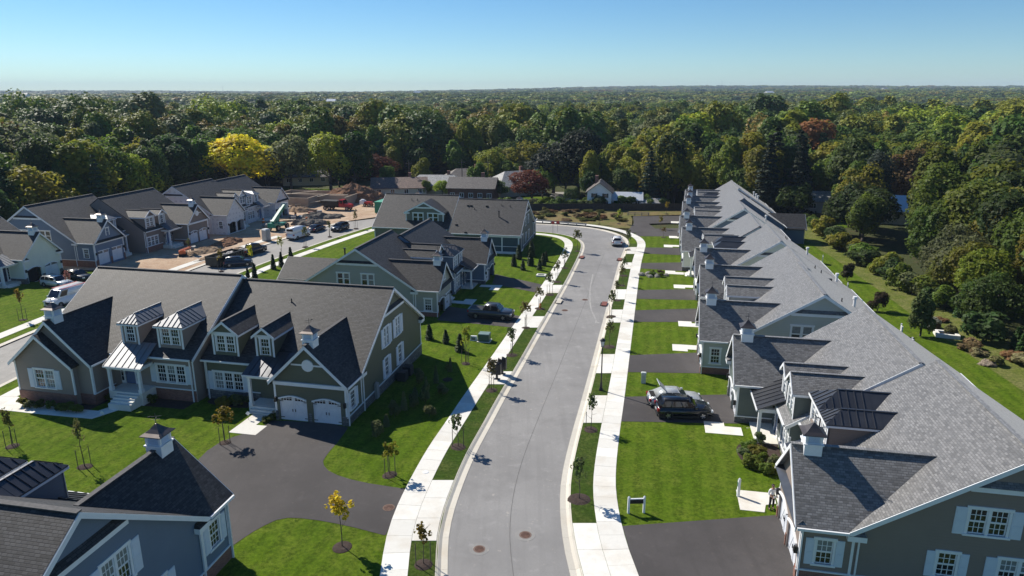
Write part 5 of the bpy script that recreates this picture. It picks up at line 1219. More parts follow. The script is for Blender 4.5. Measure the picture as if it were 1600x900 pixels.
hm = MB(); hm.lathe([(.08, 1.60), (.096, 1.66), (.098, 1.69), (.082, 1.745), (.045, 1.78), (0, 1.79)], 14); hm.v = [(x, y + .022, z) for x, y, z in hm.v]; ob('hair', hm.mesh('hair', HAIR, smooth=True), pr)
for s_ in (-1, 1):
    e_ = MB(); e_.box(s_ * .035 - .012, s_ * .035 + .012, -.088, -.08, 1.66, 1.672); ob('eye', e_.mesh('eye', HAIR), pr)
    hv = [(s_ * .185, -.25, .985, .032, .018), (s_ * .175, -.30, .975, .034, .016)]; he = [(0, 1)]
    for k in range(4): hv += [(s_ * (.155 + .014 * k), -.335, .97, .009), (s_ * (.155 + .014 * k), -.365 + .004 * k, .955, .008)]; he += [(1, 2 + 2 * k), (2 + 2 * k, 3 + 2 * k)]
    hv += [(s_ * .145, -.28, .985, .01), (s_ * .135, -.305, .98, .009)]; he += [(0, 10), (10, 11)]
    skin_chain('hand', hv, he, SKN, pr, 1)
    sh = MB(); sh.prism([(s_ * .13 - .045, -.2, 0), (s_ * .13 + .045, -.2, 0), (s_ * .13 + .04, .07, 0), (s_ * .13 - .04, .07, 0)], [(s_ * .13 - .035, -.17, .07), (s_ * .13 + .035, -.17, .07), (s_ * .13 + .035, .06, .11), (s_ * .13 - .035, .06, .11)]); ob('shoe', sh.mesh('shoe', BLACK), pr)
bk = MB(); bk.box(-.12, .12, -.30, -.27, .94, 1.1); ob('clipboard', bk.mesh('clipboard', plain('paper_white', (.7, .7, .68))), pr)

# ------------------------------------------------------------------ construction yard
def heap(name, label, x, y, rx, ry, h, mat, seed, cat='dirt pile', group='dirt piles', rz=0):
    r = random.Random(seed); n, k = 26, 9; bm = bmesh.new(); rings = []
    ph = [r.uniform(0, 6.28) for _ in range(6)]
    for j in range(k):
        t = j / (k - 1); rad = 1 - t
        ring = []
        for i in range(n):
            a = 6.283 * i / n; wv = 1 + .14 * math.sin(2 * a + ph[0]) + .1 * math.sin(5 * a + ph[1]) + r.uniform(-.06, .06)
            zz = h * (t ** .85) * (1 + .12 * math.sin(3 * a + ph[2]) * (1 - t)) + r.uniform(-.05, .05) * h
            ring.append(bm.verts.new((rx * rad * wv + r.uniform(-.1, .1), ry * rad * wv * 0 + 0, 0)) if False else bm.verts.new((rx * rad * wv * math.cos(a), ry * rad * wv * math.sin(a), (zz if j else -.3))))
        rings.append(ring)
    for a, b in zip(rings, rings[1:]):
        for i in range(n): bm.faces.new((a[i], a[(i + 1) % n], b[(i + 1) % n], b[i]))
    bm.faces.new(rings[-1]); bmesh.ops.recalc_face_normals(bm, faces=bm.faces)
    bmesh.ops.subdivide_edges(bm, edges=bm.edges[:], cuts=2, use_grid_fill=True)
    from mathutils import noise as mn
    for v in bm.verts:
        q = v.co * .55 + Vector((seed * 7.3, seed, 0)); f_ = mn.fractal(q, 1.0, 2.0, 5)
        v.co += Vector((mn.noise(q * 1.3) * .5, mn.noise(q * 1.3 + Vector((9, 3, 1))) * .5, f_ * .34 * min(1.6, h))) * (1 if v.co.z > 0 else 0)
    me = bpy.data.meshes.new(name); bm.to_mesh(me); bm.free(); me.materials.append(mat)
    o = tag(ob(name, me, None, (x, y, zg(y) + .08), rz), label, cat, group); return o
DRED = ground_mat('red_earth', (.20, .10, .055), (.28, .15, .085), (.36, .24, .16), .4, 1.5, 6, .3, 1.0)
DTAN = ground_mat('tan_earth', (.27, .18, .11), (.38, .28, .19), (.17, .11, .075), .4, 1.5, 6, .3, 1.0)
DGRY = ground_mat('grey_spoil', (.13, .115, .10), (.2, .18, .155), (.27, .24, .2), .4, 1.5, 6, .35, 1.0)
heap('dirt_pile', 'big red brown dirt pile behind the red truck', -42.5, 187.5, 8.0, 6.0, 4.9, DRED, 1)
heap('dirt_pile', 'reddish dirt mound before the unfinished arched garage', -54.6, 131.2, 4.8, 2.2, 1.2, DRED, 2, rz=R(70))
heap('dirt_pile', 'low tan dirt mound by the orange machine', -56.2, 124.2, 4.5, 2.6, .7, DTAN, 3, rz=R(70))
heap('dirt_pile', 'long low tan bank of dirt beside the dumpster kerb', -52.2, 121.8, 6.0, 1.3, .55, DTAN, 4, rz=R(72))
heap('dirt_pile', 'grey spoil heap right of the white delivery van', -44.3, 152.0, 4.6, 2.6, 1.7, DGRY, 5, rz=R(20))
heap('dirt_pile', 'broken concrete rubble heap between the spoil heap and the red truck', -45.0, 160.0, 7.5, 2.4, 1.3, DGRY, 6, rz=R(10))
heap('dirt_pile', 'tan dirt mound in front of the open foundation', -53.5, 170.5, 6.0, 3.0, 1.4, DTAN, 7, rz=R(-10))
# open foundation
fo = base('house_foundation', -63.5, 178.0, R(-11), 'concrete foundation walls of a house not yet built beyond the telehandler', 'foundation')
FW = concrete('foundation_concrete', (.33, .27, .21), (.25, .17, .11))
for (x0, x1, y0, y1) in ((0, 21, 14, 14.3), (0, .3, 0, 14), (20.7, 21, 3, 14), (.3, 12, 0, .3), (12, 12.3, 0, 6), (12.3, 20.7, 6, 6.3)):
    m = MB(); m.box(x0, x1, y0, y1, -.4, 2.3); ob('foundation_wall', m.mesh('foundation_wall', FW), fo)
for (a, b) in (((1, 1.5, 2.4), (9, 12, 2.5)), ((4, -1, .4), (15, 6.5, 2.5)), ((2, 6, 2.4), (20, 7, 2.45)), ((6, -2, .3), (16, 3, 1.5))):
    m = MB(); m.beam(a, b, .3, .12); ob('plank', m.mesh('plank', plain('pale_plank', (.55, .47, .36), .8)), fo)
for k in range(7):
    m = MB(); x = -49.5 + rng.uniform(-4, 4); y = 157.5 + rng.uniform(-3, 3)
    o = base('timber_stack', x, y, R(rng.uniform(-40, 40)), ['pale', 'grey', 'tan', 'weathered', 'yellowish', 'short', 'crooked'][k] + ' bundle of timber lying in the yard before the foundation', 'timber', 'timber bundles in the yard', .12)
    for j in range(3):
        for i in range(3): pm = MB(); pm.box(-1.6 + rng.uniform(-.1, .1), 1.6, -.3 + i * .2, -.12 + i * .2, j * .13, j * .13 + .11); ob('plank', pm.mesh('plank', [WOOD, plain('pale_plank', 0), plain('grey_plank', (.3, .27, .23), .9)][k % 3]), o)
for k in range(8):
    a = k * 2.4; x = -51.5 + 5.5 * math.cos(a) + k * .4; y = 155 + 7 * math.sin(a)
    o = base('barrel', x, y, 0, ['orange traffic barrel by the grey spoil heap', 'orange traffic barrel near the telehandler', 'orange traffic barrel beside the open foundation', 'orange traffic barrel left of the rubble heap', 'orange traffic barrel between heap and street', 'orange traffic barrel behind the white delivery van', 'orange traffic barrel by the tan mound', 'orange traffic barrel by the red truck'][k], 'barrel', 'orange barrels in the yard')
    m = MB(); m.lathe([(.33, 0), (.33, .08), (.28, .1), (.24, 1.0), (.0, 1.02)], 10); ob('body', m.mesh('body', plain('barrel_orange', (.65, .16, .03), .5)), o); m = MB(); m.lathe([(.272, .45), (.264, .6)], 10); ob('band', m.mesh('band', WHITE), o)
for k in range(7):
    x = -53.5 + 1.3 * k + rng.uniform(-.6, .6); y = 147 + 3.4 * k + rng.uniform(-1.5, 1.5)
    o = base('pallet', x, y, R(rng.uniform(0, 90)), ['wooden pallet with grey blocks near the telehandler', 'wooden pallet with white sacks in the yard', 'wooden pallet with red bricks in the yard', 'wooden pallet with pale blocks by the spoil heap', 'wooden pallet with white wrap by the rubble', 'wooden pallet with tan bricks by the rubble', 'wooden pallet with dark blocks before the foundation'][k], 'pallet', 'loaded pallets in the yard')
    m = MB(); [m.box(-.6, .6, -.6 + i * .27, -.48 + i * .27, .1, .14) for i in range(5)]; [m.box(-.6 + i * .55, -.5 + i * .55, -.6, .6, 0, .099) for i in range(3)]; ob('pallet_board', m.mesh('pallet_board', WOOD), o)
    m = MB(); [m.box(-.55 + i * .37, -.2 + i * .37, -.5 + j * .5, -.04 + j * .5, .142 + q * .26, .39 + q * .26) for i in range(3) for j in range(2) for q in range(2 + k % 2)]; ob('load', m.mesh('load', [plain('block_grey', (.3, .3, .3), .9), WHITE, BRICK][k % 3]), o)
tk = base('dump_truck', -43.4, 171.8, R(-14), 'red truck with a black dump bed before the red brown dirt pile', 'truck')
PR = paint('red_truck_paint', (.45, .02, .025), .35)
m = MB(); m.prism([(1.2, -1.05, .9), (2.6, -1.05, .9), (2.6, 1.05, .9), (1.2, 1.05, .9)], [(1.25, -1, 2.6), (2.25, -1, 2.6), (2.25, 1, 2.6), (1.25, 1, 2.6)]); m.prism([(2.6, -.95, .8), (4.3, -.85, .8), (4.3, .85, .8), (2.6, .95, .8)], [(2.6, -.9, 1.75), (4.2, -.75, 1.5), (4.2, .75, 1.5), (2.6, .9, 1.75)]); ob('cab', m.mesh('cab', PR), tk)
m = MB(); m.prism([(2.45, -.9, 1.8), (2.62, -.9, 1.8), (2.62, .9, 1.8), (2.45, .9, 1.8)], [(2.2, -.85, 2.5), (2.36, -.85, 2.5), (2.36, .85, 2.5), (2.2, .85, 2.5)]); m.box(1.5, 2.2, -1.07, -1.03, 1.75, 2.4); ob('window', m.mesh('window', CGLASS), tk)
m = MB(); m.prism([(-3.4, -1.1, 1.0), (1.0, -1.1, 1.0), (1.0, 1.1, 1.0), (-3.4, 1.1, 1.0)], [(-3.7, -1.25, 2.3), (1.05, -1.25, 2.3), (1.05, 1.25, 2.3), (-3.7, 1.25, 2.3)]); m.box(.9, 1.9, -1.2, 1.2, 2.3, 2.42); ob('dump_bed', m.mesh('dump_bed', plain('bed_black', (.025, .024, .022), .6)), tk)
m = MB(); m.box(-3.2, 4.0, -.5, .5, .65, .95); ob('chassis', m.mesh('chassis', PLAS), tk)
for ax in (3.3, -1.4, -2.6):
    for s_ in (-1, 1): wheel(tk, ax, s_ * .98, .5, .34)
rb = base('small_tractor', -36.5, 177.0, R(160), 'small red and white machine right of the red truck', 'tractor')
m = MB(); m.box(-.9, .9, -.6, .6, .55, 1.25); ob('body', m.mesh('body', PR), rb); m = MB(); m.box(.9, 2.3, -.5, .5, .5, 1.5); m.lathe([(.5, 1.5), (.45, 1.75), (0, 1.8)], 12, (1.6, 0, 0)); ob('tank', m.mesh('tank', WHITE), rb)
for ax in (-.6, .7):
    for s_ in (-1, 1): wheel(rb, ax, s_ * .7, .42, .25)
ct = base('shipping_container', -30.9, 169.5, R(76), 'green storage container at the end of the side street', 'container')
PG = plain('container_green', (.02, .20, .11), .5); m = MB(); m.box(-3.4, 3.4, -1.25, 1.25, .1, 2.7); ob('body', m.mesh('body', PG), ct)
m = MB()
for i in range(24):
    for s_ in (-1, 1): m.box(-3.3 + i * .28, -3.3 + i * .28 + .14, s_ * 1.252, s_ * 1.29, .25, 2.55)
ob('corrugation', m.mesh('corrugation', PG), ct); m = MB(); m.box(-3.42, 3.42, -1.3, 1.3, 2.702, 2.76); ob('roof', m.mesh('roof', plain('container_roof', (.10, .36, .24), .5)), ct)
dp = base('dumpster', -48.6, 115.4, R(71), 'long black roll-off dumpster at the side street kerb', 'dumpster', dz=.03)
m = MB(); P0 = plain('dumpster_black', (.022, .026, .024), .5, var=.3)
for s_ in (-1, 1): m.box(-3.2, 3.2, s_ * 1.12, s_ * 1.2, .3, 1.75)
m.box(-3.2, 3.2, -1.2, 1.2, .25, .36); m.box(-3.28, -3.2, -1.2, 1.2, .3, 1.75); m.box(3.2, 3.28, -1.2, 1.2, .3, 1.75); m.box(-3.3, 3.3, 1.1, 1.26, 1.7, 1.82); m.box(-3.3, 3.3, -1.26, -1.1, 1.7, 1.82); ob('body', m.mesh('body', P0), dp)
for i in range(11): m = MB(); x = -3.1 + i * .62; m.box(x - .05, x + .05, -1.3, -1.2, .3, 1.7); m.box(x - .05, x + .05, 1.2, 1.3, .3, 1.7); ob('rib', m.mesh('rib', P0), dp)
m = MB(); [m.beam((rng.uniform(-2.8, 2.8), rng.uniform(-.8, .8), .9), (rng.uniform(-2.8, 2.8), rng.uniform(-.8, .8), 1.65), .5, .06) for _ in range(14)]; ob('rubbish', m.mesh('rubbish', plain('rubbish_pale', (.4, .38, .36), .9, var=.5, scale=4)), dp)
for ax in (-2.5, 2.5):
    for s_ in (-1, 1): wheel(dp, ax, s_ * .9, .25, .2)
tb = base('toilet_booth', -47.9, 134.0, R(60), 'grey portable toilet booth at the yard edge', 'toilet booth')
m = MB(); m.box(-.58, .58, -.58, .58, .08, 2.15); ob('cabin', m.mesh('cabin', plain('booth_grey', (.36, .37, .36), .6)), tb); m = MB(); m.prism([(-.62, -.62, 2.15), (.62, -.62, 2.15), (.62, .62, 2.15), (-.62, .62, 2.15)], [(-.45, -.5, 2.35), (.45, -.5, 2.35), (.45, .5, 2.35), (-.45, .5, 2.35)]); ob('roof', m.mesh('roof', plain('booth_roof', (.55, .56, .55), .5)), tb)
m = MB(); m.box(-.4, .4, -.62, -.585, .15, 2.0); ob('door', m.mesh('door', plain('booth_door', (.28, .29, .29), .6)), tb); m = MB(); m.box(-.65, .65, -.65, .65, 0, .08); ob('skid', m.mesh('skid', PLAS), tb)
th = base('telehandler', -49.3, 145.5, R(75), 'green telehandler with its boom raised beside the unfinished house', 'telehandler')
PT = paint('machine_green', (.02, .22, .15), .4)
m = MB(); m.box(-2.2, 2.2, -.7, .7, .7, 1.3); m.box(-2.5, -1.4, -.9, .9, .8, 1.7); ob('chassis', m.mesh('chassis', PT), th)
m = MB(); m.box(-.4, 1.0, .25, 1.05, 1.2, 2.5); ob('cab', m.mesh('cab', PT), th); m = MB(); m.box(-.3, .9, .22, 1.08, 1.55, 2.35); ob('window', m.mesh('window', CGLASS), th)
m = MB(); m.beam((-2.2, -.25, 1.9), (1.5, -.25, 4.2), .6, .7); m.beam((1.3, -.25, 4.1), (2.6, -.25, 4.9), .45, .5); m.beam((-.8, -.25, 1.3), (.6, -.25, 3.3), .18, .18); ob('boom', m.mesh('boom', PT), th)
m = MB(); m.box(2.55, 2.75, -1.0, .5, 4.0, 5.4); m.box(2.75, 4.0, -.8, -.65, 4.0, 4.1); m.box(2.75, 4.0, .15, .3, 4.0, 4.1); ob('fork', m.mesh('fork', plain('fork_grey', (.5, .5, .48), .6)), th)
for ax in (-1.6, 1.7):
    for s_ in (-1, 1): wheel(th, ax, s_ * 1.0, .62, .42)
om = base('mini_loader', -58.0, 120.7, R(25), 'small orange machine on the bare dirt before the grey brown house', 'machine')
PO = paint('orange_paint', (.62, .11, .02), .45); m = MB(); m.box(-.8, .3, -.5, .5, .35, .95); ob('body', m.mesh('body', PO), om); m = MB(); m.beam((-.7, .4, .9), (1.3, .4, 1.5), .16, .2); m.beam((-.7, -.4, .9), (1.3, -.4, 1.5), .16, .2); ob('arm', m.mesh('arm', PO), om)
m = MB(); m.prism([(1.2, -.6, .9), (1.6, -.6, .9), (1.6, .6, .9), (1.2, .6, .9)], [(1.2, -.6, 1.5), (2.0, -.6, 1.6), (2.0, .6, 1.6), (1.2, .6, 1.5)]); ob('bucket', m.mesh('bucket', plain('bucket_grey', (.15, .15, .15))), om); m = MB(); m.box(-.9, .5, -.7, -.45, 0, .4); m.box(-.9, .5, .45, .7, 0, .4); ob('track', m.mesh('track', RUB), om)

# ------------------------------------------------------------------ trees
LEAF = leafmat('tree_leaves'); NEEDLE = leafmat('tree_needles', .22, .1); YLEAF = leafmat('young_leaves', .4, .55)
def cards(name, C, N, S, mat, asp=1.0, droop=0.0, seed=0):
    """leaf clumps: C centres, N normals, S sizes -> bent quads"""
    r = np.random.RandomState(seed); n = len(C)
    N = N / np.maximum(np.linalg.norm(N, axis=1, keepdims=True), 1e-6)
    A = r.normal(size=(n, 3)); A -= (A * N).sum(1, keepdims=True) * N; A /= np.linalg.norm(A, axis=1, keepdims=True); B = np.cross(N, A)
    s = S[:, None]; bend = N * s * .22
    V = np.stack([C - A * s * .5 * asp - bend, C - B * s * .42, C + A * s * .5 * asp - bend * r.uniform(0, 1.5, (n, 1)), C + B * s * .42], 1).reshape(-1, 3)
    me = bpy.data.meshes.new(name); me.vertices.add(4 * n); me.vertices.foreach_set('co', V.astype(np.float32).ravel())
    me.loops.add(4 * n); me.loops.foreach_set('vertex_index', np.arange(4 * n, dtype=np.int32)); me.polygons.add(n)
    me.polygons.foreach_set('loop_start', np.arange(0, 4 * n, 4, dtype=np.int32)); me.polygons.foreach_set('loop_total', np.full(n, 4, dtype=np.int32))
    me.update(calc_edges=True); me.materials.append(mat); return me
def crown(name, seed, nb=26, nl=4200, leaf=.055, rx=.34, rz=.36, cz=.60, mat=None, inner=.25, flat=0.0, br=(.28, .46)):
    r = np.random.RandomState(seed)
    d = r.normal(size=(nb, 3)); d /= np.linalg.norm(d, axis=1, keepdims=True); d[:, 2] = np.where(d[:, 2] < -.55, -d[:, 2], d[:, 2])
    rad = r.uniform(.5, .82, nb); rad[: int(nb * inner)] *= .5
    bc = d * rad[:, None]; bc[:, 2] += flat * (1 - np.hypot(bc[:, 0], bc[:, 1])); br_ = r.uniform(*br, nb)
    lop = r.uniform(.8, 1.25, 3); bc *= lop
    bi = r.choice(nb, nl, p=br_ ** 2 / (br_ ** 2).sum()); u = r.normal(size=(nl, 3)); u[:, 2] += .25; u /= np.linalg.norm(u, axis=1, keepdims=True)
    lump = 1 + .16 * np.sin(u[:, 0] * 7 + bi) * np.sin(u[:, 1] * 6 + bi * 2) + r.uniform(-.22, .07, nl)
    P = bc[bi] + u * (br_[bi] * lump)[:, None]
    keep = np.ones(nl, bool)
    for b in range(nb):           # leaves buried deep in another clump are dropped
        q = np.linalg.norm(P - bc[b], axis=1) < br_[b] * .62; keep &= ~(q & (bi != b))
    P = P[keep]; u = u[keep]; bi = bi[keep]
    Nn = u * .75 + r.normal(size=u.shape) * .42 + P * .25; Nn[:, 2] += .2
    C = P * np.array([rx, rx, rz]) + np.array([0, 0, cz])
    return cards(name, C, Nn, leaf * r.uniform(.6, 1.35, len(C)), mat or LEAF, 1.25, seed=seed)
def conifer(name, seed, nl=3600, leaf=.045, rx=.2, z0=.08, mat=None, tiers=16, gap=.5, pw=.85):
    r = np.random.RandomState(seed); C = []; N = []; S = []
    for t in range(tiers):
        z = z0 + (1 - z0) * (t / tiers) ** .92; R_ = rx * (1 - (z - z0) / (1 - z0)) ** pw * r.uniform(.85, 1.12) + .012
        nb = max(5, int(11 * (R_ / rx) + 4)); a0 = r.uniform(0, 6.28)
        for k in range(nb):
            a = a0 + 6.283 * k / nb + r.uniform(-.2, .2); L = R_ * r.uniform(.7, 1.15); m_ = max(4, int(nl / tiers / nb))
            s = np.sqrt(r.uniform(.03, 1, m_)); w_ = r.uniform(-1, 1, m_) * .26 * s * L + 0
            x = s * L; zz = z - s * L * .28 + s ** 2 * L * .10 + r.uniform(-.008, .008, m_)
            C.append(np.stack([x * math.cos(a) - w_ * math.sin(a), x * math.sin(a) + w_ * math.cos(a), zz], 1))
            nn = r.normal(size=(m_, 3)) * .4; nn[:, 2] += .9; nn[:, 0] += .5 * math.cos(a); nn[:, 1] += .5 * math.sin(a); N.append(nn); S.append(leaf * r.uniform(.6, 1.3, m_))
    return cards(name, np.concatenate(C), np.concatenate(N), np.concatenate(S), mat or NEEDLE, 1.5, seed=seed)
def trunk_mesh(name, seed, top=.62, r0=.022, limbs=7, spread=.26):
    r = random.Random(seed); m = MB(); pts = [Vector((0, 0, -.02))]
    for k in range(1, 5): pts.append(Vector((r.uniform(-.012, .012) * k, r.uniform(-.012, .012) * k, top * k / 4)))
    for i, (a, b) in enumerate(zip(pts, pts[1:])): m.bar(a, b, r0 * (1.25 - i * .24), 7, r0 * (1.25 - (i + 1) * .24))
    for k in range(limbs):
        t = r.uniform(.3, .95); b = pts[-1] * t; a = r.uniform(0, 6.283); L = spread * r.uniform(.6, 1.1)
        e = b + Vector((math.cos(a) * L, math.sin(a) * L, L * r.uniform(.5, 1.0))); mid = b.lerp(e, .5) + Vector((0, 0, -.02))
        m.bar(b, mid, r0 * .5, 5, r0 * .34); m.bar(mid, e, r0 * .34, 5, r0 * .12)
    return m.mesh(name, BARK, smooth=True)
HI = [crown('crown', 10 + i, 36, 12000, .034, rx=a, rz=b, cz=c, flat=f) for i, (a, b, c, f) in enumerate(((.36, .43, .54, 0), (.32, .46, .52, .1), (.42, .40, .56, -.1), (.34, .45, .52, .2)))]
MID = [crown('crown', 30 + i, n_, 5600, .045, br=(.18, .5), rx=a, rz=b, cz=c, flat=f) for i, (a, b, c, f, n_) in enumerate(((.37, .43, .54, 0, 30), (.33, .46, .52, .15, 24), (.43, .40, .56, -.1, 34), (.36, .44, .53, .2, 20), (.30, .47, .51, .1, 28), (.40, .44, .54, .05, 40)))]
FAR = [crown('crown', 50 + i, 16, 700, .12, rx=.42, rz=.38, cz=.58) for i in range(3)]
SPR = [conifer('crown', 70 + i, 6500, .030, rx=.2 + .03 * i) for i in range(2)]
SPRM = [conifer('crown', 74 + i, 3000, .045, rx=.2 + .03 * i, tiers=13) for i in range(2)]
TRK = [trunk_mesh('trunk', 5 + i) for i in range(3)]; CTRK = trunk_mesh('trunk', 15, .9, .014, 0)
PAL = dict(green=(0.144, 0.206, 0.029), dark=(0.069, 0.112, 0.029), olive=(0.222, 0.232, 0.029), lime=(0.288, 0.351, 0.034), gold=(0.470, 0.378, 0.030), rust=(0.269, 0.130, 0.050), red=(0.231, 0.059, 0.029), orange=(0.365, 0.176, 0.032), grey=(0.153, 0.185, 0.072), brown=(0.231, 0.158, 0.064), blue=(0.065, 0.112, 0.048), deep=(0.103, 0.162, 0.029))
ADJ = dict(green='mid green broadleaf tree', dark='very dark green broadleaf tree', olive='olive green broadleaf tree', lime='bright lime green tree', gold='golden yellow autumn tree', rust='rust brown autumn tree', red='dark red autumn tree', orange='orange tinted autumn tree', grey='grey green tree', brown='bare brownish tree', blue='dark conifer', deep='deep green broadleaf tree')
def jit(c, k=.14): f = 1 + rng.uniform(-k, k); return (c[0] * f * (1 + rng.uniform(-.12, .16)), c[1] * f, c[2] * f, 1)
def tree(x, y, h, w, me, trk, colr, label, group=None, name='tree', cat='tree', z=None, jt=.14):
    o = tag(empty(name, (x, y, terr(x, y) - .15 if z is None else z), rng.uniform(0, 6.28)), label, cat, group)
    o.scale = (w, w, h)
    c = ob('crown', me, o); c.color = jit(colr, jt)
    if trk: ob('trunk', trk, o)
    return o
G_W = 'trees of the woods behind the estate'
# landmark trees one can pick out in the photograph
GOLD = crown('crown', 12, 36, 11000, .036, rx=.42, rz=.40, cz=.56, flat=-.1, mat=YLEAF)
tree(-80, 204, 17.0, 27, GOLD, TRK[0], (.66, .62, .03), 'big golden yellow tree standing behind the unfinished house', jt=0)
tree(-73.5, 210, 13.5, 18, GOLD, TRK[1], (.50, .54, .03), 'lower yellow green tree close to the right of the big golden one', jt=0)
tree(-53, 205, 17.0, 20, HI[0], TRK[1], PAL['lime'], 'large bright lime green tree behind the open foundation', jt=0)
tree(-46.5, 206.5, 15.5, 17, HI[3], TRK[2], (.05, .09, .016), 'mid green half of the tree pair behind the open foundation', jt=0)
tree(-43.5, 217, 10.5, 19, HI[2], TRK[0], (.105, .042, .022), 'round dark red tree right of the large lime green tree', jt=0)
tree(5.2, 184.5, 8.8, 14, HI[2], TRK[1], (.17, .052, .032), 'low spreading red maple behind the house with the screened porch', jt=0)
tree(18.5, 196, 18.5, 22, HI[0], TRK[2], (.026, .036, .022), 'huge blackish tree left of the white two storey house', jt=0)
tree(12, 203, 15, 20, HI[2], TRK[2], (.026, .034, .022), 'second blackish tree beside the pale driveway of the white house', jt=0)
tree(35, 178.5, 15.5, 13, SPR[1], CTRK, (.034, .06, .03), 'grey green conifer right of the white two storey house', jt=0)
tree(40.5, 181.0, 16.5, 14, HI[3], TRK[0], (.042, .075, .02), 'tall green tree with a lime top right of the white house', jt=0)
for i, (x, y, h) in enumerate(((60, 165, 19.5), (64, 172, 21), (68, 166, 19), (72, 178, 20))):
    tree(x, y, h, h * .95, SPR[i % 2], CTRK, (.022, .036, .018), ['tall dark pine right behind the last house of the right row', 'tallest of the dark pines behind the right row', 'dark pine nearest to the low white roof', 'dark pine behind its three neighbours right of the right row'][i], 'dark pines behind the right row', jt=.05)
tree(79.5, 163, 18.5, 19, HI[1], TRK[0], (.078, .105, .022), 'large green tree with an orange top before the low white roofed house', jt=0)
tree(78.0, 150, 14.5, 11, HI[3], TRK[1], (.062, .072, .048), 'grey green slender tree left of the low white roofed house', jt=0)
tree(46.9, 75.9, 5.0, 5.2, crown('crown', 91, 26, 5200, .05, .26, .42, .54), TRK[0], (.13, .17, .05), 'lone round topped dark tree on the back lawn behind the right row', jt=0)
tree(47.4, 86.5, 2.6, 3.2, MID[3], TRK[1], (.06, .04, .02), 'small brownish tree on the back lawn by the white screen', jt=0)
tree(51.2, 103.3, 2.8, 3.0, MID[1], TRK[1], (.055, .045, .02), 'small sparse tree on the back lawn farther up the right row', jt=0)
for i, (x, y, h, kd) in enumerate(((-19.5, 195.5, 5.0, 'lime'), (-24, 197, 4.2, 'green'), (-4, 193.5, 5.2, 'deep'), (-36, 206, 7, 'deep'), (-9.5, 198, 8.5, 'green'), (8.5, 194, 7.5, 'green'), (15.8, 183, 4.5, 'dark'), (-27, 212, 8.5, 'olive'), (-1, 214, 9, 'deep'), (28.5, 181, 8.5, 'dark'), (20, 183.5, 7.5, 'dark'))):
    tree(x, y, h, h * 1.15, MID[i % 6], TRK[i % 3], PAL[kd], ['lime green bush tree left of the brick house', 'green bush tree before the pale grey ranch roof', 'deep green small tree right of the brick house', 'deep green tree left of the brown ranch roof', 'green tree behind the brick house roof', 'rounded green tree right of the red maple', 'dark low tree by the pale driveway', 'olive tree behind the pale grey ranch roof', 'deep green tree behind the bright grey roof', 'dark tree behind the white annex', 'dark tree left of the white two storey house'][i])
for i, (x, y, h, kd) in enumerate(((-103, 155, 19, 'dark'), (-96, 165, 17, 'blue'), (-90, 152, 16, 'blue'), (-118, 150, 22, 'deep'), (-110, 128, 21, 'deep'), (-101, 118, 18, 'green'), (-112, 108, 20, 'dark'), (-97, 188, 16, 'dark'), (-92, 180, 15, 'dark'), (-106, 186, 15, 'lime'))):
    nd = kd == 'blue'
    tree(x, y, h, h * (.85 if nd else .9), (SPR if nd else HI)[i % 2], CTRK if nd else TRK[i % 3], PAL[kd], ['very dark tall tree behind the slate blue house', 'dark spruce behind the grey brown house', 'broad dark spruce behind the slate blue house', 'deep green tree at the far left edge', 'deep green tree behind the cream house', 'mid green tree behind the cream house roof', 'very dark tree left of the cream house', 'blackish tree just left of the golden tree', 'blackish round tree left of the unfinished house', 'lime tinted tree among the blackish ones behind the grey brown house'][i])
# the woods: jittered grid, nearest ones are things of their own, the rest one mass
def px(x, y, z=0):
    p_ = R(15.51); dep = y * math.cos(p_) + (27 - z) * math.sin(p_); return 800 + 1092 * x / dep
CLEAR = [(23, 176, 10), (33, 176, 7), (-28, 200, 14), (-17, 207, 13), (-9, 192, 10), (0, 202, 12), (-26, 222, 9), (-47, 222, 8), (87, 157, 15), (75, 171, 9), (14, 215, 12), (-66, 222, 9), (10, 188, 9), (2, 185, 8)]
def wooded(x, y):
    if y < 30: return False
    if x > 50:
        edge = np.interp(y, [30, 63, 78, 89, 110, 149, 165, 172], [51, 53.5, 56, 58, 60.5, 65, 62, 50])
        if y < 172: 
            if x < edge: return False
            return True
    if x < -40 and y < 205:
        return x < np.interp(y, [30, 100, 112, 125, 150, 175, 205], [-100, -100, -98, -100, -96, -92, -84])
    if -40 <= x <= 50 and y < 181: return False
    if -60 < x < 8 and y < 216: return False
    return True
pts = []
r2 = random.Random(21)
def dens(d): return 7.6 if d < 260 else 8.4 if d < 500 else 10 if d < 1200 else 15 if d < 2600 else 24
bands = [(30, 150, 5.6), (150, 260, 7.4), (260, 500, 8.2), (500, 1200, 10.5), (1200, 2600, 16), (2600, 6500, 30)]
for d0, d1, st in bands:
    ny = int((d1 - d0) / st) + 1
    for j in range(ny):
        y0 = d0 + j * st; hwid = y0 * .80 + 40; nx = int(2 * hwid / st)
        for i in range(nx):
            x = -hwid + (i + r2.uniform(0, 1)) * st; y = y0 + r2.uniform(0, 1) * st
            d = math.hypot(x, y)
            if not wooded(x, y): continue
            if any((x - a) ** 2 + (y - b) ** 2 < c * c for a, b, c in CLEAR): continue
            q = px(x, y)
            if y < 600 and (q < -130 or q > 1730): continue
            if 1362 < q < 1452 and 84 < y < 160 and x > 55: continue
            if 1255 < q < 1300 and 118 < y < 172: continue
            if 905 < q < 935 and 181 < y < 420 and r2.random() < .0: continue
            pts.append((d, x, y))
pts.sort()
NEAR_N = 272
KW = ['green'] * 24 + ['olive'] * 30 + ['deep'] * 16 + ['dark'] * 8 + ['lime'] * 7 + ['rust'] * 2 + ['grey'] * 6 + ['brown'] * 1 + ['blue'] * 6
fn = lambda x, y: math.sin(x * .021 + 1.3) * math.sin(y * .017 + .4) + .5 * math.sin(x * .06 + y * .045)
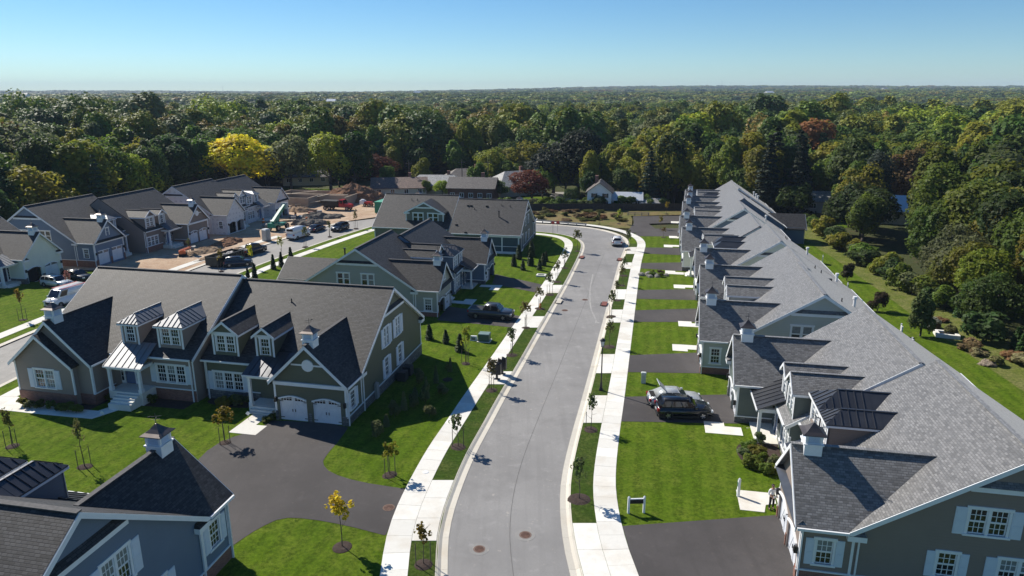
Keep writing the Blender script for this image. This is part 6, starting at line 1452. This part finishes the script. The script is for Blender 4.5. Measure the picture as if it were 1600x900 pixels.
vis = [p for p in pts if -60 < px(p[1], p[2]) < 1660]; near = vis[:NEAR_N]; nset = set(near); 
def GRP(x, y): return 'in the woods right of the back lawn' if x > 50 and y < 180 else 'in the woods beyond the left street' if x < -55 else 'in the woods behind the old houses'
def ZONE(x, y):
    q = px(x, y)
    if x > 50 and y < 180:
        return 'at the near end of the right hand woods' if y < 75 else 'beside the evergreen saplings' if y < 90 else 'beside the lone tree lawn' if y < 105 else 'near the low white roof' if y < 135 else 'by the far end of the back lawn'
    for lim, t in ((70, 'at the far left edge'), (150, 'behind the cream house'), (230, 'behind the slate blue house'), (310, 'behind the grey brown house'), (440, 'around the golden tree'), (500, 'left of the big lime tree'), (590, 'behind the big lime tree'), (680, 'behind the ranch houses'), (790, 'behind the dark brick house'), (890, 'behind the red maple'), (990, 'behind the white two storey house'), (1090, 'right of the white two storey house'), (1190, 'above the end of the right row'), (1290, 'behind the dark pines'), (1400, 'above the low white roof'), (1500, 'right of the low white roof')):
        if q < lim: return t
    return 'near the right edge'
for k, (d, x, y) in enumerate(near):
    kd = r2.choice(KW); nd = kd == 'blue'
    h = r2.uniform(11, 17) if d < 215 else r2.uniform(13, 21)
    if x > 50 and y < 172:
        edge = x - np.interp(y, [30, 63, 78, 89, 110, 149, 165, 172], [51, 53.5, 56, 58, 60.5, 65, 62, 50])
        h = min(h, 6.5 + edge * .8) if edge < 12 else h * 1.0
        kd = r2.choice(['green', 'green', 'olive', 'lime', 'grey', 'deep', 'dark', 'brown', 'green', 'deep', 'olive', 'grey']); nd = False
        if 1360 < px(x, y) < 1430 and y < 158: h = min(h, 4.5)
    if abs(x + 13) < 50 and y < 240: h = min(h, 12)
    if 250 < px(x, y) < 470 and y > 190: kd = r2.choice(['dark', 'deep', 'dark', 'grey']); nd = False; h = min(h, 17)
    w = h * r2.uniform(.85, 1.25) if not nd else h * r2.uniform(.85, 1.1)
    me = (SPRM if nd else (HI if d < 150 else MID)); me = me[r2.randrange(len(me))]
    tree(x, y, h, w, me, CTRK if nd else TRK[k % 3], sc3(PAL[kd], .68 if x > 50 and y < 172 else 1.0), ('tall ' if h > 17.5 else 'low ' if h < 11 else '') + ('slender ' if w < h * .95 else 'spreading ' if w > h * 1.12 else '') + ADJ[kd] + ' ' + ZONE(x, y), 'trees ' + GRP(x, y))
# far wood: one mass of instanced crowns
rest = [p for p in pts if p not in nset]
V = []; SC = []
for d, x, y in rest:
    h = r2.uniform(13, 21) * (1 + .12 * fn(x * .7, y * .7)); 
    if d < 330 and r2.random() < .12: h *= 1.22
    if d > 1200: h *= 1.15
    if d > 2600: h *= 1.3
    wf = r2.uniform(.9, 1.3) * (1 if d < 500 else 1.15 if d < 1200 else 1.5 if d < 2600 else 2.3)
    V.append((x, y, terr(x, y) - .3)); SC.append((h * wf, h * wf, h))
print('forest points', len(V))
FRAMP = []
pal = [PAL['green'], PAL['olive'], PAL['deep'], PAL['olive'], PAL['dark'], (.11, .165, .025), (.13, .15, .028), PAL['lime'], PAL['olive'], PAL['green'], PAL['grey'], PAL['deep'], (.21, .2, .03), PAL['olive'], PAL['blue'], PAL['green'], (.09, .135, .03), PAL['olive'], (.24, .18, .04), (.14, .19, .03), PAL['deep'], PAL['dark'], (.15, .17, .03), PAL['green']]
FLEAF = leafmat('far_leaves', .26, .25, [(i / len(pal), c) for i, c in enumerate(pal)])
fm = bpy.data.meshes.new('woodland'); fm.from_pydata(V, [], [])
at = fm.attributes.new('sc', 'FLOAT_VECTOR', 'POINT'); at.data.foreach_set('vector', np.array(SC, np.float32).ravel())
at = fm.attributes.new('pick', 'INT', 'POINT'); at.data.foreach_set('value', np.array([(r2.randrange(7) if rest[i][0] < 700 else 7 + r2.randrange(3)) for i in range(len(V))], np.int32))
wood = ob('woodland', fm, None, kind='stuff'); wood['label'] = 'wide autumn woodland stretching to the horizon'; wood['category'] = 'woodland'
ng = bpy.data.node_groups.new('scatter_crowns', 'GeometryNodeTree')
ng.interface.new_socket('Geometry', in_out='INPUT', socket_type='NodeSocketGeometry'); ng.interface.new_socket('Geometry', in_out='OUTPUT', socket_type='NodeSocketGeometry')
gi = ng.nodes.new('NodeGroupInput'); go = ng.nodes.new('NodeGroupOutput'); jn = ng.nodes.new('GeometryNodeJoinGeometry')
na = ng.nodes.new('GeometryNodeInputNamedAttribute'); na.data_type = 'FLOAT_VECTOR'; na.inputs[0].default_value = 'sc'
pk = ng.nodes.new('GeometryNodeInputNamedAttribute'); pk.data_type = 'INT'; pk.inputs[0].default_value = 'pick'
rv = ng.nodes.new('FunctionNodeRandomValue'); rv.data_type = 'FLOAT_VECTOR'; rv.inputs[0].default_value = (0, 0, 0); rv.inputs[1].default_value = (0, 0, 6.283)
for k, me in enumerate(MID + [SPRM[0]] + FAR):
    src = bpy.data.objects.new('crown_source', me.copy()); src.data.materials.clear(); src.data.materials.append(FLEAF)
    oi = ng.nodes.new('GeometryNodeObjectInfo'); oi.inputs[0].default_value = src; oi.inputs[1].default_value = True
    cp = ng.nodes.new('FunctionNodeCompare'); cp.data_type = 'INT'; cp.operation = 'EQUAL'; ng.links.new(pk.outputs[0], cp.inputs[2]); cp.inputs[3].default_value = k
    ip = ng.nodes.new('GeometryNodeInstanceOnPoints'); ng.links.new(gi.outputs[0], ip.inputs['Points']); ng.links.new(cp.outputs[0], ip.inputs['Selection']); ng.links.new(oi.outputs['Geometry'], ip.inputs['Instance'])
    ng.links.new(na.outputs[0], ip.inputs['Scale']); ng.links.new(rv.outputs[0], ip.inputs['Rotation']); ng.links.new(ip.outputs[0], jn.inputs[0])
ng.links.new(jn.outputs[0], go.inputs[0]); md = wood.modifiers.new('scatter', 'NODES'); md.node_group = ng

# hedge and shrubs along the right hand woods, yard shrubs, young trees
SHR = [crown('crown', 120 + i, 14, 1500, .11, .5, .5, .46) for i in range(4)]; ARB = [conifer('crown', 130 + i, 2400, .06, .24, .03, tiers=18, pw=.7) for i in range(2)]
def shrub(x, y, h, w, c, label, group, me=None, name='shrub', cat='shrub', zz=.12):
    o = tag(empty(name, (x, y, zg(y) + zz - .02), rng.uniform(0, 6.28)), label, cat, group); o.scale = (w, w, h)
    q = ob('crown', me or SHR[rng.randrange(4)], o); q.color = jit(c)
    m_ = CTRK; ob('stem', m_, o); return o
for k in range(38):
    t = k / 37; y = 150 - t * 94 + rng.uniform(-.8, .8); x = np.interp(y, [56, 63, 78, 89, 110, 149], [50.5, 51.5, 53.5, 54.8, 57.2, 63.8]) + rng.uniform(0, 2.6)
    ev = y < 84 and k % 3 != 0
    shrub(x, y, rng.uniform(2.2, 4.2) if not ev else rng.uniform(2.6, 3.8), rng.uniform(3, 5.2) if not ev else rng.uniform(2.6, 3.4), PAL[rng.choice(['green', 'grey', 'olive', 'deep', 'dark'])] if not ev else (.05, .105, .02), 'evergreen sapling in the row along the rough grass right of the back lawn' if ev else ['dark', 'broad', 'ragged', 'low', 'pale'][k % 5] + ' bushy shrub ' + ('far up' if y > 115 else 'halfway along' if y > 85 else 'at the near end of') + ' the edge of the right hand woods', 'row of evergreen saplings' if ev else 'shrubs along the right hand woods', ARB[k % 2] if ev else None, 'evergreen_sapling' if ev else 'shrub', 'sapling' if ev else 'shrub', -.05)
for k in range(15): # rank plants in the rough strip
    y = rng.uniform(56, 84); x = np.interp(y, [56, 84], [48.5, 52.0]) + rng.uniform(-1.5, 2.2)
    shrub(x, y, rng.uniform(.6, 1.5), rng.uniform(1.4, 2.6), rng.choice([(.34, .28, .14), (.28, .19, .09), (.2, .22, .08), (.42, .38, .3)]), 'tawny clump of tall weeds in the rough grass strip', 'weed clumps in the rough strip', None, 'weed_clump', 'weeds', 0)
for k in range(34):
    x = rng.uniform(-2, 26); y = 156 + rng.uniform(-1, 12) - .25 * x * .2
    shrub(x, y + 2, rng.uniform(.5, 1.3), rng.uniform(1.5, 3.2), rng.choice([(.22, .13, .06), (.16, .14, .05), (.12, .13, .03), (.26, .18, .10)]), 'low tawny weed clump in the meadow beyond the street', 'weed clumps in the meadow', None, 'weed_clump', 'weeds', 0)
for k in range(22):
    x = -8 + k * 2.2 + rng.uniform(-.7, .7); y = 173 + rng.uniform(0, 3)
    shrub(x, y, rng.uniform(1.8, 3.6), rng.uniform(3, 5), PAL[rng.choice(['dark', 'deep', 'green', 'grey'])], 'dark bush behind the long board fence', 'bushes behind the board fence', None, zz=-.1)
CON = [(-9.36, 74.7, 1.9), (-7.35, 73.3, 1.7), (-5.6, 70.6, 2.1), (.32, 112.9, 2.2), (1.77, 110.3, 1.8), (3.1, 113.4, 2.6), (4.48, 110.3, 1.9), (5.24, 113.4, 2.3), (3.41, 120.0, 3.0), (1.2, 118.2, 2.6), (5.8, 116.4, 1.9)]
for i, (x, y, h) in enumerate(CON):
    shrub(x, y, h, h * 1.15, (.055, .088, .030), ['small conifer nearest to the olive house rear corner', 'small conifer second from the olive house rear corner', 'small conifer behind the staked tree near the transformer', 'small conifer farthest left on the lawn of the porch house', 'short conifer in front row beside the concrete ring', 'tall conifer in the middle of the lawn of the porch house', 'short conifer closest to the concrete ring', 'conifer right of the middle one on the lawn of the porch house', 'conifer in the shade near the screened porch', 'shaded conifer beside the one near the screened porch', 'small conifer closest to the sidewalk before the bend'][i], 'young conifers on the lawns', ARB[i % 2], 'young_conifer', 'conifer')
for i, (x, y) in enumerate(((-10.71, 50.24), (-10.27, 52.1), (-9.85, 53.71), (-9.3, 55.3), (-8.6, 55.9), (-8.72, 58.1), (-7.6, 56.6), (-7.9, 59.6), (-8.82, 61.4), (-7.2, 61.5), (-6.3, 58.6), (-6.1, 64.5), (-7.0, 54.0))):
    shrub(x, y, rng.uniform(1.0, 1.9), rng.uniform(1.0, 1.6), PAL['grey'], 'young shrub in the shadow beside the olive green house', 'shrubs in the shade of the olive house', ARB[i % 2] if i % 2 else SHR[i % 4])
for i, (x, y, h) in enumerate(((-39.76, 104.6, 2.6), (-38.96, 110.9, 2.6), (-38.2, 112.6, 2.6), (-37.2, 114.6, 3.0), (-40.3, 103.2, 2.2))):
    shrub(x, y, h, h * .85, (.03, .055, .018), 'narrow dark arborvitae on the lawn by the side street sidewalk', 'narrow arborvitae by the side street', ARB[i % 2], 'arborvitae', 'arborvitae')
# planting by the porches
for (O, ang, sg, lab, grp, nn) in (((22.49, 58.26), -11.3, 1, 'leafy bush in the bed by the porch behind the parked cars', 'porch bed bushes of the grey green house', 12), ((-12.8, 54.95), 78, -1, 'dark bush along the base of the olive green house', 'base planting of the olive house', 6), ((-43.1, 60.3), 78, 1, 'dark bush in the mulch bed of the taupe house', 'base planting of the taupe house', 12), ((21.38, 63.57), -11.3, -1, 'round bush beside the pale sage house porch', 'porch bushes of the pale sage house', 5), ((27.03, 87.19), -11.3, 1, 'bush by the porch of the fourth house of the right row', 'porch bushes of the fourth house', 5), ((27.78, 91.4), -11.3, -1, 'flowering bush by the porch of the fifth house of the right row', 'porch bushes of the fifth house', 6)):
    for k in range(nn):
        if lab.startswith('leafy'): u, v = rng.uniform(9.6, 14.5), rng.uniform(-3.2, -.7)
        elif nn == 12 and ang == 78: u, v = 1.2 + k * .95, (-4.2 if k < 7 else -1.2) + rng.uniform(-.3, .3)
        else: u, v = rng.uniform(9.8, 13), -1.2 + rng.uniform(-.5, .4)
        if nn == 6 and sg < 0 and ang == 78 and k == 0: u, v = 6.75, -3.4
        p = Lc2(O, ang, sg, u, v); shrub(p.x, p.y, rng.uniform(.55, 1.1), rng.uniform(.8, 1.5), rng.choice([PAL['grey'], PAL['green'], PAL['olive'], PAL['deep'], (.13, .14, .02)]), lab, grp)
for (O, ang, sg, pg_) in (((22.49, 58.26), -11.3, 1, -3.5), ((-12.8, 54.95), 78, -1, -1.6), ((21.38, 63.57), -11.3, -1, -1.6), ((27.03, 87.19), -11.3, 1, -1.6)):
    drape('mulch_bed', smooth([tuple(Lc2(O, ang, sg, u, v)) for u, v in ((9.6, -.1), (9.6, pg_ * .8), (11.5, pg_), (14.4, pg_ * .75), (14.5, -.1))], 2), .135, MULCH)
drape('mulch_bed', [tuple(Lc2((-43.1, 60.3), 78, 1, u, v)) for u, v in ((-.4, -2.5), (-.4, -4.6), (7.4, -4.4), (7.8, -.1), (7.0, -.1), (7.0, -2.5))], .134, MULCH)
p = Lc2((-43.1, 60.3), 78, 1, 12.5, -.9); drape('mulch_bed', [tuple(Lc2((-43.1, 60.3), 78, 1, u, v)) for u, v in ((9.6, -.1), (9.6, -1.8), (15.4, -1.7), (15.4, -.1))], .134, MULCH)
rkb = [(17.5, 94.7), (23.0, 95.0), (22.6, 97.2)]
for k in range(9):
    a = k * .7; x = 22.2 + 2.2 * math.cos(a) * rng.uniform(.3, 1); y = 106.6 + .9 * math.sin(a); m = MB(); s_ = rng.uniform(.25, .6)
    m.lathe([(0, -.1), (s_, 0), (s_ * .9, s_ * .5), (s_ * .4, s_ * .8), (0, s_ * .85)], 7); o = ob('boulder', m.mesh('boulder', plain('boulder_grey', (.2, .19, .17), .9, var=.3)), None, (x, y, zg(y) + .12), a); tag(o, 'grey boulder in the rock garden on the right hand lawn', 'boulder', 'rock garden boulders')
    if k % 2: shrub(x + .6, y + .3, .7, 1.1, rng.choice([PAL['green'], (.12, .05, .04)]), 'low plant in the rock garden on the right hand lawn', 'rock garden plants')

YC = [crown('crown', 150 + i, 40, 400, .040, .18, .34, .63, YLEAF, br=(.07, .2), inner=.5) for i in range(5)]; YT = [trunk_mesh('trunk', 40 + i, .86, .008, 9, .17) for i in range(3)]
stk = MB(); stk.bar((0, 0, -.2), (0, 0, 1.5), .028, 5); STK = stk.mesh('stake', STAKE)
ring = MB(); ring.lathe([(0, .10), (.45, .08), (.70, .02), (.74, -.05)], 16); RING = ring.mesh('mulch_ring', MULCH)
def young(x, y, h, w, c, label, group, stakes=2, rg=1.0, ys=1.0):
    o = tag(empty('young_tree', (x, y, zg(y) + .12), rng.uniform(0, 6.28)), label, 'young tree', group)
    q = ob('crown', YC[rng.randrange(5)], o); q.scale = (w, w, h); q.color = jit(c); t = ob('trunk', YT[rng.randrange(3)], o); t.scale = (h * .9, h * .9, h)
    for k in range(stakes):
        a = 1.0 + k * 6.283 / max(1, stakes); s_ = ob('stake', STK, o, (.42 * math.cos(a), .42 * math.sin(a), 0)); s_.scale = (1, 1, ys)
    if rg: r_ = ob('mulch_ring', RING, o); k_ = rg * rng.uniform(.6, .9); r_.scale = (k_, k_ * rng.uniform(.8, 1.1), 1)
    return o
YEL = (.52, .47, .04); YGR = (.30, .34, .04); DG = (.11, .15, .05); BRW = (.17, .165, .06)
LT = [(-10.06, 35.8, 4.0, 5.4, YEL, 'yellow leaved young tree on the lawn corner nearest to the bottom', 0, 1), (-8.65, 44.1, 3.0, 4.0, (.26, .24, .02), 'yellow leaved young tree on the small lawn between driveway and sidewalk', 3, 1), (-22.3, 49.1, 3.4, 5.2, (.25, .19, .02), 'golden young tree with stakes in front of the olive green house', 3, .8), (-30.93, 45.3, 4.4, 2.2, (.2, .19, .06), 'nearly bare young tree between two stakes on the left lawn', 2, 1), (-38.4, 48.5, 3.4, 3.2, (.16, .16, .04), 'staked young tree cut by the left edge of the photo', 3, 1.1), (-4.72, 66.8, 4.6, 3.6, YGR, 'tall staked young tree on the lawn beside the olive house shadow', 3, 1), (-6.2, 62.4, 1.9, 2.0, DG, 'small dark young tree at the edge of the olive house shadow', 0, .8)]
for x, y, h, w, c, lab, st, rg in LT: young(x, y, h, w, c, lab, None, st, rg)
lt = [(-4.13, 48.4, 3.2, DG), (-1.89, 59.7, 3.6, BRW), (-0.03, 69.36, 3.6, DG), (1.65, 79.1, 3.8, BRW), (3.61, 87.5, 3.4, BRW), (5.33, 94.8, 3.8, DG), (6.88, 102.5, 3.6, BRW), (8.63, 111.6, 3.6, DG), (11.9, 124.4, 4.6, (.10, .12, .03)), (-5.05, 34.2, 3.0, (.22, .15, .03))]
wl = ['first', 'second', 'third', 'fourth', 'fifth', 'sixth', 'seventh', 'eighth', 'ninth', 'lowest']
for i, (x, y, h, c) in enumerate(lt): young(x, y, h, h * 1.15, c, ('thin yellowing young tree at the bottom of the left verge' if i == 9 else wl[i] + ' staked young tree up the left verge counted from the driveway'), 'young trees in the verges', 2, 1.1)
rt = [(4.46, 40.9, 3.6, DG), (6.37, 51.4, 3.6, DG), (10.66, 72.1, 3.6, BRW), (12.5, 83.8, 4.0, DG), (14.35, 91.8, 3.2, BRW), (16.33, 100.2, 3.6, BRW), (17.6, 106.6, 3.4, DG), (21.3, 125.4, 4.4, (.09, .12, .03))]
for i, (x, y, h, c) in enumerate(rt): young(x, y, h, h * .95, c, wl[i] + ' young tree up the right verge counted from the bottom', 'young trees in the verges', 1 if i % 2 else 0, 1.2)
for i, (x, y, h, c) in enumerate(((-47.0, 109.6, 4.2, (.24, .17, .04)), (-42.6, 111.2, 4.6, YEL), (-40.4, 119.6, 4.2, YGR), (-38.7, 128.2, 4.4, BRW), (-36.6, 138.0, 3.8, BRW), (-33.2, 146.7, 4.4, (.2, .18, .07)), (-60.6, 82.4, 4.6, (.24, .17, .03)), (-63.5, 96.6, 3.6, (.3, .16, .14)), (-57.4, 121.6, 3.4, BRW))):
    young(x, y, h, h * .8, c, ['amber young tree by the dumpster kerb', 'yellow young tree hiding the black pickup truck', 'thin pale young tree with stakes in the side street verge', 'thin brown young tree below the white delivery van', 'bare young tree opposite the blue sedan', 'pale young tree near the end of the side street', 'yellowing young tree on the lawn of the cream house', 'pinkish young tree in front of the silver station wagon', 'brown young tree on the bare dirt by the orange machine'][i], 'young trees by the side street', 2, .9)
for i, (x, y, h, c) in enumerate(((23.6, 152.5, 3.6, YGR), (19.2, 152.0, 3.0, (.05, .08, .02)), (31.5, 146.0, 3.2, (.22, .21, .02)), (30.2, 137.0, 2.4, (.2, .12, .03)), (36.9, 165.5, 3.4, (.3, .26, .02)))):
    young(x, y, h, h * 1.3, c, ['green young tree at the near end of the meadow', 'small dark green tree in the meadow', 'yellow green young tree by the parking court', 'small orange young tree on the lawn before the bend', 'bright yellow small tree behind the parking court'][i], None, 0, .8)

# ------------------------------------------------------------------ old houses among the trees
def cottage(x, y, rz, L, D, hw, hr, wall, roofm, label, ov=.5, wins=4, chim=True, hip=0.0, wh=1.1, stor=1, sp=2.7):
    o = tag(empty('old_house', (x, y, terr(x, y)), R(rz)), label, 'house', 'older houses beyond the estate')
    m = MB(); wallpoly(m, [(-D / 2, -.5), (D / 2, -.5), (D / 2, hw), (0, hr - .15 if not hip else hw), (-D / 2, hw)], [], lambda a, z, t: (-L / 2 + t, a, z)); wallpoly(m, [(-D / 2, -.5), (D / 2, -.5), (D / 2, hw), (0, hr - .15 if not hip else hw), (-D / 2, hw)], [], lambda a, z, t: (L / 2 - t, a, z))
    wx = [(-L / 2 + L * (i + .5) / wins, s_) for i in range(wins) for s_ in range(stor)]
    for sy in (-1, 1): wallpoly(m, rect(-L / 2 + .01, L / 2 - .01, -.5, hw), [rect(a - .55, a + .55, 1.0 + s_ * sp, 1.0 + s_ * sp + wh) for a, s_ in wx], lambda a, z, t, sy=sy: (a, sy * (D / 2 - t), z))
    ob('wall', m.mesh('wall', wall), o)
    sl_ = (hr - hw) / (D / 2); e = hw - ov * sl_
    m = MB()
    for sy in (-1, 1): m.slab([(-L / 2 - ov, sy * (D / 2 + ov), e), (L / 2 + ov, sy * (D / 2 + ov), e), (L / 2 + ov - hip, 0, hr - .001 * (sy > 0)), (-L / 2 - ov + hip, 0, hr - .001 * (sy > 0))], .15)
    if hip:
        for sx in (-1, 1): m.slab([(sx * (L / 2 + ov), -D / 2 - ov, e - .002), (sx * (L / 2 + ov), D / 2 + ov, e - .002), (sx * (L / 2 + ov - hip), 0, hr - .002)], .15)
    rf = ob('roof', m.mesh('roof', roofm), o)
    if chim: m = MB(); m.box(L * .2 - .45, L * .2 + .45, .6, 1.4, hw, hr + 1.1); ob('chimney', m.mesh('chimney', BRICK), rf)
    for a, s_ in wx:
        for sy in (-1, 1):
            m = MB(); z0 = 1.0 + s_ * sp; yy = sy * (D / 2)
            m.box(a - .62, a - .53, yy - .05, yy + .05, z0, z0 + wh); m.box(a + .53, a + .62, yy - .05, yy + .05, z0, z0 + wh); m.box(a - .62, a + .62, yy - .06, yy + .06, z0 + wh, z0 + wh + .1); m.box(a - .62, a + .62, yy - .06, yy + .06, z0 - .1, z0); m.box(a - .04, a + .04, yy - .04, yy + .04, z0, z0 + wh)
            w_ = ob('window', m.mesh('window', WHITE), o); m = MB(); m.box(a - .55, a + .55, yy - sy * .12 - .01, yy - sy * .12 + .01, z0, z0 + wh); ob('pane', m.mesh('pane', GLASS), w_)
    return o
RB = shingle('brown_shingle', srgb(112, 88, 76)); RG = shingle('pale_grey_shingle', srgb(150, 150, 148)); RD_ = shingle('old_dark_shingle', srgb(92, 86, 82)); RW = metalroof('white_metal_roof', (.62, .64, .66), .4, .2)
BW = brick('old_brick', srgb(96, 62, 52), srgb(120, 78, 64), srgb(120, 105, 95))
cottage(-32, 199.5, 8, 15, 9, 2.7, 5.0, siding('beige_siding', srgb(168, 160, 145)), RB, 'low ranch house with a brown roof behind the dirt pile')
cottage(-22, 205.5, -4, 17, 10, 2.7, 5.0, siding('beige_siding', 0), RG, 'low ranch house with a pale grey roof behind the brown roofed one', hip=4)
cottage(-14, 222, 10, 14, 9, 2.8, 5.2, BW, RD_, 'dark hip roofed house with dark cypresses before it', hip=4)
cottage(-10.5, 191, -8, 12.5, 8, 3.7, 6.0, BW, RD_, 'dark brick house with a grey gable roof behind the porch house', wins=5, stor=1)
cottage(0.5, 203, 30, 15, 11, 3.0, 6.4, siding('grey_siding', srgb(150, 152, 155)), RG, 'house with a bright grey hipped roof left of the red maple', hip=5)
cottage(-66, 226, 12, 14, 9, 2.8, 5.4, siding('beige_siding', 0), RD_, 'dim house under the trees right of the golden tree')
cottage(4, 228, 0, 10, 8, 3.0, 5.2, siding('grey_siding', 0), RG, 'small grey house half hidden above the red maple')
wh_ = cottage(22.3, 177, 80, 7.6, 5.9, 4.5, 6.7, siding('white_siding', srgb(190, 196, 196)), RD_, 'white two storey house with its gable to the meadow and dark shutters', wins=3, stor=2, wh=.95, chim=True, sp=1.95)
m = MB()
for (a, z) in ((-1.5, 2.95), (1.2, 2.95), (-1.5, .9), (1.2, .9)):
    m.box(-3.85, -3.805, a - .35, a + .35, z, z + .95)
ob('window', m.mesh('window', GLASS), wh_)
m = MB()
for (a, z) in ((-1.5, 2.95), (1.2, 2.95), (-1.5, .9), (1.2, .9)):
    for s_ in (-1, 1): m.box(-3.86, -3.805, a + s_ * .56 - .18, a + s_ * .56 + .18, z - .05, z + 1.0)
ob('shutter', m.mesh('shutter', plain('dark_shutter', (.02, .035, .035), .5)), wh_)
cottage(29.0, 176.6, -8, 7.2, 5, 2.5, 3.9, siding('white_siding', 0), RW, 'low white annex with a bright metal roof beside the white two storey house', wins=4, chim=False)
cottage(34.6, 174.5, -4, 4, 3, 1.9, 2.6, siding('white_siding', 0), RG, 'small pale garden shed right of the white annex', wins=1, chim=False)
cottage(89, 158, -20, 18, 12, 3.0, 5.6, siding('beige_siding', 0), RW, 'low house with a bright white roof among the right hand trees', wins=5)
cottage(76, 173, -10, 16, 9, 2.8, 4.6, siding('grey_siding', 0), RG, 'pale low building glimpsed beyond the dark pines', wins=4, chim=False)
for k, (x, y, L_, h_) in enumerate(((-262, 1050, 12, 23), (-880, 1300, 22, 27), (620, 1750, 20, 24), (1050, 2050, 18, 31), (-300, 2300, 24, 29))):
    cottage(x, y, 10 * k, L_, 14, h_ - 4, h_, siding('pale_far_siding', srgb(200, 196, 188)), RG if k % 2 else RW, 'pale building standing out of the far woods ' + ['above the big lime tree', 'above the cream house', 'above the low white roof', 'near the right end of the horizon', 'near the middle of the horizon'][k], wins=4, chim=False)
drape('driveway', [(8, 178), (19, 181), (17.5, 206), (12, 206)], -.1, ROAD2)
drape('lawn', [(-75, 204), (-48, 202), (-44, 210), (-74, 216)], -.08, GR_LAWN)
drape('lawn', [(0, 180), (9, 180), (12, 196), (2, 196)], -.09, GR_LAWN)
drape('lawn', [(66, 148), (80, 150), (80, 160), (70, 162)], -.09, GR_LAWN)
for k, (x, y, h) in enumerate(((-29.5, 202, 9.5), (-14.2, 200, 10), (-7.0, 206, 9.5), (48, 196, 10), (-69, 171, 0))):
    if not h: continue
    o = base('utility_pole', x, y, R(10), 'wooden utility pole ' + ['by the pale grey roofed ranch house', 'before the dark brick house', 'between the brick house and the bright grey roof', 'near the trees right of the white house'][k], 'utility pole', 'utility poles', 0)
    m = MB(); m.bar((0, 0, 0), (0, 0, h), .15, 8, .1); ob('pole', m.mesh('pole', BARK), o); m = MB(); m.box(-1.1, 1.1, -.06, .06, h - 1.0, h - .85); ob('crossarm', m.mesh('crossarm', BARK), o)
for k, (x, y, h) in enumerate(((1500, 5200, 120), (1560, 5200, 100), (-2150, 5400, 90))):
    o = base('radio_mast', x, y, 0, 'thin radio mast on the horizon ' + ['right of the street, the taller of two', 'right of the street, the shorter of two', 'above the woods on the left'][k], 'radio mast', 'radio masts', 0)
    m = MB(); m.bar((0, 0, 0), (0, 0, h), 1.1, 4, .6); ob('mast', m.mesh('mast', plain('mast_grey', (.3, .3, .32))), o)

# ------------------------------------------------------------------ air
hz = MB(); hz.box(-6000, 6000, -130, 7000, -20, 130)
hm_ = bpy.data.materials.new('haze'); hm_.use_nodes = True; t_ = hm_.node_tree; t_.nodes.remove(t_.nodes['Principled BSDF'])
pv = t_.nodes.new('ShaderNodeVolumePrincipled'); pv.inputs['Color'].default_value = (.62, .77, 1.0, 1); pv.inputs['Density'].default_value = HAZE; pv.inputs['Anisotropy'].default_value = .0
t_.links.new(pv.outputs[0], t_.nodes['Material Output'].inputs['Volume'])
if HAZE: ob('haze', hz.mesh('haze', hm_), kind='stuff')
